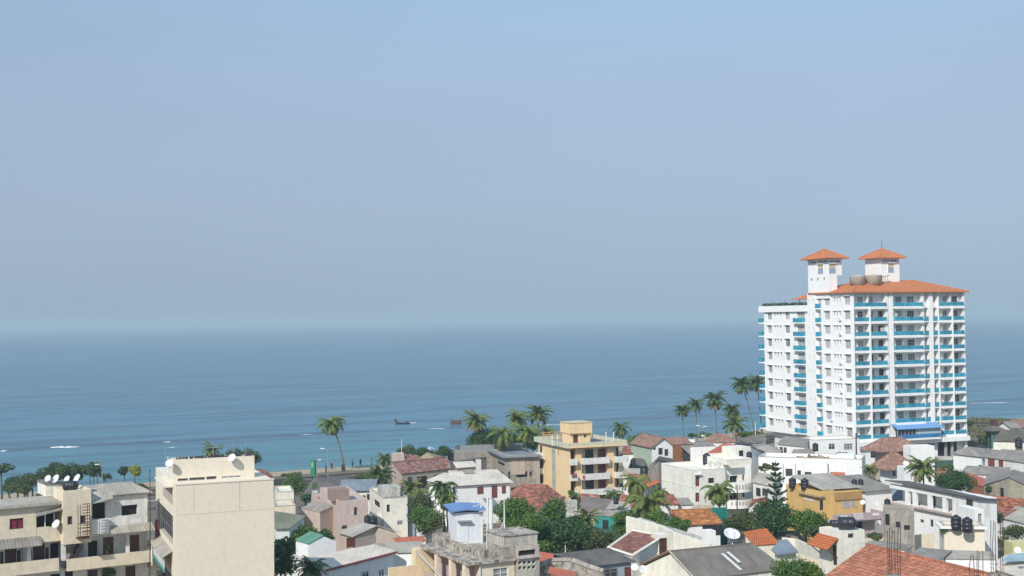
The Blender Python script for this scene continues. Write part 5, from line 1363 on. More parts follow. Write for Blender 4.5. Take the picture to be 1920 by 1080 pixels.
polyhouse('grey house with a teal wall behind the palm', [(1110, 965, 4.2), (1158, 968, 4.2), (1170, 958, 4.8), (1116, 956, 4.8)], [(0, 1, 2, 3)], [0, 1, 2, 3], A_GREY, TEALC, wins=[(0, (1130, 975, 1141, 993), 'd')])
polyhouse('red tiled roof right of the yellow building, behind the palms', [(1160, 944, 4.5), (1188, 950, 4.5), (1196, 930, 6.2), (1163, 926, 6.2)], [(0, 1, 2, 3)], [0, 1, 2, 3], T_RED, WHITE2, pitch=24)
tank('small black tank by the lower balcony of the yellow building', 1155, 945, 190, 10)
# behind the yellow building, to its right
polyhouse('white house with a red tiled roof behind the yellow building', [(1166, 851, 7.0), (1206, 850, 7.0), (1192, 838, 8.6), (1168, 836, 8.8)], [(0, 1, 2, 3)], [0, 1, 2, 3], T_RED, WHITE, ov=.3, pitch=18)
polyhouse('low grey-roofed house right of the yellow building', [(1178, 876, 5.6), (1212, 873, 5.6), (1208, 860, 6.4), (1186, 858, 6.6)], [(0, 1, 2, 3)], [0, 1, 2, 3], A_DARK, CONC)
polyhouse('pale sheet-roofed shed right of the lower yellow balconies', [(1166, 890, 5.2), (1200, 892, 5.2), (1200, 878, 5.9), (1170, 878, 5.9)], [(0, 1, 2, 3)], [0, 1, 2, 3], A_LIGHT, WHITE2, name='shed', cat='shed')
tank('black tank on the low grey roof right of the yellow building', 1187, 874, 234, 10)
polyhouse('weathered grey gable house in the gap behind the cream villa', [(1211, 880, 6.4), (1234, 861, 8.6), (1262, 868, 7.6), (1262, 860, 7.6), (1236, 855, 8.7)], [(0, 1, 4), (1, 2, 3, 4)], [0, 1, 2, 3, 4], A_DARK, CONC)
polyhouse('brick-coloured wall house with a dark red roof right of the palm', [(1175, 905, 5.0), (1212, 905, 5.0), (1220, 893, 6.2), (1178, 886, 6.2)], [(0, 1, 2, 3)], [0, 1, 2, 3], T_RED, BRICKC, pitch=18)
polyhouse('bright orange awning roof among the houses behind the palm', [(1208, 916, 4.8), (1236, 905, 4.8), (1232, 897, 5.4), (1204, 910, 5.4)], [(0, 1, 2, 3)], [0, 1, 2, 3], flat('orange_awning', (.62, .16, .06)), BLUEP, name='shed', cat='shed', pitch=20)
# ------------------------------------------------------------------ right half, back to front
wg = B('house', 'two-storey white house with a brown tiled roof and a brick-red wing', 1222, 838, 240, 20)
def wh():
    b = wg; w = b.f(1261, 838)[0]; d = 9; w2 = b.f(1297, 838)[0]
    body(b, WHITE, w, d, 0, b.h, [(b.F(1234.5, 840, 1243, 853), 'g'), (b.F(1246, 842, 1253.5, 855), 'g'), (b.F(1225, 839, 1230, 844), 'g')], (), name='wall')
    b.mb('green_side', MB().fbox(b.LF, 0, d, 0, b.h, .003, .04), GREENP)
    gable(b, T_DULL, 0, w, 0, d, b.h, 1.5, 'y', .35, wall=WHITE, ridge=.55)
    body(b, BRICKC, w2-w-.02, 6, 0, b.h+.2, [(b.F(1277, 848, 1290, 861), 'wg')], (), x=w+.01, y=-.1, name='brick_wing')
    gable(b, T_DULL, w+.02, w2, 0, 6, b.h+.2, .9, 'x', .2, wall=BRICKC)
wh()
simple('long grey-roofed house with a white fascia behind the red roof', 1297, 852, 236, 1352, 8, DARK2, yaw=8, roof='shed', rise=1.2, rmat=A_GREY, ov=.5)
fa = simple('white fascia wall of the grey-roofed carport', 1295, 839, 233, 1342, .4, WHITE, yaw=8, name='wall_block', cat='wall')
polyhouse('house with a broad smooth red roof and a white gable', [(1318, 853, 8.0), (1373, 864, 8.0), (1409, 837, 10.4), (1357, 831, 10.4), (1449, 853, 8.0), (1398, 842, 8.0)], [(0, 1, 2, 3), (3, 2, 4, 5)], [0, 1, 2, 4, 5, 3], R_RED, WHITE, ov=.4)
polyhouse('house with a dull brown tiled roof near the beach palms', [(1318, 829, 6.8), (1385, 829, 6.8), (1362, 813, 9.0), (1338, 812, 9.0)], [(0, 1, 2, 3)], [0, 1, 2, 3], T_DULL, WHITE2, ov=.4, pitch=16)
polyhouse('white porch gable beside the grey roof near the beach palms', [(1285, 829, 7.2), (1303, 829, 7.2), (1301, 824, 8.2), (1289, 824, 8.2)], [(0, 1, 2, 3)], [0, 1, 2, 3], WHITE, WHITE, pitch=16)
polyhouse('long grey-brown roof sloping towards the hotel', [(1372, 840, 6.2), (1432, 828, 6.2), (1436, 812, 7.4), (1386, 822, 7.4)], [(0, 1, 2, 3)], [0, 1, 2, 3], corrug('old_grey_sheet', (.25, .22, .20), (.13, .11, .10)), WHITE2)
polyhouse('low pale terrace house at the foot of the hotel wing', [(1395, 850, 5.4), (1452, 860, 5.4), (1470, 840, 6.2), (1412, 832, 6.2)], [(0, 1, 2, 3)], [0, 1, 2, 3], A_LIGHT, WHITE)
polyhouse('white house with a grey roof touching the hotel corner', [(1456, 832, 7.2), (1510, 838, 7.2), (1518, 822, 8.2), (1470, 818, 8.2)], [(0, 1, 2, 3)], [0, 1, 2, 3], A_GREY, WHITE, wins=[(0, (1462, 838, 1468, 848), 'g'), (0, (1470, 839, 1475, 849), 'g')])
polyhouse('second white house with a grey roof in front of the hotel wing', [(1484, 850, 6.4), (1525, 850, 6.4), (1530, 841, 7.0), (1488, 842, 7.0)], [(0, 1, 2, 3)], [0, 1, 2, 3], A_GREY, WHITE)
simple('plain white block in front of the hotel podium', 1500, 836, 262, 1560, 6, WHITE, yaw=10, roof='flat', rise=.3)
simple('white hotel outbuilding with curtained windows', 1526, 829, 258, 1612, 6, WHITE, yaw=14, roof='flat', rise=.4, fw=[((1554, 832, 1566, 843), 'wg'), ((1583, 832, 1599, 844), 'wg')])
tank('black tank on the white block near the hotel corner', 1529, 846, 246, 11)
# long white building
lwb = simple('long plain white building with a small red awning over its windows', 1422, 862, 222, 1616, 7, WHITE, yaw=-20, roof='flat', rise=.5, fw=[((1473, 879, 1486, 893), 'g'), ((1495, 882, 1502, 892), 'g'), ((1509, 885, 1522, 900), 'b'), ((1560, 892, 1568, 897), 'b'), ((1573, 892, 1581, 896), 'b')])
def lwx():
    b = lwb; x0 = b.f(1557, 888)[0]; x1 = b.f(1584, 888)[0]; z = b.f(1570, 889)[1]
    b.mb('red_awning', MB().shell([(x0, -.7, z-.1), (x1, -.7, z-.1), (x1, -.01, z+.35), (x0, -.01, z+.35)], [(0, 1, 2, 3)], .06), R_RED)
    for (p, q) in ((1568, 1601),): a = b.f(p, 860, 3)[0]; c = b.f(q, 860, 3)[0]; body(b, WHITE, c-a, 3, b.h+.003, b.f(1585, 853, 3)[1], (), (), x=a, y=3, name='roof_room')
    for q in (1466, 1489): x = b.f(q, 880)[0]; b.mb('wall_fin', MB().box(x, x+.25, -.5, -.003, b.h-3.4, b.h-.4), WHITE)
    m = MB().tube([(b.f(1553, 885)[0], -.1, b.h-2.6), (b.f(1553, 885)[0], -.1, b.h-.4)], .08, 6); b.mb('downpipe', m, DKMET)
lwx()
def rubble():
    p = lwb.M @ Vector((lwb.f(1530, 856, 3)[0], 3, lwb.h)); r = empty('scrap_heap', p, 'heap of boards and pots stored on the long white roof', 'scrap heap'); rr = random.Random(2)
    for i in range(16):
        m = MB().box(-.5, rr.uniform(.1, .6), -.2, .2, 0, rr.uniform(.15, .55)); o = m.build('board', [TANB, CONCD, BRICKC, GREYP][i % 4], r); o.location = (rr.uniform(-3, 2.4), rr.uniform(-.8, .8), rr.uniform(0, .25)); o.rotation_euler = (rr.uniform(-.3, .3), rr.uniform(-.3, .3), rr.uniform(0, 6))
rubble()
# hotel annex roofs
an = simple('annex house with a brown hip roof right in front of the hotel', 1653, 845, 250, 1704, 8, TANB, xl=1640)
hip(an, T_DULL, 0, an.w, 0, an.d, an.h-.1, 2.3, 2.0)
an2 = simple('lower annex house with a brown pyramid roof and a dish', 1669, 881, 222, 1702, 7, WHITE, xl=1650, fw=[((1674, 883, 1679, 893), 'g'), ((1682, 882, 1688, 892), 'g'), ((1658, 883, 1663, 893), 'g')])
hip(an2, T_DULL, 0, an2.w, 0, an2.d, an2.h, 2.7, 1.4)
simple('tall blank white wall block beside the brown annex roofs', 1708, 837, 246, 1752, 3, WHITE, yaw=12, name='building', cat='building')
simple('lower white block in front of the brown annex', 1696, 876, 212, 1722, 2.5, WHITE, yaw=12, name='building', cat='building')
dish('dish on the corner of the lower brown annex roof', 1699, 869, 214, 11, -20)
tank('blue-black tank between the brown annex roofs and the white wall', 1637, 858, 248, 9)
polyhouse('white terrace with a glass balustrade at the hotel entrance', [(1752, 862, 5.0), (1802, 862, 5.0), (1800, 855, 5.3), (1752, 855, 5.3)], [(0, 1, 2, 3)], [0, 1, 2, 3], CONCL, glassy('dark_green_glass', (.04, .09, .08)), name='terrace', cat='terrace', ov=.1)
# right edge
polyhouse('white house with a grey hip roof right of the hotel', [(1782, 850, 6.4), (1842, 857, 6.4), (1874, 844, 6.8), (1815, 837, 7.8)], [(0, 1, 2, 3)], [0, 1, 2, 3], A_GREY, WHITE, ov=.5)
polyhouse('grey-roofed house with brown doors at the right edge', [(1842, 856, 6.4), (1930, 869, 6.4), (1930, 845, 7.8), (1880, 842, 7.8)], [(0, 1, 2, 3)], [0, 1, 2, 3], A_GREY, WHITE2, ov=.5, wins=[(0, (1853, 860, 1865, 874), 'r'), (0, (1873, 863, 1881, 875), 'r')])
polyhouse('mossy grey roof below the dark watch tower', [(1860, 826, 7.0), (1935, 828, 7.0), (1935, 806, 8.4), (1878, 806, 8.4)], [(0, 1, 2, 3)], [0, 1, 2, 3], corrug('mossy_sheet', (.17, .16, .12), (.09, .09, .06)), CREAM2, ov=.4)
simple('small white house among bushes on the far right headland', 1896, 802, 318, 1912, 5, WHITE2, roof='gable', rise=1.2, rmat=A_GREY)
simple('pale house with a reddish roof at the right edge of the headland', 1914, 800, 330, 1935, 6, PINK, roof='gable', rise=1.4, rmat=T_DULL)
tank('black tank at the right edge below the mossy roof', 1910, 840, 262, 14)
def watch():
    D = 296; p = at(1864, 806, D); r = empty('watch_tower', (p.x, D, 0), 'dark green glazed watch tower with a pointed roof and brown chimney', 'tower'); s = D/FPX
    zt = p.z; w = 11*s
    MB().box(-w*.9, w*.9, -w*.9, w*.9, 0, zt-4.2).build('base', CREAM2, r)
    m = MB()
    for i in (-1, -.33, .33, 1):
        for j in (-1, 1): m.box(i*w-.07, i*w+.07, j*w-.07, j*w+.07, zt-4.2, zt).box(j*w-.07, j*w+.07, i*w-.07, i*w+.07, zt-4.2, zt) if abs(i) < 1 or True else None
    m.build('posts', flat('dark_green_paint', (.03, .07, .055)), r)
    MB().box(-w*.93, w*.93, -w*.93, w*.93, zt-4.19, zt-.3).build('glazing', glassy('green_glass', (.05, .12, .10), .2, .8), r)
    q = w*1.7; v = [(-q, -q, zt), (q, -q, zt), (q, q, zt), (-q, q, zt), (0, 0, zt+1.3)]
    o = MB().shell(v, [(0,1,4),(1,2,4),(2,3,4),(3,0,4)], .12).build('roof', A_DARK, r); MB().box(-.6, .6, -.6, .6, zt+.7, zt+2.4).build('chimney', flat('dark_brown_chimney', (.09, .03, .03)), o)
watch()
# middle right
polyhouse('grey sheet roofs in the row behind the round dark tree', [(1800, 887, 4.8), (1890, 893, 4.8), (1895, 876, 5.8), (1812, 873, 5.8)], [(0, 1, 2, 3)], [0, 1, 2, 3], A_GREY, WHITE2)
polyhouse('cream gable house with an arched window at the right edge', [(1843, 909, 5.6), (1892, 894, 7.8), (1935, 915, 5.8), (1935, 890, 6.6), (1900, 880, 8.2), (1850, 892, 6.0)], [(0, 1, 4, 5), (1, 2, 3, 4)], [0, 1, 2, 3, 4, 5], A_GREY, plaster('stained_cream', (.52, .46, .34), .9), ov=.2, wins=[(0, (1876, 915, 1882, 931), 'd')])
polyhouse('small brick-red roof and walls between the grey roofs and the gable house', [(1815, 905, 4.8), (1846, 912, 4.8), (1850, 898, 5.8), (1812, 885, 5.8)], [(0, 1, 2, 3)], [0, 1, 2, 3], R_RED, BRICKC)
polyhouse('long orange-brown tiled roof at the right edge, upper one', [(1832, 940, 4.4), (1908, 953, 4.4), (1935, 938, 5.0), (1832, 925, 5.6)], [(0, 1, 2, 3)], [0, 1, 2, 3], tile('burnt_orange_tiles', (.50, .17, .08), (.35, .12, .06), age=.7), WHITE2)
polyhouse('lower dark orange tiled roof at the right edge', [(1836, 960, 3.8), (1882, 968, 3.8), (1908, 955, 4.4), (1836, 944, 4.6)], [(0, 1, 2, 3)], [0, 1, 2, 3], T_RED, WHITE2)
polyhouse('low white house with a pale roof beside the parked car', [(1878, 970, 3.6), (1935, 985, 3.6), (1935, 955, 4.6), (1905, 948, 4.6)], [(0, 1, 2, 3)], [0, 1, 2, 3], A_LIGHT, WHITE, ov=.3)
polyhouse('small red-roofed shed left of the round dark tree', [(1757, 892, 4.6), (1790, 894, 4.6), (1785, 880, 5.6), (1758, 876, 5.6)], [(0, 1, 2, 3)], [0, 1, 2, 3], T_RED, WHITE2, name='shed', cat='shed')
tank('tall slim black tank in front of the grey-roofed house with brown doors', 1838, 886, 232, 10)
# cream villa
def villa():
    b = B('house', 'cream three-storey villa with arched brown windows and curved balconies', 1302, 887, 205, 22, 'villa')
    C_ = plaster('villa_cream', (.84, .81, .71), .35)
    w = b.f(1360, 885)[0]; w2 = b.f(1404, 880)[0]; d = min(20, b.l(1240, 872)[0])
    body(b, C_, w, d, 0, b.h, [(b.F(1304, 893, 1311.5, 912), 'r'), (b.F(1304, 924, 1311.5, 941), 'r'), (b.F(1328, 896, 1339, 906), 'b'), (b.F(1328, 926, 1339, 938), 'b')], (), name='wall')
    parapet(b, C_, 0, w, 0, d, b.h, .45, .2, coping=WHITE)
    z1 = b.f(1385, 870)[1]
    body(b, C_, w2-w, d-3, 0, z1, [(b.F(1392, 890, 1400, 901, 1.2), 'r'), (b.F(1392, 921, 1400, 932, 1.2), 'r'), (b.F(1368, 892, 1384, 905, 1.2), 'd', 'opening'), (b.F(1368, 922, 1384, 936, 1.2), 'd', 'opening')], (), x=w+.01, y=1.2, name='veranda_wing', rev=.5)
    parapet(b, C_, w+.02, w2+.3, -.4, d-2, z1+.003, .8, .18, coping=WHITE)
    for (pa, pb) in ((906, 921), (937, 951)):
        za, zb_ = b.f(1385, pa, -.3)[1], b.f(1385, pb, -.3)[1]; m = MB(); pts = []
        n = 9; x0, x1 = w+.2, w2+.4
        for i in range(n+1): t = i/n; pts.append((x0+(x1-x0)*t, -.2-.9*math.sin(math.pi*t)))
        for a, c in zip(pts, pts[1:]): m.prism([a, c, (c[0], c[1]+.15), (a[0], a[1]+.15)], zb_, za)
        m.prism(pts+[(x1, 1.19), (x0, 1.19)], zb_-.15, zb_-.002); o = b.mb('curved_balcony', m, WHITE)
        h_ = MB()
        for i in range(1, 8): x = x0+(x1-x0)*i/8; yy = -.2-.9*math.sin(math.pi*i/8); h_.box(x-.12, x+.12, yy-.08, yy-.04, zb_+.45, za-.2)
        h_.build('pierced_panel', TANB, o)
    # string courses on the blank side, stair head on the roof
    for f_ in (.42, .72): b.mb('string_course', MB().fbox(b.LF, 0, d, b.h*f_, b.h*f_+.1, .003, .06), C_)
    x0 = b.f(1374, 862, 4)[0]; x1 = b.f(1408, 862, 4)[0]
    body(b, C_, x1-x0, 3.4, z1+.004, z1+2.2, [((x0+1.2, x0+2.1, z1+.4, z1+1.7), 'b')], (), x=x0, y=4, name='stair_house')
    for q in (1330, 1342, 1352): x = b.f(q, 880, .3)[0]; b.mb('roof_pier', MB().box(x, x+.5, .25, .75, b.h+.45, b.h+1.7), C_)
    m = MB().box(b.f(1329, 880, .3)[0], b.f(1354, 880, .3)[0]+.3, .3, .5, b.h+1.3, b.h+1.5); b.mb('roof_beam', m, C_)
    for za in (b.f(1308, 890)[1],): b.mb('window_hood', MB().box(b.f(1301.5, 890)[0]+.02, b.f(1314, 890)[0], -.45, -.003, za, za+.15), WHITE)
    return b
VL = villa()
def on_b(b, px, py, y): x, z = b.f(px, py, y); return b.M @ Vector((x, y, z))
tank('large black tank on the roof of the cream villa', 1387, 862, 214, 14)
tank('smaller black tank beside the large one on the cream villa', 1405, 862, 212, 11)
tank('wide dark tank at the left of the cream villa roof', 1325, 871, 213, 15)
polyhouse('white house with a pale grey roof right of the cream villa', [(1408, 903, 6.4), (1450, 912, 6.4), (1468, 892, 7.8), (1420, 885, 7.4)], [(0, 1, 2, 3)], [0, 1, 2, 3], A_LIGHT, WHITE2, wins=[(0, (1418, 915, 1426, 930), 'd'), (0, (1430, 916, 1440, 930), 'g')])
polyhouse('small red tiled gable house at the foot of the pine', [(1402, 951, 4.6), (1418, 938, 5.9), (1440, 952, 4.6), (1446, 942, 4.8), (1434, 932, 6.0), (1412, 936, 5.0)], [(0, 1, 4, 5), (1, 2, 3, 4)], [0, 1, 2, 3, 4, 5], T_RED, CREAM2, ov=.2)
polyhouse('red tiled roof in front of the blank villa wall', [(1228, 945, 4.8), (1275, 945, 4.8), (1262, 926, 6.4), (1232, 922, 6.4)], [(0, 1, 2, 3)], [0, 1, 2, 3], T_RED, WHITE2, pitch=24)
polyhouse('small grey roof beside the villa foot', [(1264, 946, 4.6), (1302, 946, 4.6), (1290, 933, 5.4), (1262, 933, 5.4)], [(0, 1, 2, 3)], [0, 1, 2, 3], A_GREY, WHITE2)
wallline('stained grey yard wall behind the orange tiled house', [(1238, 947, 3.6), (1340, 947, 3.6)], .25, CONCL)
# orange tiled house
polyhouse('old house with a mottled orange tiled roof and dark front', [(1288, 984, 4.4), (1357, 981, 4.4), (1334, 954, 6.2), (1256, 957, 6.2), (1262, 984, 4.4)], [(0, 1, 2, 3, 4)], [0, 1, 2, 3, 4], T_ORANGE, WHITE, ov=.5, wins=[(0, (1317, 985, 1352, 1004), 'd')], ridges=[(2, 3)], pitch=22)
wallline('teal sheet wall beside the orange tiled roof', [(1335, 952, 6.2), (1362, 951, 6.0), (1364, 976, 4.5)], .06, TEALC, name='sheet_fence', cat='fence')
# white parapet walls of the modern house
simple('square white tank box beside the large dish', 1324, 996, 145, 1342, 1.4, WHITE, yaw=14, name='tank_box', cat='tank box')
bd = dish('very large flat dish beside the square white tank box', 1375, 1003, 143, 31, 12); bd.rotation_euler.x = R(-26)
wallline('long sloping pale parapet wall of the house with the dark door', [(1173.5, 968, 9.0), (1234, 984, 8.6), (1262, 998, 8.3), (1330, 1020, 7.8)], .35, CREAM2, name='parapet_wall')
polyhouse('pale house body behind the sloping parapet wall', [(1176, 978, 8.0), (1330, 1028, 7.2), (1335, 1012, 7.4), (1200, 970, 8.2)], [(0, 1, 2, 3)], [0, 1, 2, 3], CONCL, CREAM2, ov=.05)
bt = polyhouse('house with a neat brown tiled roof edged in cream and a dark door', [(1140, 1027, -140), (1185, 1042, -134.5), (1243, 1006, -140), (1185, 995, -146)], [(0, 1, 2, 3)], [0, 1, 2, 3], tile('neat_brown_tiles', (.40, .17, .125), (.30, .12, .09), age=.5, row=.42, wid=.34), CREAM2, ov=.12)
def bt_extra():
    L = bt.P; m = MB()
    for i, j in ((1, 2), (0, 3), (0, 1), (2, 3)): m.tube([L[i]+Vector((0, 0, .03)), L[j]+Vector((0, 0, .03))], .16, 4)
    m.build('roof_edging', CREAM2, bt.root)
bt_extra()
simple('narrow cream wall with a tall dark doorway under the parapet wall', 1233, 1004, 139, 1254, 2, CREAM2, yaw=15, name='wall_block', cat='wall', fw=[((1236, 1009, 1251, 1040), 'ddoor')])
polyhouse('house with a wide dark grey sheet roof and blue-grey front', [(1108, 1061, -125), (1193, 1052, -127), (1142, 1027, -135), (1038, 1038, -132)], [(0, 1, 2, 3)], [0, 1, 2, 3], A_DARK, BLUEP, ov=.5, pitch=9, wins=[(0, (1131, 1066, 1157, 1086), 'g'), (0, (1171, 1063, 1183, 1087), 'door')])
polyhouse('small faded red roof right of the concrete building', [(1008, 1050, 5.8), (1036, 1053, 5.8), (1039, 1038, 6.6), (1010, 1034, 6.6)], [(0, 1, 2, 3)], [0, 1, 2, 3], R_RED, CONC, pitch=20)
wallline('crumbling curved concrete wall in the front centre', [(1010, 1064, -121), (1036, 1053, -121.5), (1070, 1053, -121), (1100, 1064, -119), (1130, 1074, -118)], .4, lichenmat('crumbling_concrete', (.48, .44, .38), (.08, .07, .06)), coping=CONC)
polyhouse('sunken red-floored yard roof behind the crumbling wall', [(1026, 1072, -116), (1080, 1090, -113), (1080, 1072, -115.5), (1032, 1062, -117)], [(0, 1, 2, 3)], [0, 1, 2, 3], R_RED, CONC)
bg_ = polyhouse('large house with a grey corrugated gable roof and two skylight strips', [(1303, 1086, 6.6), (1475, 1066, 6.8), (1412, 1019, 8.8), (1255, 1034, 8.8), (1190, 1064, 6.6), (1340, 1048, 6.8)], [(0, 1, 2, 3), (3, 2, 5, 4)], [0, 1, 2, 5, 4, 3], corrug('big_grey_sheet', (.225, .20, .175), (.13, .115, .10), age=.6), CREAM2, ov=.35, ridges=[(2, 3)])
def skylights():
    L = bg_.P; O, U, V = L[3], (L[2]-L[3]), (L[0]-L[3]); n = U.cross(V).normalized(); n = n if n.z > 0 else -n
    for (u, v0, v1) in ((.50, .30, .92), (.575, .26, .66)):
        bl = lambda uu, vv: (L[3]*(1-uu)+L[2]*uu)*(1-vv)+(L[0]*(1-uu)+L[1]*uu)*vv
        a = bl(u, v0)+n*.22; c = bl(u, v1)+n*.22; e = U.normalized()*.34; m = MB(); m.shell([tuple(a), tuple(a+e), tuple(c+e), tuple(c)], [(0, 1, 2, 3)], .05); m.build('skylight_strip', flat('fibreglass_white', (.62, .64, .62), .5), bg_.root)
    m = MB(); m.tube([L[4]+Vector((0, 0, .04)), L[3]+Vector((0, 0, .04))], .12, 4); m.build('gable_edge', flat('gable_brown_edge', (.24, .13, .08), .8), bg_.root)
    m = MB(); m.tube([L[3]+Vector((0, 0, .04)), L[0]+Vector((0, 0, .04))], .1, 4); m.build('gable_edge', CONCL, bg_.root)
skylights()
dish('round white dish, left of the two below the brown-edged gable', 1190, 1064, 126, 14, -10)
dish('round white dish, right of the two below the brown-edged gable', 1205, 1068, 125, 16, 12)
polyhouse('small house with a bright orange tiled roof by the large dish', [(1414, 1021, 6.4), (1462, 1018, 6.4), (1436, 990, 8.0), (1393, 997, 8.0)], [(0, 1, 2, 3)], [0, 1, 2, 3], T_BRIGHT, CREAM2, ov=.3, pitch=26)
polyhouse('flat slate-grey canopy roof beside the bright orange tiles', [(1446, 1030, 6.2), (1456, 1040, 6.2), (1498, 1035, 6.2), (1476, 1011, 6.6), (1462, 1012, 6.6)], [(0, 1, 2, 3, 4)], [0, 1, 2, 3, 4], A_BGREY, CREAM2, ov=.5)
polyhouse('grey roof strip behind the bright orange tiles', [(1448, 1004, 5.2), (1508, 1012, 5.2), (1495, 994, 6.2), (1452, 996, 6.0)], [(0, 1, 2, 3)], [0, 1, 2, 3], A_GREY, CREAM2, pitch=14)
wallline('low cream yard wall running to the stair house', [(1466, 1008, 5.6), (1490, 1010, 5.5), (1538, 1032, 5.4)], .3, CREAM2)
wallline('second cream yard wall behind the green bush', [(1497, 1040, 4.8), (1560, 1058, 4.6)], .3, CREAM)
# cream stair house
sh = simple('cream stair house with a small orange awning roof', 1570, 999, 140, 1621, 5, CREAM2, xl=1536, yaw=20, lw=[((1561, 1022, 1569, 1060), 'ddoor')], fw=[((1590, 1000, 1601, 1009), 'g')])
def shx():
    b = sh; parapet(b, CREAM2, 0, b.w, 0, b.d, b.h, .12, .15)
    y0, y1, z0, z1 = b.L(1538, 1008, 1567, 1020)
    b.mb('orange_awning', MB().shell([(-1.5, y0-.6, z0-.15), (-1.5, y1+.4, z0-.15), (-.01, y1+.3, z1+.25), (-.01, y0-.5, z1+.25)], [(0, 1, 2, 3)], .1), T_BRIGHT)
    for yy in (y0-.3, y1): b.mb('bracket', MB().tube([(-1.3, yy, z0-.2), (-.05, yy, z0-1.2)], .06, 5), WOOD)
shx()
tank('big black tank lying on the cream stair house', 1572, 992, 142, 24, lie=70)
tank('grey-black drum lying behind the big one on the stair house', 1557, 988, 144, 14, lie=60)
# mustard house
mh = B('house', 'mustard-yellow house with black tanks on its flat roof', 1536, 925, 175, 20, 'house')
def must():
    b = mh; w = b.f(1617, 923)[0]; d = min(16, b.l(1474, 913)[0]); h = b.h
    body(b, MUST, w, d, 0, h, [(b.F(1536.5, 938, 1544, 957), 'b')], (), name='wall')
    b.mb('roof_ledge', MB().box(-.5, .6, -.4, d*.55, h-.5, h-.3), plaster('mustard_ledge', (.5, .36, .2), .5))
    parapet(b, MUST, 0, w*.35, 0, d, h, .3, .15)
    shed(b, A_LIGHT, w*.2, w*1.0, 1.2, d, h+.3, h+1.3, .4)
    b.mb('shed_front', MB().box(w*.35, w*.98, -.2, -.01, h-1.1, h-.05), plaster('mustard_dark', (.42, .26, .1), .4))
    b.mb('white_sign', MB().fbox(b.LF, *b.L(1508, 935, 1526, 938), .003, .05), WFR)
    # mauve balcony in front on the right
    x0 = b.f(1562, 963, -2.5)[0]; x1 = b.f(1655, 960, -2.5)[0]; z0 = b.f(1610, 976, -2.5)[1]; z1 = b.f(1610, 962, -2.5)[1]
    b.mb('mauve_balcony', MB().box(x0, x1, -2.6, -2.4, z0, z1).box(x0, x1, -2.4, -.01, z0-.2, z0-.003).box(x1-.2, x1, -2.39, -.01, z0+.01, z1), MAUVE)
    m = MB()
    for (p, q) in ((1576, 1589), (1636, 1648)): a = b.f(p, 966, -2.6)[0]; c = b.f(q, 966, -2.6)[0]; m.box(a, c, -2.66, -2.61, z0+.5, z0+.85)
    b.mb('white_panel', m, WFR)
    m = MB(); a = b.f(1601, 966, -2.6)[0]; c = b.f(1617, 966, -2.6)[0]
    for i in range(7): xx = a+(c-a)*i/6; m.box(xx, xx+.08, -2.7, -2.62, z0+.15, z1+.02)
    b.mb('baluster_panel', m, WFR)
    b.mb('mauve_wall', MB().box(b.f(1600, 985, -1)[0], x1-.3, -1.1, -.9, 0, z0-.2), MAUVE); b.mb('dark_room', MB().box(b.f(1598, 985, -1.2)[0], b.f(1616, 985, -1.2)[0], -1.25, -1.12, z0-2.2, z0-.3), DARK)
    for q in (1562, 1655): x = b.f(q, 985, -2.5)[0]; b.mb('pillar', MB().box(x-.15, x+.15, -2.6, -2.3, 0, z0-.21), MAUVE)
    x0 = b.f(1580, 950)[0]; b.mb('stained_patch', MB().box(x0, b.f(1603, 950)[0], -.02, -.003, z1+.3, z1+1.3), plaster('graffiti_patch', (.5, .45, .4), .8))
must()
tank('left one of two upright black tanks on the mustard house', 1486, 915, 181, 14)
tank('right one of two upright black tanks on the mustard house', 1509, 918, 178.5, 15)
dish('small white dish at the right end of the mustard house', 1618, 942, 165, 10, -30)
dish('fainter white dish on the low roof right of the mustard house', 1643, 945, 166, 8, 10)
# white veranda building
def veranda():
    b = B('house', 'long white house with an open columned veranda and a thin grey roof', 1832, 934, 165, 22, 'house')
    h = b.h; d = min(60, b.l(1668, 907)[0]); w = 3.2
    P = lambda *q: b.L(*q)
    y1 = b.l(1712, 930)[0]; lo = b.l(1775, 975)[1]
    floor = b.l(1780, 962)[1]
    body(b, WHITE, w, d, 0, floor, (), [(P(1725, 974, 1732, 980), 'g'), (P(1744, 974, 1750, 988), 'g')], name='lower_wall')
    body(b, WHITE, w-2.2, d, floor+.003, h-.1, (), [(P(1716, 928, 1730, 950), 'd', 'opening')], x=2.2, name='back_wall', rev=.3)
    for q in (1700, 1714, 1742, 1770): y = b.l(q, 940)[0]; b.box('column', WHITE, .02, .4, y-.35, y+.35, floor+.003, h-.12)
    y0 = b.l(1785, 940)[0]; b.box('end_wall', WHITE2, .02, 2.19, .02, y0, floor+.003, h-.12)
    q = P(1812, 936, 1824, 952); b.mb('window', MB().fbox(b.LF, q[0], q[1], q[2], q[3], -.01, .03), GLASS)
    b.mb('beam', MB().box(-.02, .42, y0+.01, d-.02, h-.7, h-.13), WHITE)
    b.mb('roof', MB().shell([(-.5, -.5, h+.12), (w+.5, -.5, h-.35), (w+.5, d+.4, h-.0), (-.5, d+.4, h+.4)], [(0, 1, 2, 3)], .12), A_DARK)
    b.mb('slab_edge', MB().box(-.5, -.003, y0, d-.1, floor-.2, floor-.003), plaster('pinkish_slab', (.5, .38, .34), .5))
    q = P(1740, 948, 1757, 960); 
    return b
VB = veranda()
vr = simple('white gabled block with a grey roof and two black tanks, left of the veranda house', 1622, 921, 179, 1672, 7, WHITE, yaw=24, roof='shed', rise=1.1, rmat=A_GREY, ov=.5)
wallline('blue-grey recessed wall between the white gabled block and the veranda house', [(1672, 910, 8.6), (1712, 918, 8.4)], .3, BLUEP, name='wall_block')
tank('left black tank on the grey roof left of the veranda house', 1602, 914, 180, 11)
tank('right black tank on the grey roof left of the veranda house', 1614, 912, 182, 10)
tank('lone black tank on the terrace below the white gabled block', 1664, 952, 163, 12)
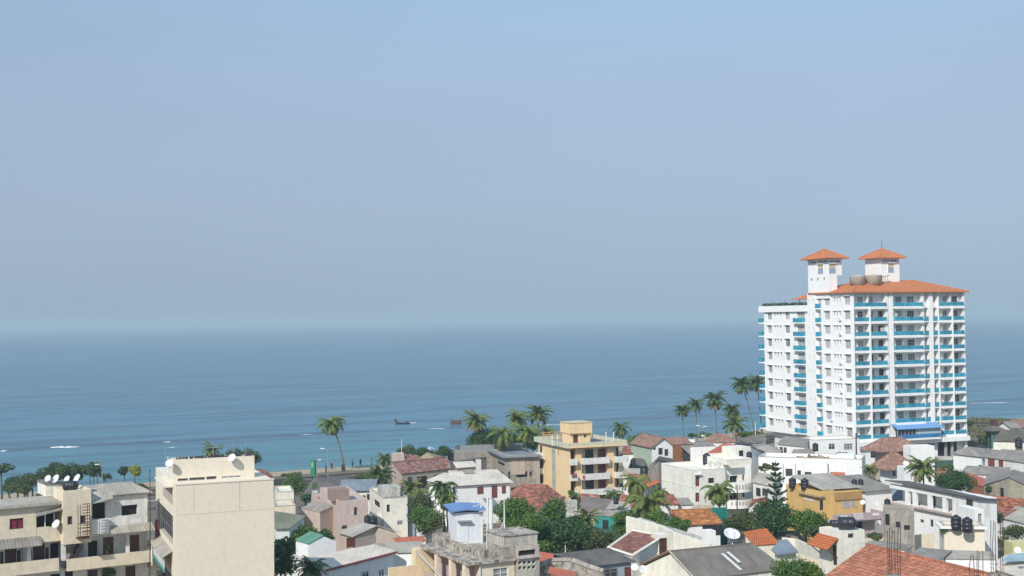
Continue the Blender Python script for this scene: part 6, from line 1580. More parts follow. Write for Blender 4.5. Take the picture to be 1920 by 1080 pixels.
rw = simple('grimy concrete house with barred openings below the white block', 1657, 956, 160, 1714, 2, CONC, yaw=-14, fw=[((1660, 964, 1668, 985), 'd'), ((1679, 978, 1689, 990), 'g'), ((1695, 985, 1706, 994), 'd')], roof='flat', rise=.3)
wallline('low pale wall behind the planter', [(1622, 1010, 5.0), (1700, 1005, 5.0), (1752, 1000, 5.2)], .25, CREAM)
# cream tank block at the right
tb = simple('cream block with a flat ledge carrying two big black tanks', 1770, 987, 148, 1846, 3.2, BLOCKC, yaw=-9, roof='flat', rise=.1)
tb.mb('ledge', MB().box(-.5, tb.w+.2, -.5, tb.d, tb.h-.2, tb.h-.003), WHITE)
tank('left one of the two big black tanks on the cream ledge', 1793, 994, 147.5, 20)
tank('right one of the two big black tanks on the cream ledge', 1814, 998, 146.5, 20)
simple('white wall of the courtyard right of the big tanks', 1828, 956, 158, 1845, 4, WHITE, yaw=10, name='wall_block', cat='wall', fw=[((1834, 963, 1842, 988), 'wg')])
polyhouse('low yard roof with pipes in front of the cream tank block', [(1700, 1044, -131), (1764, 1050, -128), (1785, 1032, -136), (1725, 1026, -138)], [(0, 1, 2, 3)], [0, 1, 2, 3], A_GREY, WHITE, pitch=5)
polyhouse('long white low house in front of the cream tank block', [(1762, 1046, -130), (1868, 1048, -126), (1862, 1034, -134), (1780, 1031, -136)], [(0, 1, 2, 3)], [0, 1, 2, 3], A_LIGHT, WHITE, pitch=5, ov=.2)
polyhouse('grey sheet roof strip left of the rebar columns', [(1610, 1022, 6.0), (1700, 1030, 6.0), (1715, 1022, 6.2), (1640, 1012, 6.2)], [(0, 1, 2, 3)], [0, 1, 2, 3], A_GREY, CREAM2)
polyhouse('pale sheet roof with a bluish skylight at the bottom right', [(1850, 1062, 5.2), (1940, 1090, 5.0), (1940, 1030, 5.8), (1885, 1040, 5.4)], [(0, 1, 2, 3)], [0, 1, 2, 3], A_CREAM, YELLOW2)
polyhouse('bluish glass skylight panel on the pale roof at the bottom right', [(1878, 1052, 5.9), (1925, 1050, 5.9), (1925, 1036, 6.2), (1890, 1040, 6.2)], [(0, 1, 2, 3)], [0, 1, 2, 3], glassy('bluish_skylight', (.25, .33, .36), .2), None, name='skylight', cat='skylight')
simple('yellowish low wall block by the street at the right edge', 1898, 1018, 150, 1935, 2, plaster('yellow_green_wall', (.58, .55, .28), .3), yaw=6, name='wall_block', cat='wall')
dish('white dish by the yellowish wall at the right edge', 1908, 1032, 138, 13, -15)
dish('pale dish beside the rebar at the bottom right', 1849, 1045, 130, 15, 14)
# big tiled roof, bottom right
def big_roof():
    R0 = pz((1626, 1021, 11.6)); R1 = pz((1860, 1077, 11.6)); dr = (R1-R0); R1 = R0+dr*1.5
    E0 = pz((1541, 1083, 9.4)); E1 = E0+(R1-R0); F0 = R0+(R0-E0); F0.z = E0.z+.5; F1 = R1+(R1-E1); F1.z = E1.z+.5
    W_ = [('w', *E0), ('w', *E1), ('w', *R1), ('w', *R0), ('w', *F0), ('w', *F1)]
    b = polyhouse('house with a big weathered orange-brown tiled roof at the bottom right', W_, [(0, 1, 2, 3), (3, 2, 5, 4)], [0, 1, 2, 5, 4, 3], T_BIG, CREAM2, ov=.4, ridges=[(2, 3)], t=.16)
    return b
big_roof()
# ------------------------------------------------------------------ rebar columns of an unfinished storey
def rebar(label, xs, y0, y1, D, seed):
    rr = random.Random(seed); c = at(sum(xs)/len(xs), y1, D)
    r = empty('rebar_column', (c.x, c.y, 0), label, 'rebar', 'rusty reinforcement bars of an unfinished storey')
    for i, q in enumerate(xs):
        DD = D+(.5 if i % 2 else 0); a = at(q, y1, DD); t = at(q+rr.uniform(-2, 2), y0+rr.uniform(-3, 12), DD)
        MB().tube([(a.x-c.x, a.y-c.y, a.z-1.2), (a.x-c.x+rr.uniform(-.05, .05), a.y-c.y, (a.z+t.z)/2), (t.x-c.x, t.y-c.y, t.z)], .028, 5).build('bar', RUST, r)
    m = MB(); z0, z1 = at(xs[0], y1, D).z, at(xs[0], y0+14, D).z; xa = at(xs[0], y1, D).x-c.x-.03; xb = at(xs[-1], y1, D).x-c.x+.03
    k = 0; z = z0
    while z < z0+(z1-z0)*.45: m.box(xa, xb, -.03, -.015, z, z+.015).box(xa, xb, .5, .515, z, z+.015); z += .35
    m.build('stirrups', RUST, r); MB().box(xa-.05, xb+.05, -.12, .62, 0, z0-.02).build('column_stub', CONC, r)
    return r
rebar('widest cage of rusty bars, standing in front of the big tiled roof', [1665, 1669, 1673, 1679, 1684, 1688], 985, 1078, 100, 1)
rebar('short cluster of rusty bars at the bottom right, left of the tallest pair', [1819, 1826, 1832, 1836, 1843], 1030, 1082, 99, 2)
rebar('tall rusty bars near the right edge, left pair', [1859, 1863, 1868], 970, 1075, 103, 3)
rebar('tall rusty bars near the right edge, right pair', [1877, 1881], 972, 1075, 103, 4)
# ------------------------------------------------------------------ trees and palms
P_ = palm
P_('lone tall coconut palm on the beach with a full round crown', 622, 793, 284, 50, lean=2.6, style=1, n=34, rb=.24)
P_('leftmost of the row of beach palms left of the hotel', 1279, 769, 330, 33, lean=.3, mt=PALMD)
P_('second of the beach palms left of the hotel, beside the leftmost', 1304, 759, 328, 34, lean=.4, mt=PALMD)
P_('broad-crowned beach palm in the middle of the row left of the hotel', 1340, 750, 322, 42, lean=.4, mt=PALMD)
P_('palm with a dark crown behind the front palm left of the hotel', 1371, 769, 310, 34, lean=.4, mt=PALMD)
P_('feathery palm rising in front of the smooth red roof', 1378, 795, 262, 50, lean=.5, n=18)
P_('tall leaning palm just left of the hotel', 1391, 722, 318, 42, lean=3.4, mt=PALMD)
P_('palm half hidden behind the hotel wing', 1419, 718, 330, 46, lean=1.2, mt=PALMD)
P_('small scruffy palm between the yellow building and the beach palms', 1164, 800, 300, 40, lean=.8, mt=DRY if False else PALMD, n=18, style=1)
P_('leftmost tall palm of the dense clump left of the yellow building', 893, 790, 262, 52, lean=.3)
P_('bright palm with yellow drooping fronds in the clump left of the yellow building', 943, 812, 246, 56, lean=-.3, n=22, style=1)
P_('palm in the middle of the clump left of the yellow building', 970, 785, 264, 46, lean=.2)
P_('tallest palm of the clump, nearest the yellow building', 1009, 777, 266, 48, lean=.2)
P_('sunlit palm low in the clump left of the yellow building', 985, 806, 244, 54, lean=.2, n=24, style=1)
P_('short palm touching the yellow building roof band', 1025, 812, 250, 36, lean=0)
P_('palm bent over the brown tiled house', 722, 862, 250, 38, lean=.5, n=20)
P_('palm below the brown tiled house', 712, 892, 226, 50, lean=.2, mt=PALMD)
P_('pale palm in front of the brown tiled house', 770, 914, 206, 44, lean=0, n=18)
P_('large dark palm in front of the large white house', 828, 912, 196, 56, lean=.4, mt=PALMD, n=30, style=1)
P_('drooping palm lower down beside the large dark palm', 836, 935, 190, 44, lean=.3, n=24, style=1)
P_('yellowing palm right of the yellow building', 1193, 903, 196, 56, lean=.2, n=20, style=1)
P_('big ragged palm in the centre right, above the sloping parapet wall', 1214, 942, 174, 84, lean=.4, n=24, style=1)
P_('palm in front of the teal wall', 1100, 972, 172, 52, lean=.3, n=20)
P_('palm in front of the cream villa', 1347, 918, 184, 58, lean=.3, n=28, style=1)
P_('bushy palm left of the lower brown annex roof', 1632, 882, 204, 32, lean=0, n=20)
P_('wide palm right of the annex, beside the round dark tree', 1731, 880, 196, 60, lean=.1, n=26)
P_('palm crown in front of the long white house at the bottom', 583, 1066, 134, 62, lean=.2, n=22, mt=PALMD)
P_('palm behind the beige block parapet', 397, 846, 262, 36, lean=.2)
P_('small palm on the lawn by the crumbling wall', 1037, 1018, 166, 28, n=16)
T = tree
# beach trees at the left
T('tall thin-stemmed beach tree at the left edge', 3, 866, 889.0, 232, 49, LEAFS, nc=18, leaf=.3, cs_=.34, flat_=.8)
T('low spreading beach tree with several stems, second from the left edge', 32, 890, 921.0, 230, 62, LEAFS, nc=24, leaf=.3, trunks=3, cs_=.34, flat_=.8)
T('low dark beach tree left of the dishes', 56, 883, 914.0, 229, 51, LEAFS, nc=20, leaf=.3, trunks=2, cs_=.34, flat_=.8)
T('small beach tree directly left of the dishes', 76, 880, 911.0, 229, 38, LEAFS, nc=16, leaf=.3, trunks=2, cs_=.34, flat_=.8)
T('beach tree behind the left pair of dishes', 105, 863, 905.0, 234, 57, LEAFS, nc=28, leaf=.32, trunks=2, cs_=.34, flat_=.8)
T('wide beach tree behind the right pair of dishes', 138, 862, 905.0, 236, 59, LEAFS, nc=28, leaf=.32, trunks=2, cs_=.34, flat_=.8)
T('upright beach tree beside the left street lamp', 176, 860, 897.0, 234, 32, LEAFS, nc=20, leaf=.3, trunks=3, cs_=.34, flat_=.8)
T('thin ragged beach tree right of the left street lamp', 196, 884, 903.0, 234, 27, LEAFS, nc=10, leaf=.28, trunks=2, cs_=.34, flat_=.8)
T('dark round tree beside the yellow-green one', 233, 870, 892, 236, 22, LEAFD, nc=9, leaf=.3)
T('bright yellow-green round tree behind the corrugated roof', 253, 870, 893, 232, 28, LEAFY, nc=11, leaf=.28)
T('brownish-green shrub left of the tank house', 48, 906, 932, 205, 24, LEAFO, nc=9, leaf=.28, name='shrub', cat='shrub')
T('small low shrub next to the brownish-green one', 75, 922, 934, 205, 22, LEAFO, nc=6, leaf=.26, name='shrub', cat='shrub')
T('thin tree behind the beige block parapet, right of the palm', 450, 836, 877.0, 258, 84, LEAFS, nc=26, leaf=.3, gap=.35, trunks=3, cs_=.34, flat_=.8)
T('small dark bush at the right end of the beige block parapet', 476, 851, 868, 256, 24, LEAFD, nc=7, leaf=.3)
T('round green tree right of the beige block', 552, 887, 932, 226, 44, LEAF, nc=15, leaf=.3)
T('green shrubs by the coast road left of the billboard', 548, 884, 896, 262, 60, LEAFO, nc=9, leaf=.3, name='shrub', cat='shrub', trunk=False)
T('bright green hedge behind the pink building', 612, 920, 936, 206, 48, LEAFB, nc=9, leaf=.25, name='hedge', cat='hedge', trunk=False)
T('dark bush under the broad dark grey roof', 575, 925, 945, 205, 36, LEAFD, nc=8, leaf=.28, name='shrub', cat='shrub', trunk=False)
T('large tree between the beige block and the green-roofed house', 565, 980, 1050, 165, 96, LEAF, nc=26, leaf=.3)
T('dark tree against the lower edge of the beige block', 528, 1000, 1090, 132, 56, LEAFD, nc=20, leaf=.3)
T('low tree under the green-roofed house', 600, 990, 1025, 165, 70, LEAFD, nc=12, leaf=.3)
T('bushy green tree right of the coast road', 690, 880, 912, 232, 56, LEAFO, nc=14, leaf=.3)
T('dark tree behind the clump of palms', 905, 800, 850, 262, 62, LEAFD, nc=18, leaf=.34)
T('low dark tree beneath the leftmost clump palm', 880, 826, 862, 252, 58, LEAFD, nc=16, leaf=.34)
T('dark tree filling the middle of the palm clump', 960, 812, 850, 256, 70, LEAFD, nc=18, leaf=.34)
T('dark tree between the palm clump and the yellow building', 1000, 806, 846, 258, 50, LEAFD, nc=14, leaf=.34)
T('green trees left of the boats on the beach', 790, 836, 862, 272, 60, LEAFD, nc=14, leaf=.34)
T('small green tree right of the upturned blue boat', 832, 832, 860, 270, 40, LEAFD, nc=10, leaf=.34)
T('small tree behind the tan tank box', 762, 834, 858, 276, 34, LEAFO, nc=10, leaf=.34)
T('green tree right of the yellow building roof', 1206, 812, 848, 272, 62, LEAFB, nc=16, leaf=.34)
T('low green hedge on the beach below the palms', 1330, 808, 822, 318, 60, LEAFB, nc=12, leaf=.4, name='hedge', cat='hedge', trunk=False)
T('bushes along the beach left of the hotel foot', 1405, 806, 822, 312, 70, LEAFB, nc=12, leaf=.4, name='shrub', cat='shrub', trunk=False)
T('dark shrub by the pole near the beach palms', 1297, 810, 822, 305, 14, LEAFD, nc=5, leaf=.34, name='shrub', cat='shrub')
T('light green tree behind the blue-roofed cabin', 800, 945, 1000, 176, 70, LEAF, nc=16, leaf=.3)
T('green tree left of the blue-roofed cabin', 845, 938, 958, 172, 50, LEAFO, nc=10, leaf=.3)
T('large bright tree directly behind the tall mast', 965, 930, 985, 160, 84, LEAF, nc=24, leaf=.3)
T('sunlit lower tree in front of the large bright tree', 985, 958, 1010, 154, 74, LEAFB if False else LEAF, nc=18, leaf=.28)
T('great dark tree in the centre of the photo', 1040, 972, 1040, 158, 130, LEAFD, nc=30, leaf=.32)
T('dark tree right of the great dark tree', 1085, 975, 1035, 162, 70, LEAFD, nc=18, leaf=.32)
T('green tree reaching up in front of the weathered white tank wall', 1038, 932, 990, 172, 56, LEAF, nc=12, leaf=.28)
T('pale green shrubs on the slope in the centre', 1115, 1005, 1032, 158, 70, LEAFO, nc=14, leaf=.26, name='shrub', cat='shrub', trunk=False)
T('low shrubs by the lawn in front of the great dark tree', 1020, 1010, 1036, 150, 60, LEAF, nc=10, leaf=.24, name='shrub', cat='shrub', trunk=False)
T('green bush left of the sloping parapet wall', 1165, 950, 1010, 160, 46, LEAF, nc=16, leaf=.28)
T('dense bush above the sloping parapet wall', 1265, 968, 1000, 156, 74, LEAF, nc=18, leaf=.26)
T('bush cluster left of the tall pine', 1395, 960, 998, 166, 86, LEAFO, nc=20, leaf=.28)
conifer('tall pine with open whorled branches in front of the mustard house', 1454, 862, 958, 166, 46)
T('dark dense tree at the foot of the pine', 1455, 935, 998, 163, 90, LEAFD, nc=26, leaf=.28)
T('round green bush right of the pine', 1510, 953, 1003, 160, 86, LEAF, nc=24, leaf=.28)
T('brownish bush behind the cream yard wall', 1528, 982, 1012, 154, 56, LEAFO, nc=10, leaf=.26, name='shrub', cat='shrub')
T('round bright green tree top at the bottom edge', 1495, 1042, 1110, 112, 92, LEAFB if False else LEAF, nc=26, leaf=.2)
T('lighter green bush overlapping the round tree top at the bottom edge', 1528, 1052, 1100, 110, 38, LEAFB, nc=10, leaf=.18)
T('large round dark tree right of the wide palm', 1793, 880, 925, 190, 74, LEAFD, nc=26, leaf=.26, dens=1.3)
T('shrubs above the red shed by the hotel entrance', 1775, 870, 884, 214, 40, LEAF, nc=8, leaf=.28, name='shrub', cat='shrub')
T('rooftop shrubs on the long white building', 1575, 847, 858, 232, 40, LEAFO, nc=8, leaf=.25, name='shrub', cat='shrub', trunk=False)
T('green creeper at the foot of the villa', 1432, 868, 884, 216, 40, LEAFO, nc=8, leaf=.3, name='shrub', cat='shrub')
T('planter of tall grass in front of the mauve balcony', 1645, 997, 1012, 143, 44, LEAFO, nc=10, leaf=.2, name='planter_shrub', cat='shrub', trunk=False)
T('small shrub beside the cream tank block', 1770, 986, 1000, 148, 14, LEAFB, nc=5, leaf=.2, name='shrub', cat='shrub', trunk=False)
T('dark green bush below the lower orange roof', 1863, 960, 984, 172, 42, LEAFD, nc=12, leaf=.26)
T('tall weeds at the right edge below the bush', 1900, 982, 1012, 158, 54, LEAFO, nc=16, leaf=.22, name='shrub', cat='shrub', trunk=False)
T('dark bush beside the hotel on the headland', 1818, 786, 806, 330, 18, LEAFD, nc=8, leaf=.4)
T('green bush beside the far houses on the headland', 1884, 788, 806, 330, 30, LEAF, nc=8, leaf=.4)
T('bush at the foot of the watch tower', 1845, 815, 835, 300, 26, LEAFO, nc=8, leaf=.36, trunk=False, name='shrub', cat='shrub')
T('palm-like potted plant on the corridor below the cream apartments', 204, 1062, 1090, 119, 30, LEAF, nc=7, leaf=.22, name='balcony_plant', cat='plant', trunk=False)
T('green plants at the foot of the yellow building', 1077, 917, 934, 208, 26, LEAF, nc=7, leaf=.24, name='shrub', cat='shrub')
# ------------------------------------------------------------------ ground cover
def scatter(name, label, region, n, size, mt, hgt=.5, seed=1):
    rs = np.random.default_rng(seed); x0, x1, y0, y1 = region; A = []
    P = np.stack([rs.uniform(x0, x1, n), rs.uniform(y0, y1, n), np.zeros(n)], 1)
    k = np.sin(P[:, 0]*.35)+np.cos(P[:, 1]*.27)+np.sin(P[:, 0]*.11+P[:, 1]*.17); P = P[k > -.2]; n = len(P)
    P[:, 2] = rs.uniform(0.02, hgt, n)*(.4+.6*np.abs(np.sin(P[:, 0]*.9)*np.cos(P[:, 1]*.7)))
    nr = rs.normal(size=(n, 3)); nr[:, 2] += .8; nr /= np.linalg.norm(nr, axis=1)[:, None]
    a = np.cross(nr, rs.normal(size=(n, 3))); a /= np.linalg.norm(a, axis=1)[:, None]; b = np.cross(nr, a); s = size*(.6+.8*rs.random(n))[:, None]
    V = np.stack([P-a*s*.5, P-b*s*.35, P+a*s*.5, P+b*s*.35], 1).reshape(-1, 3); o = np_mesh(name, V, np.arange(n*4).reshape(-1, 4), mt); tag(o, label, kind='stuff')
scatter('undergrowth', None, (-5, 75, 165, 250), 60000, .5, LEAFO, 1.6, 2)
scatter('lawn', None, (-60, -20, 190, 262), 30000, .4, LEAFO, .8, 3)
scatter('headland_grass', None, (98, 165, 300, 404), 60000, .8, leafmat('dry_grass', (.13, .13, .05), (.19, .17, .07), (.22, .19, .1), .2, .08), .5, 4)

T('green trees in the yard between the pale palm and the cabin', 795, 925, 962, 186, 56, LEAFO, nc=14, leaf=.28)
T('low yellow-green shrubs left of the cabin roof', 815, 965, 1000, 150, 40, LEAFO, nc=10, leaf=.24, name='shrub', cat='shrub', trunk=False)
T('leafy tree right of the great dark tree, behind the parapet wall', 1135, 985, 1030, 156, 60, LEAFO, nc=14, leaf=.26)
T('dark tree between the grey-brown roof and the palm in the centre right', 1180, 955, 990, 172, 44, LEAF, nc=12, leaf=.28)
T('green tree beside the veranda house at the right', 1860, 905, 925, 205, 30, LEAFD, nc=9, leaf=.28)
T('trees between the annex and the white wall', 1640, 895, 912, 195, 30, LEAF, nc=8, leaf=.28)

for q, (lab, px, wd) in enumerate((('low belt of beach scrub at the far left', 40, 90), ('low beach scrub under the wide beach trees', 120, 90), ('low beach scrub right of the left street lamp', 215, 70), ('low beach scrub behind the corrugated roof', 262, 50))):
    T(lab, px, 905, 926, 226, wd, LEAFO, nc=14, leaf=.3, name='beach_scrub', cat='shrub', trunk=False, cs_=.6)
T('palm-like bright shrub beside the pink terrace wing', 600, 905, 925, 215, 40, LEAF, nc=9, leaf=.28, name='shrub', cat='shrub', trunk=False)
P_('small palm among the trees behind the cabin', 786, 925, 190, 40, n=18, style=1)
P_('ragged palm behind the grey-brown roof in the centre', 1150, 925, 205, 36, n=18, style=1, mt=PALMD)
P_('short palm left of the villa palm', 1235, 925, 190, 34, n=18)

T('dark bush hiding the foot of the weathered white tank wall', 1076, 962, 992, 168, 44, LEAFD, nc=12, leaf=.28)
T('leafy bush between the orange tiled house and the teal wall behind the palm', 1225, 955, 985, 165, 56, LEAF, nc=12, leaf=.28)
# ------------------------------------------------------------------ boats, lamps, people and the rest
def boat():
    z = -.4; p = atz(755, 795.5, z); r = empty('fishing_boat', p, 'small dark fishing boat with a raised prow crossing the bay', 'boat')
    s = p.y/FPX; L = 26*s; m = MB(); n = 10; rings = []
    for i in range(n+1):
        t = i/n; x = -L/2+L*t; w = .55*math.sin(math.pi*min(1, .12+t*.78))**.6; h = .35+1.0*max(0, .3-t)/.3*.9+.25*max(0, t-.8)/.2
        rings.append([(x, -w, .35+h*.5), (x, -w*.6, -.15), (x, w*.6, -.15), (x, w, .35+h*.5), (x, w*.8, .25+h*.4), (x, -w*.8, .25+h*.4)])
    k = len(rings[0]); m.v = [q for g in rings for q in g]
    for i in range(n):
        for j in range(k): m.f.append((i*k+j, i*k+(j+1) % k, (i+1)*k+(j+1) % k, (i+1)*k+j))
    m.f.append(tuple(range(k))); m.f.append(tuple(n*k+j for j in reversed(range(k))))
    m.build('hull', flat('tarred_hull', (.03, .032, .04), .6), r)
    MB().box(-L/2-.25, -L/2+.3, -.12, .12, .9, 1.75).box(-L/2-.5, -L/2-.2, -.1, .1, 1.2, 1.6).build('prow_post', flat('tarred_hull', (.03, .032, .04)), r)
    MB().box(L*.3, L*.38, -.2, .2, .4, 1.1).build('outboard_motor', DKMET, r)
    return p, L
BP, BL_ = boat()
def foam(label, px0, px1, py, wd, seed, dens=1.0):
    z = -.37; a = atz(px0, py, z); b_ = atz(px1, py-(px1-px0)*.012, z); rs = random.Random(seed); m = MB(); U = (b_-a); L = U.length; U.normalize(); Nn = Vector((-U.y, U.x, 0)); n = max(8, int(L/1.2))
    top = []; bot = []
    for i in range(n+1):
        t = i/n; w_ = wd*math.sin(math.pi*min(.98, max(.02, t)))**.5*rs.uniform(.5, 1.2); c = a+U*L*t+Nn*rs.uniform(-.4, .4)*wd
        bot.append(c-Nn*w_*.5); top.append(c+Nn*w_*.5+Vector((0, 0, .10*w_)))
    k = len(bot); m.v = [tuple(q-a) for q in bot]+[tuple(q-a) for q in top]+[tuple(q-a+Nn*.5-Vector((0, 0, .3))) for q in top]
    for i in range(n): m.f.append((i, i+1, k+i+1, k+i)); m.f.append((k+i, k+i+1, 2*k+i+1, 2*k+i))
    o = m.build('surf', flat('sea_foam', (.78, .80, .80), .8)); o.location = a; tag(o, kind='structure')
foam('', 93, 147, 839, 2.4, 1); foam('', 0, 12, 846, 1.65, 2); foam('', 306, 320, 829, 1.2, 3); foam('', 316, 330, 839, 0.75, 4)
foam('', 768, 782, 793, 1.05, 5); foam('', 800, 836, 804, 0.9, 6); foam('', 1815, 1895, 756, 1.2, 7); foam('', 560, 590, 815, 0.6, 8); foam('', 1002, 1062, 797, 0.75, 9)
def wreck():
    z = -.4; p = atz(855, 796, z); s = p.y/FPX; w = 20*s; h = 10*s; r = empty('wreck', p, 'rusty box-shaped wreck with a post at each end standing in the shallows', 'wreck')
    MB().box(-w/2+.15, w/2-.15, -.9, .9, -.3, h*.8).build('hull', flat('rusty_plate', (.16, .07, .055), .8, var=.5), r)
    for q in (-w/2, w/2-.15): MB().box(q, q+.16, -.1, .1, -.3, h*1.3).build('post', DKMET, r)
    MB().box(-w/2+.17, w/2-.17, -.95, -.905, h*.25, h*.4).build('waterline_band', RUST, r)
wreck()
def blue_boat(label, px0, px1, py, D, seed):
    a, b_ = at(px0, py, D), at(px1, py, D); L = (b_-a).length; c = (a+b_)/2; c.z = max(c.z-.8, .6); r = empty('upturned_boat', c, label, 'boat', 'tarpaulin-covered boats on the beach')
    m = MB(); n, k = 10, 7; V = []
    for i in range(n+1):
        t = i/n; w = 1.3*math.sin(math.pi*min(.97, max(.03, t)))**.7
        for j in range(k): g = math.pi*j/(k-1); V.append((-L/2+L*t, -w*math.cos(g), 1.25*w*math.sin(g)*.8))
    m.v = V
    for i in range(n):
        for j in range(k-1): q = i*k+j; m.f.append((q, q+1, q+k+1, q+k))
    m.build('tarpaulin', flat('pale_blue_tarpaulin', (.38, .46, .66), .6, var=.4), r, True)
    MB().tube([(-L*.3, -1.25, .2), (-L*.28, 0, 1.35), (-L*.26, 1.25, .2)], .06, 5).build('rope', flat('dark_blue_rope', (.03, .06, .2)), r)
    MB().box(-L*.4, L*.4, -.8, .8, -c.z+.02, .02).build('sand_cradle', CONCD, r)
blue_boat('pale blue covered boat behind the straw-coloured hut', 793, 822, 842, 274, 1)
blue_boat('pale blue covered boat among trees left of the palm clump', 838, 852, 842, 272, 2)
# street lamps
def lamp(label, px, py0, py1, D, arm, double=False):
    a = at(px, py1, D); t = at(px, py0, D); r = empty('street_lamp', (a.x, a.y, 0), label, 'street lamp', 'street lamps by the coast'); h = t.z
    MB().tube([(0, 0, 0), (0, 0, h*.9), (arm*.12, 0, h*.97), (arm*.45, 0, h*1.0)], [.1, .075, .06, .05], 7).build('pole', METAL, r)
    for sg in ((1, -1) if double else (1,)):
        if sg < 0: MB().tube([(0, 0, h*.94), (-arm*.45, 0, h*1.0)], .05, 6).build('arm', METAL, r)
        MB().box(arm*.4*sg, arm*sg, -.14, .14, h-.06, h+.12).build('lamp_head', DISHM, r)
lamp('street lamp beside the upright beach tree at the left', 192, 871, 906, 228, -1.3)
lamp('tall street lamp by the beach between the billboard and the lone palm', 615, 841, 888, 268, -1.6)
lamp('lamp pole touching the billboard', 594, 862, 900, 256, .9)
lamp('twin-headed lamp between the beach palms', 1317, 800, 822, 300, 1.0, True)
def globe(label, px, py0, py1, D):
    a = at(px, py1, D); t = at(px, py0, D); r = empty('garden_lamp', (a.x, a.y, 0), label, 'lamp'); MB().tube([(0, 0, 0), (0, 0, t.z)], .07, 6).build('pole', METAL, r)
    MB().lathe([(.05, -.1), (.45, 0), (.5, .12), (.1, .25)], 10, (0, 0, t.z)).build('lamp_head', DISHM, r, True)
globe('disc-headed lamp left of the twin-headed one', 1309, 799, 822, 300)
globe('lamp with a pale dome head on the dull brown roof', 1318, 818, 830, 262)
pole('flagpole', 'thin pole with a small top on the tan tank box', 'pole', 753, 823, 852, 243, .06, PVCW)
pole('utility_pole', 'dark utility pole in front of the hotel corner', 'pole', 1605, 812, 880, 236, .16, DKMET)
pole('flagpole', 'short white pole left of the hotel foot', 'pole', 1416, 792, 822, 300, .1, PVCW)
pole('utility_pole', 'slim pole beside the cream villa front', 'pole', 1382, 908, 955, 182, .09, RUST)
pole('utility_pole', 'thin white post in front of the great dark tree', 'pole', 1060, 1022, 1044, 148, .06, PVCW)
pole('antenna_mast', 'tall thin aerial behind the left dish of the beige block', 'antenna', 310, 838, 872, 118, .03, METAL)
pole('antenna_mast', 'short aerial in the middle of the beige block roof', 'antenna', 369, 848, 868, 118, .03, METAL)
pole('antenna_mast', 'tall aerial behind the beige block near the thin tree', 'antenna', 437, 823, 866, 190, .04, METAL)
pole('antenna_mast', 'thin aerial right of the thin tree behind the beige block', 'antenna', 461, 823, 868, 192, .04, METAL)
pole('utility_pole', 'pale post right of the blue-grey roof', 'pole', 699, 912, 932, 196, .09, PVCW)
pole('utility_pole', 'leaning white post in the yard at the right edge', 'pole', 1869, 1008, 1060, 128, .07, PVCW, px1=1866)
def yagi():
    p = at(400, 862, 119); r = empty('tv_aerial', p, 'small comb-shaped television aerial on the beige block roof', 'antenna')
    MB().tube([(0, 0, -.5), (0, 0, 1.2)], .025, 5).build('mast', METAL, r); m = MB().tube([(-.7, 0, 1.1), (.7, 0, 1.15)], .018, 4)
    for i in range(7): m.tube([(-.6+i*.2, -.25, 1.11), (-.6+i*.2, .25, 1.11)], .012, 4)
    m.build('elements', METAL, r)
yagi()
def billboard():
    D = 262; a, b_ = at(582, 863, D), at(590.5, 893, D); w = b_.x-a.x; h = a.z-b_.z; r = empty('billboard', (b_.x, D, 0), 'tall narrow green billboard beside the coast road', 'billboard')
    MB().box(-w, 0, -.12, .12, b_.z, a.z).build('board', GREENC, r); MB().box(.01, .35, -.14, .14, b_.z, a.z).build('edge_frame', DKMET, r)
    MB().box(-w*.8, -w*.35, -.15, -.123, b_.z+h*.55, b_.z+h*.9).build('pale_marking', flat('pale_green_mark', (.2, .5, .36)), r)
    for q in (-.1, -w*.6): MB().tube([(q, 0, 0), (q, 0, b_.z)], .14, 7).build('post', DKMET, r)
billboard()
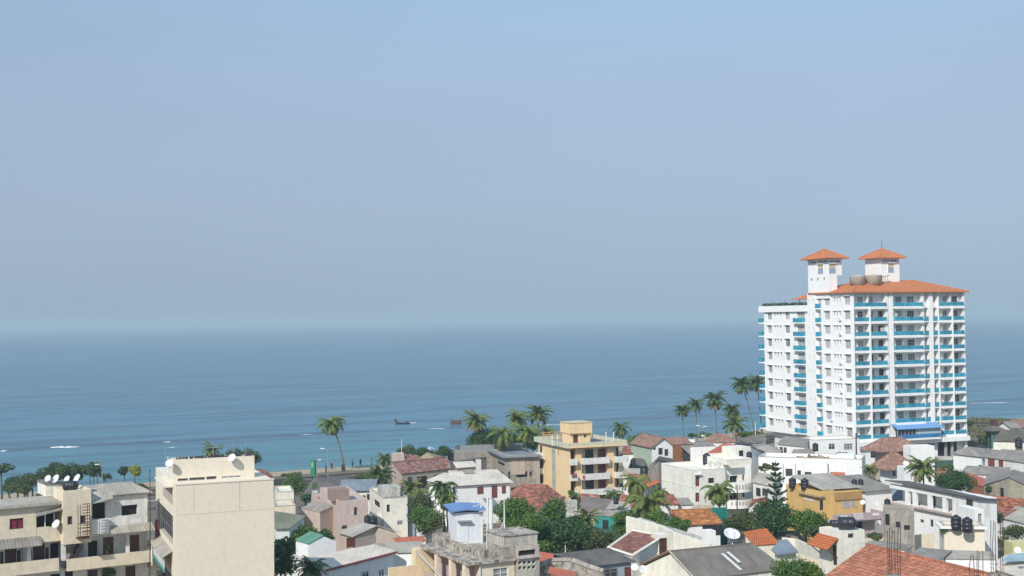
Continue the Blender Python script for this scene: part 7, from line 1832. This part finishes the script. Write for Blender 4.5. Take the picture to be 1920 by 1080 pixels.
# people on the beach
def person(label, px, py, D, cloth, trous, arm=.3, skin_=(.10, .055, .035), stride=.16, bend=0, hh=1.68):
    p = at(px, py, D); rr = empty('person', (p.x, p.y, 0.0), label, 'person', 'people on the beach'); gz = max(-1.6, min(0, p.z)) if False else 0
    J = {'pel': (0, 0, .93), 'wst': (0, bend*.1, 1.08), 'chs': (0, bend*.3, 1.30), 'nck': (0, bend*.4, 1.44), 'hd': (0, bend*.45, 1.56), 'top': (0, bend*.45, 1.66)}
    for s_, k in ((-1, 'l'), (1, 'r')):
        J['hip'+k] = (s_*.09, 0, .88); J['kne'+k] = (s_*.1, s_*stride*.6-.03, .48); J['ank'+k] = (s_*.1, s_*stride, .08); J['toe'+k] = (s_*.11, s_*stride-.17, .03)
        J['sho'+k] = (s_*.18, bend*.35, 1.40); J['elb'+k] = (s_*(.24), bend*.35-s_*arm*.3, 1.13); J['wri'+k] = (s_*.24, bend*.35-.08-s_*arm*.5, .90)
    names = list(J); E = [('pel', 'wst'), ('wst', 'chs'), ('chs', 'nck'), ('nck', 'hd'), ('hd', 'top')]
    for k in 'lr': E += [('pel', 'hip'+k), ('hip'+k, 'kne'+k), ('kne'+k, 'ank'+k), ('ank'+k, 'toe'+k), ('chs', 'sho'+k), ('sho'+k, 'elb'+k), ('elb'+k, 'wri'+k)]
    RD = {'pel': .13, 'wst': .12, 'chs': .15, 'nck': .055, 'hd': .095, 'top': .07, 'hip': .085, 'kne': .055, 'ank': .035, 'toe': .03, 'sho': .055, 'elb': .04, 'wri': .028}
    fing = []
    for k, s_ in (('l', -1), ('r', 1)):
        w_ = J['wri'+k]; J['plm'+k] = (w_[0], w_[1]-.02, w_[2]-.08); E.append(('wri'+k, 'plm'+k)); RD['plm'] = .022
        for f_ in range(5):
            J['f%d%s' % (f_, k)] = (w_[0]+(-.04 if f_ == 4 else 0)*s_, w_[1]-.045+.02*f_, w_[2]-(.17-.01*abs(f_-1.5) if f_ < 4 else .11)); E.append(('plm'+k, 'f%d%s' % (f_, k)))
    names = list(J)
    me = bpy.data.meshes.new('body'); me.from_pydata([J[n] for n in names], [(names.index(a), names.index(b)) for a, b in E], []); o = bpy.data.objects.new('body', me); COL.objects.link(o); o.parent = rr
    sk = o.modifiers.new('skin', 'SKIN'); 
    if not me.skin_vertices: me.attributes.new('x', 'FLOAT', 'POINT') if False else None
    return rr, o, names, RD, cloth, trous, skin_, hh, J
def finish_person(t):
    rr, o, names, RD, cloth, trous, skin_, hh, J = t
    sv = o.data.skin_vertices
    if len(sv):
        for i, n in enumerate(names):
            key = n if n in RD else n[:-1]; q = RD.get(key, .009); sv[0].data[i].radius = (q, q)
        sv[0].data[names.index('pel')].use_root = True
    o.modifiers.new('sub', 'SUBSURF').levels = 1; o.modifiers['sub'].render_levels = 1
    o.data.materials.append(flat('skin', skin_, .6, var=.05))
    MB().lathe([(.02, .0), (.10, .02), (.112, .08), (.10, .14), (.05, .18), (.01, .19)], 10, (J['hd'][0], J['hd'][1]+.015, J['hd'][2]-.02)).build('hair', flat('black_hair', (.012, .01, .01), .6), rr, True)
    c = J['chs']; w_ = J['wst']
    MB().lathe([(.15, -.22), (.155, -.1), (.17, .06), (.165, .14), (.07, .19)], 12, c).build('shirt', flat('shirt_%d' % int(cloth[0]*1000+cloth[2]*100), cloth, .8), rr, True)
    m = MB()
    for k in 'lr': m.tube([J['pel'], J['hip'+k], J['kne'+k], J['ank'+k]], [.15, .115, .085, .07], 8)
    m.build('trousers', flat('trousers_%d' % int(trous[0]*1000+trous[2]*100), trous, .8), rr, True)
    rr.scale = (hh/1.68,)*3
def P2(*a, **k):
    t = person(*a, **k); o = t[1]
    if not o.data.skin_vertices:
        try:
            bpy.context.view_layer.objects.active = o; bpy.ops.mesh.customdata_skin_add()
        except Exception: pass
    finish_person(t); return t[0]
def gb(py, px): return 79200/(py-yh(px))
for a in (('person in dark clothes standing nearest the billboard', 611, 884, (.03, .03, .04), (.02, .02, .03)), ('person in black standing upright beside the tall street lamp', 622, 879, (.02, .02, .03), (.02, .02, .02)),
          ('person in pale clothes just right of the one in black', 627, 877, (.5, .5, .52), (.3, .32, .36)), ('person in brown walking below the lone palm', 642, 882, (.12, .05, .04), (.04, .03, .03)),
          ('person in a white shirt near the waterline', 661, 873, (.7, .7, .72), (.03, .03, .04)), ('person in dark clothes crouched at the waterline', 676, 872, (.05, .06, .08), (.03, .03, .03)),
          ('person in white at the right end of the sand', 697.5, 869, (.75, .75, .75), (.6, .6, .6))):
    lab, px, py, c1, c2 = a; q = P2(lab, px, py, min(gb(py+1, px), 300), c1, c2); q.rotation_euler.z = random.uniform(0, 6)
# a parked car by the right edge, mostly hidden by weeds
def car():
    p = at(1892, 977, 165); r = empty('parked_car', (p.x, p.y, 0.0), 'dark car parked by the low white house at the right edge', 'car'); r.rotation_euler.z = R(30)
    pr = [(-2, .35), (-2.05, .75), (-1.5, .92), (-.9, 1.38), (.6, 1.42), (1.3, .98), (2, .85), (2.05, .4)]
    m = MB(); n = len(pr); m.v = [(x, -.8, z) for x, z in pr]+[(x, .8, z) for x, z in pr]
    for i in range(n): m.f.append((i, (i+1) % n, n+(i+1) % n, n+i))
    m.f.append(tuple(range(n))); m.f.append(tuple(n+i for i in reversed(range(n)))); m.build('body', glassy('dark_blue_paint', (.03, .04, .07), .25), r)
    for s_ in (-1, 1): MB().box(-1.1, .9, s_*.805-.005, s_*.805+.005, .98, 1.3).build('side_window', GLASS, r)
    MB().poly((-1.52, -.7, .95), (-1.52, .7, .95), (-.96, .65, 1.36), (-.96, -.65, 1.36)).build('windscreen', GLASS, r)
    for x in (-1.3, 1.3):
        for s_ in (-1, 1): 
            o = MB().lathe([(.31, -.1), (.33, 0), (.31, .1)], 14, (x, s_*.78, .32), Matrix.Rotation(R(90), 3, 'X')).build('wheel', BLACKP, r, True)
    for s_ in (-.6, .6): MB().box(-2.07, -2.03, s_-.15, s_+.15, .6, .75).build('headlight', DISHM, r)
car()
# overhead wires between the poles on the right
# ------------------------------------------------------------------ humid air over the town and the sea
m = MB(); m.box(-55000, 55000, -3500, 55000, -7.2, 62)
hz = m.build('haze', flat('tmp_air', (1, 1, 1))); tag(hz, kind='stuff')
mt = bpy.data.materials.new('humid_air'); mt.use_nodes = True; nt = mt.node_tree; nt.nodes.clear()
o_ = nt.nodes.new('ShaderNodeOutputMaterial'); pv = nt.nodes.new('ShaderNodeVolumePrincipled')
pv.inputs['Color'].default_value = (.68, .85, .94, 1); pv.inputs['Density'].default_value = HAZE; pv.inputs['Anisotropy'].default_value = 0.0
nt.links.new(pv.outputs[0], o_.inputs['Volume']); hz.data.materials.clear(); hz.data.materials.append(mt)
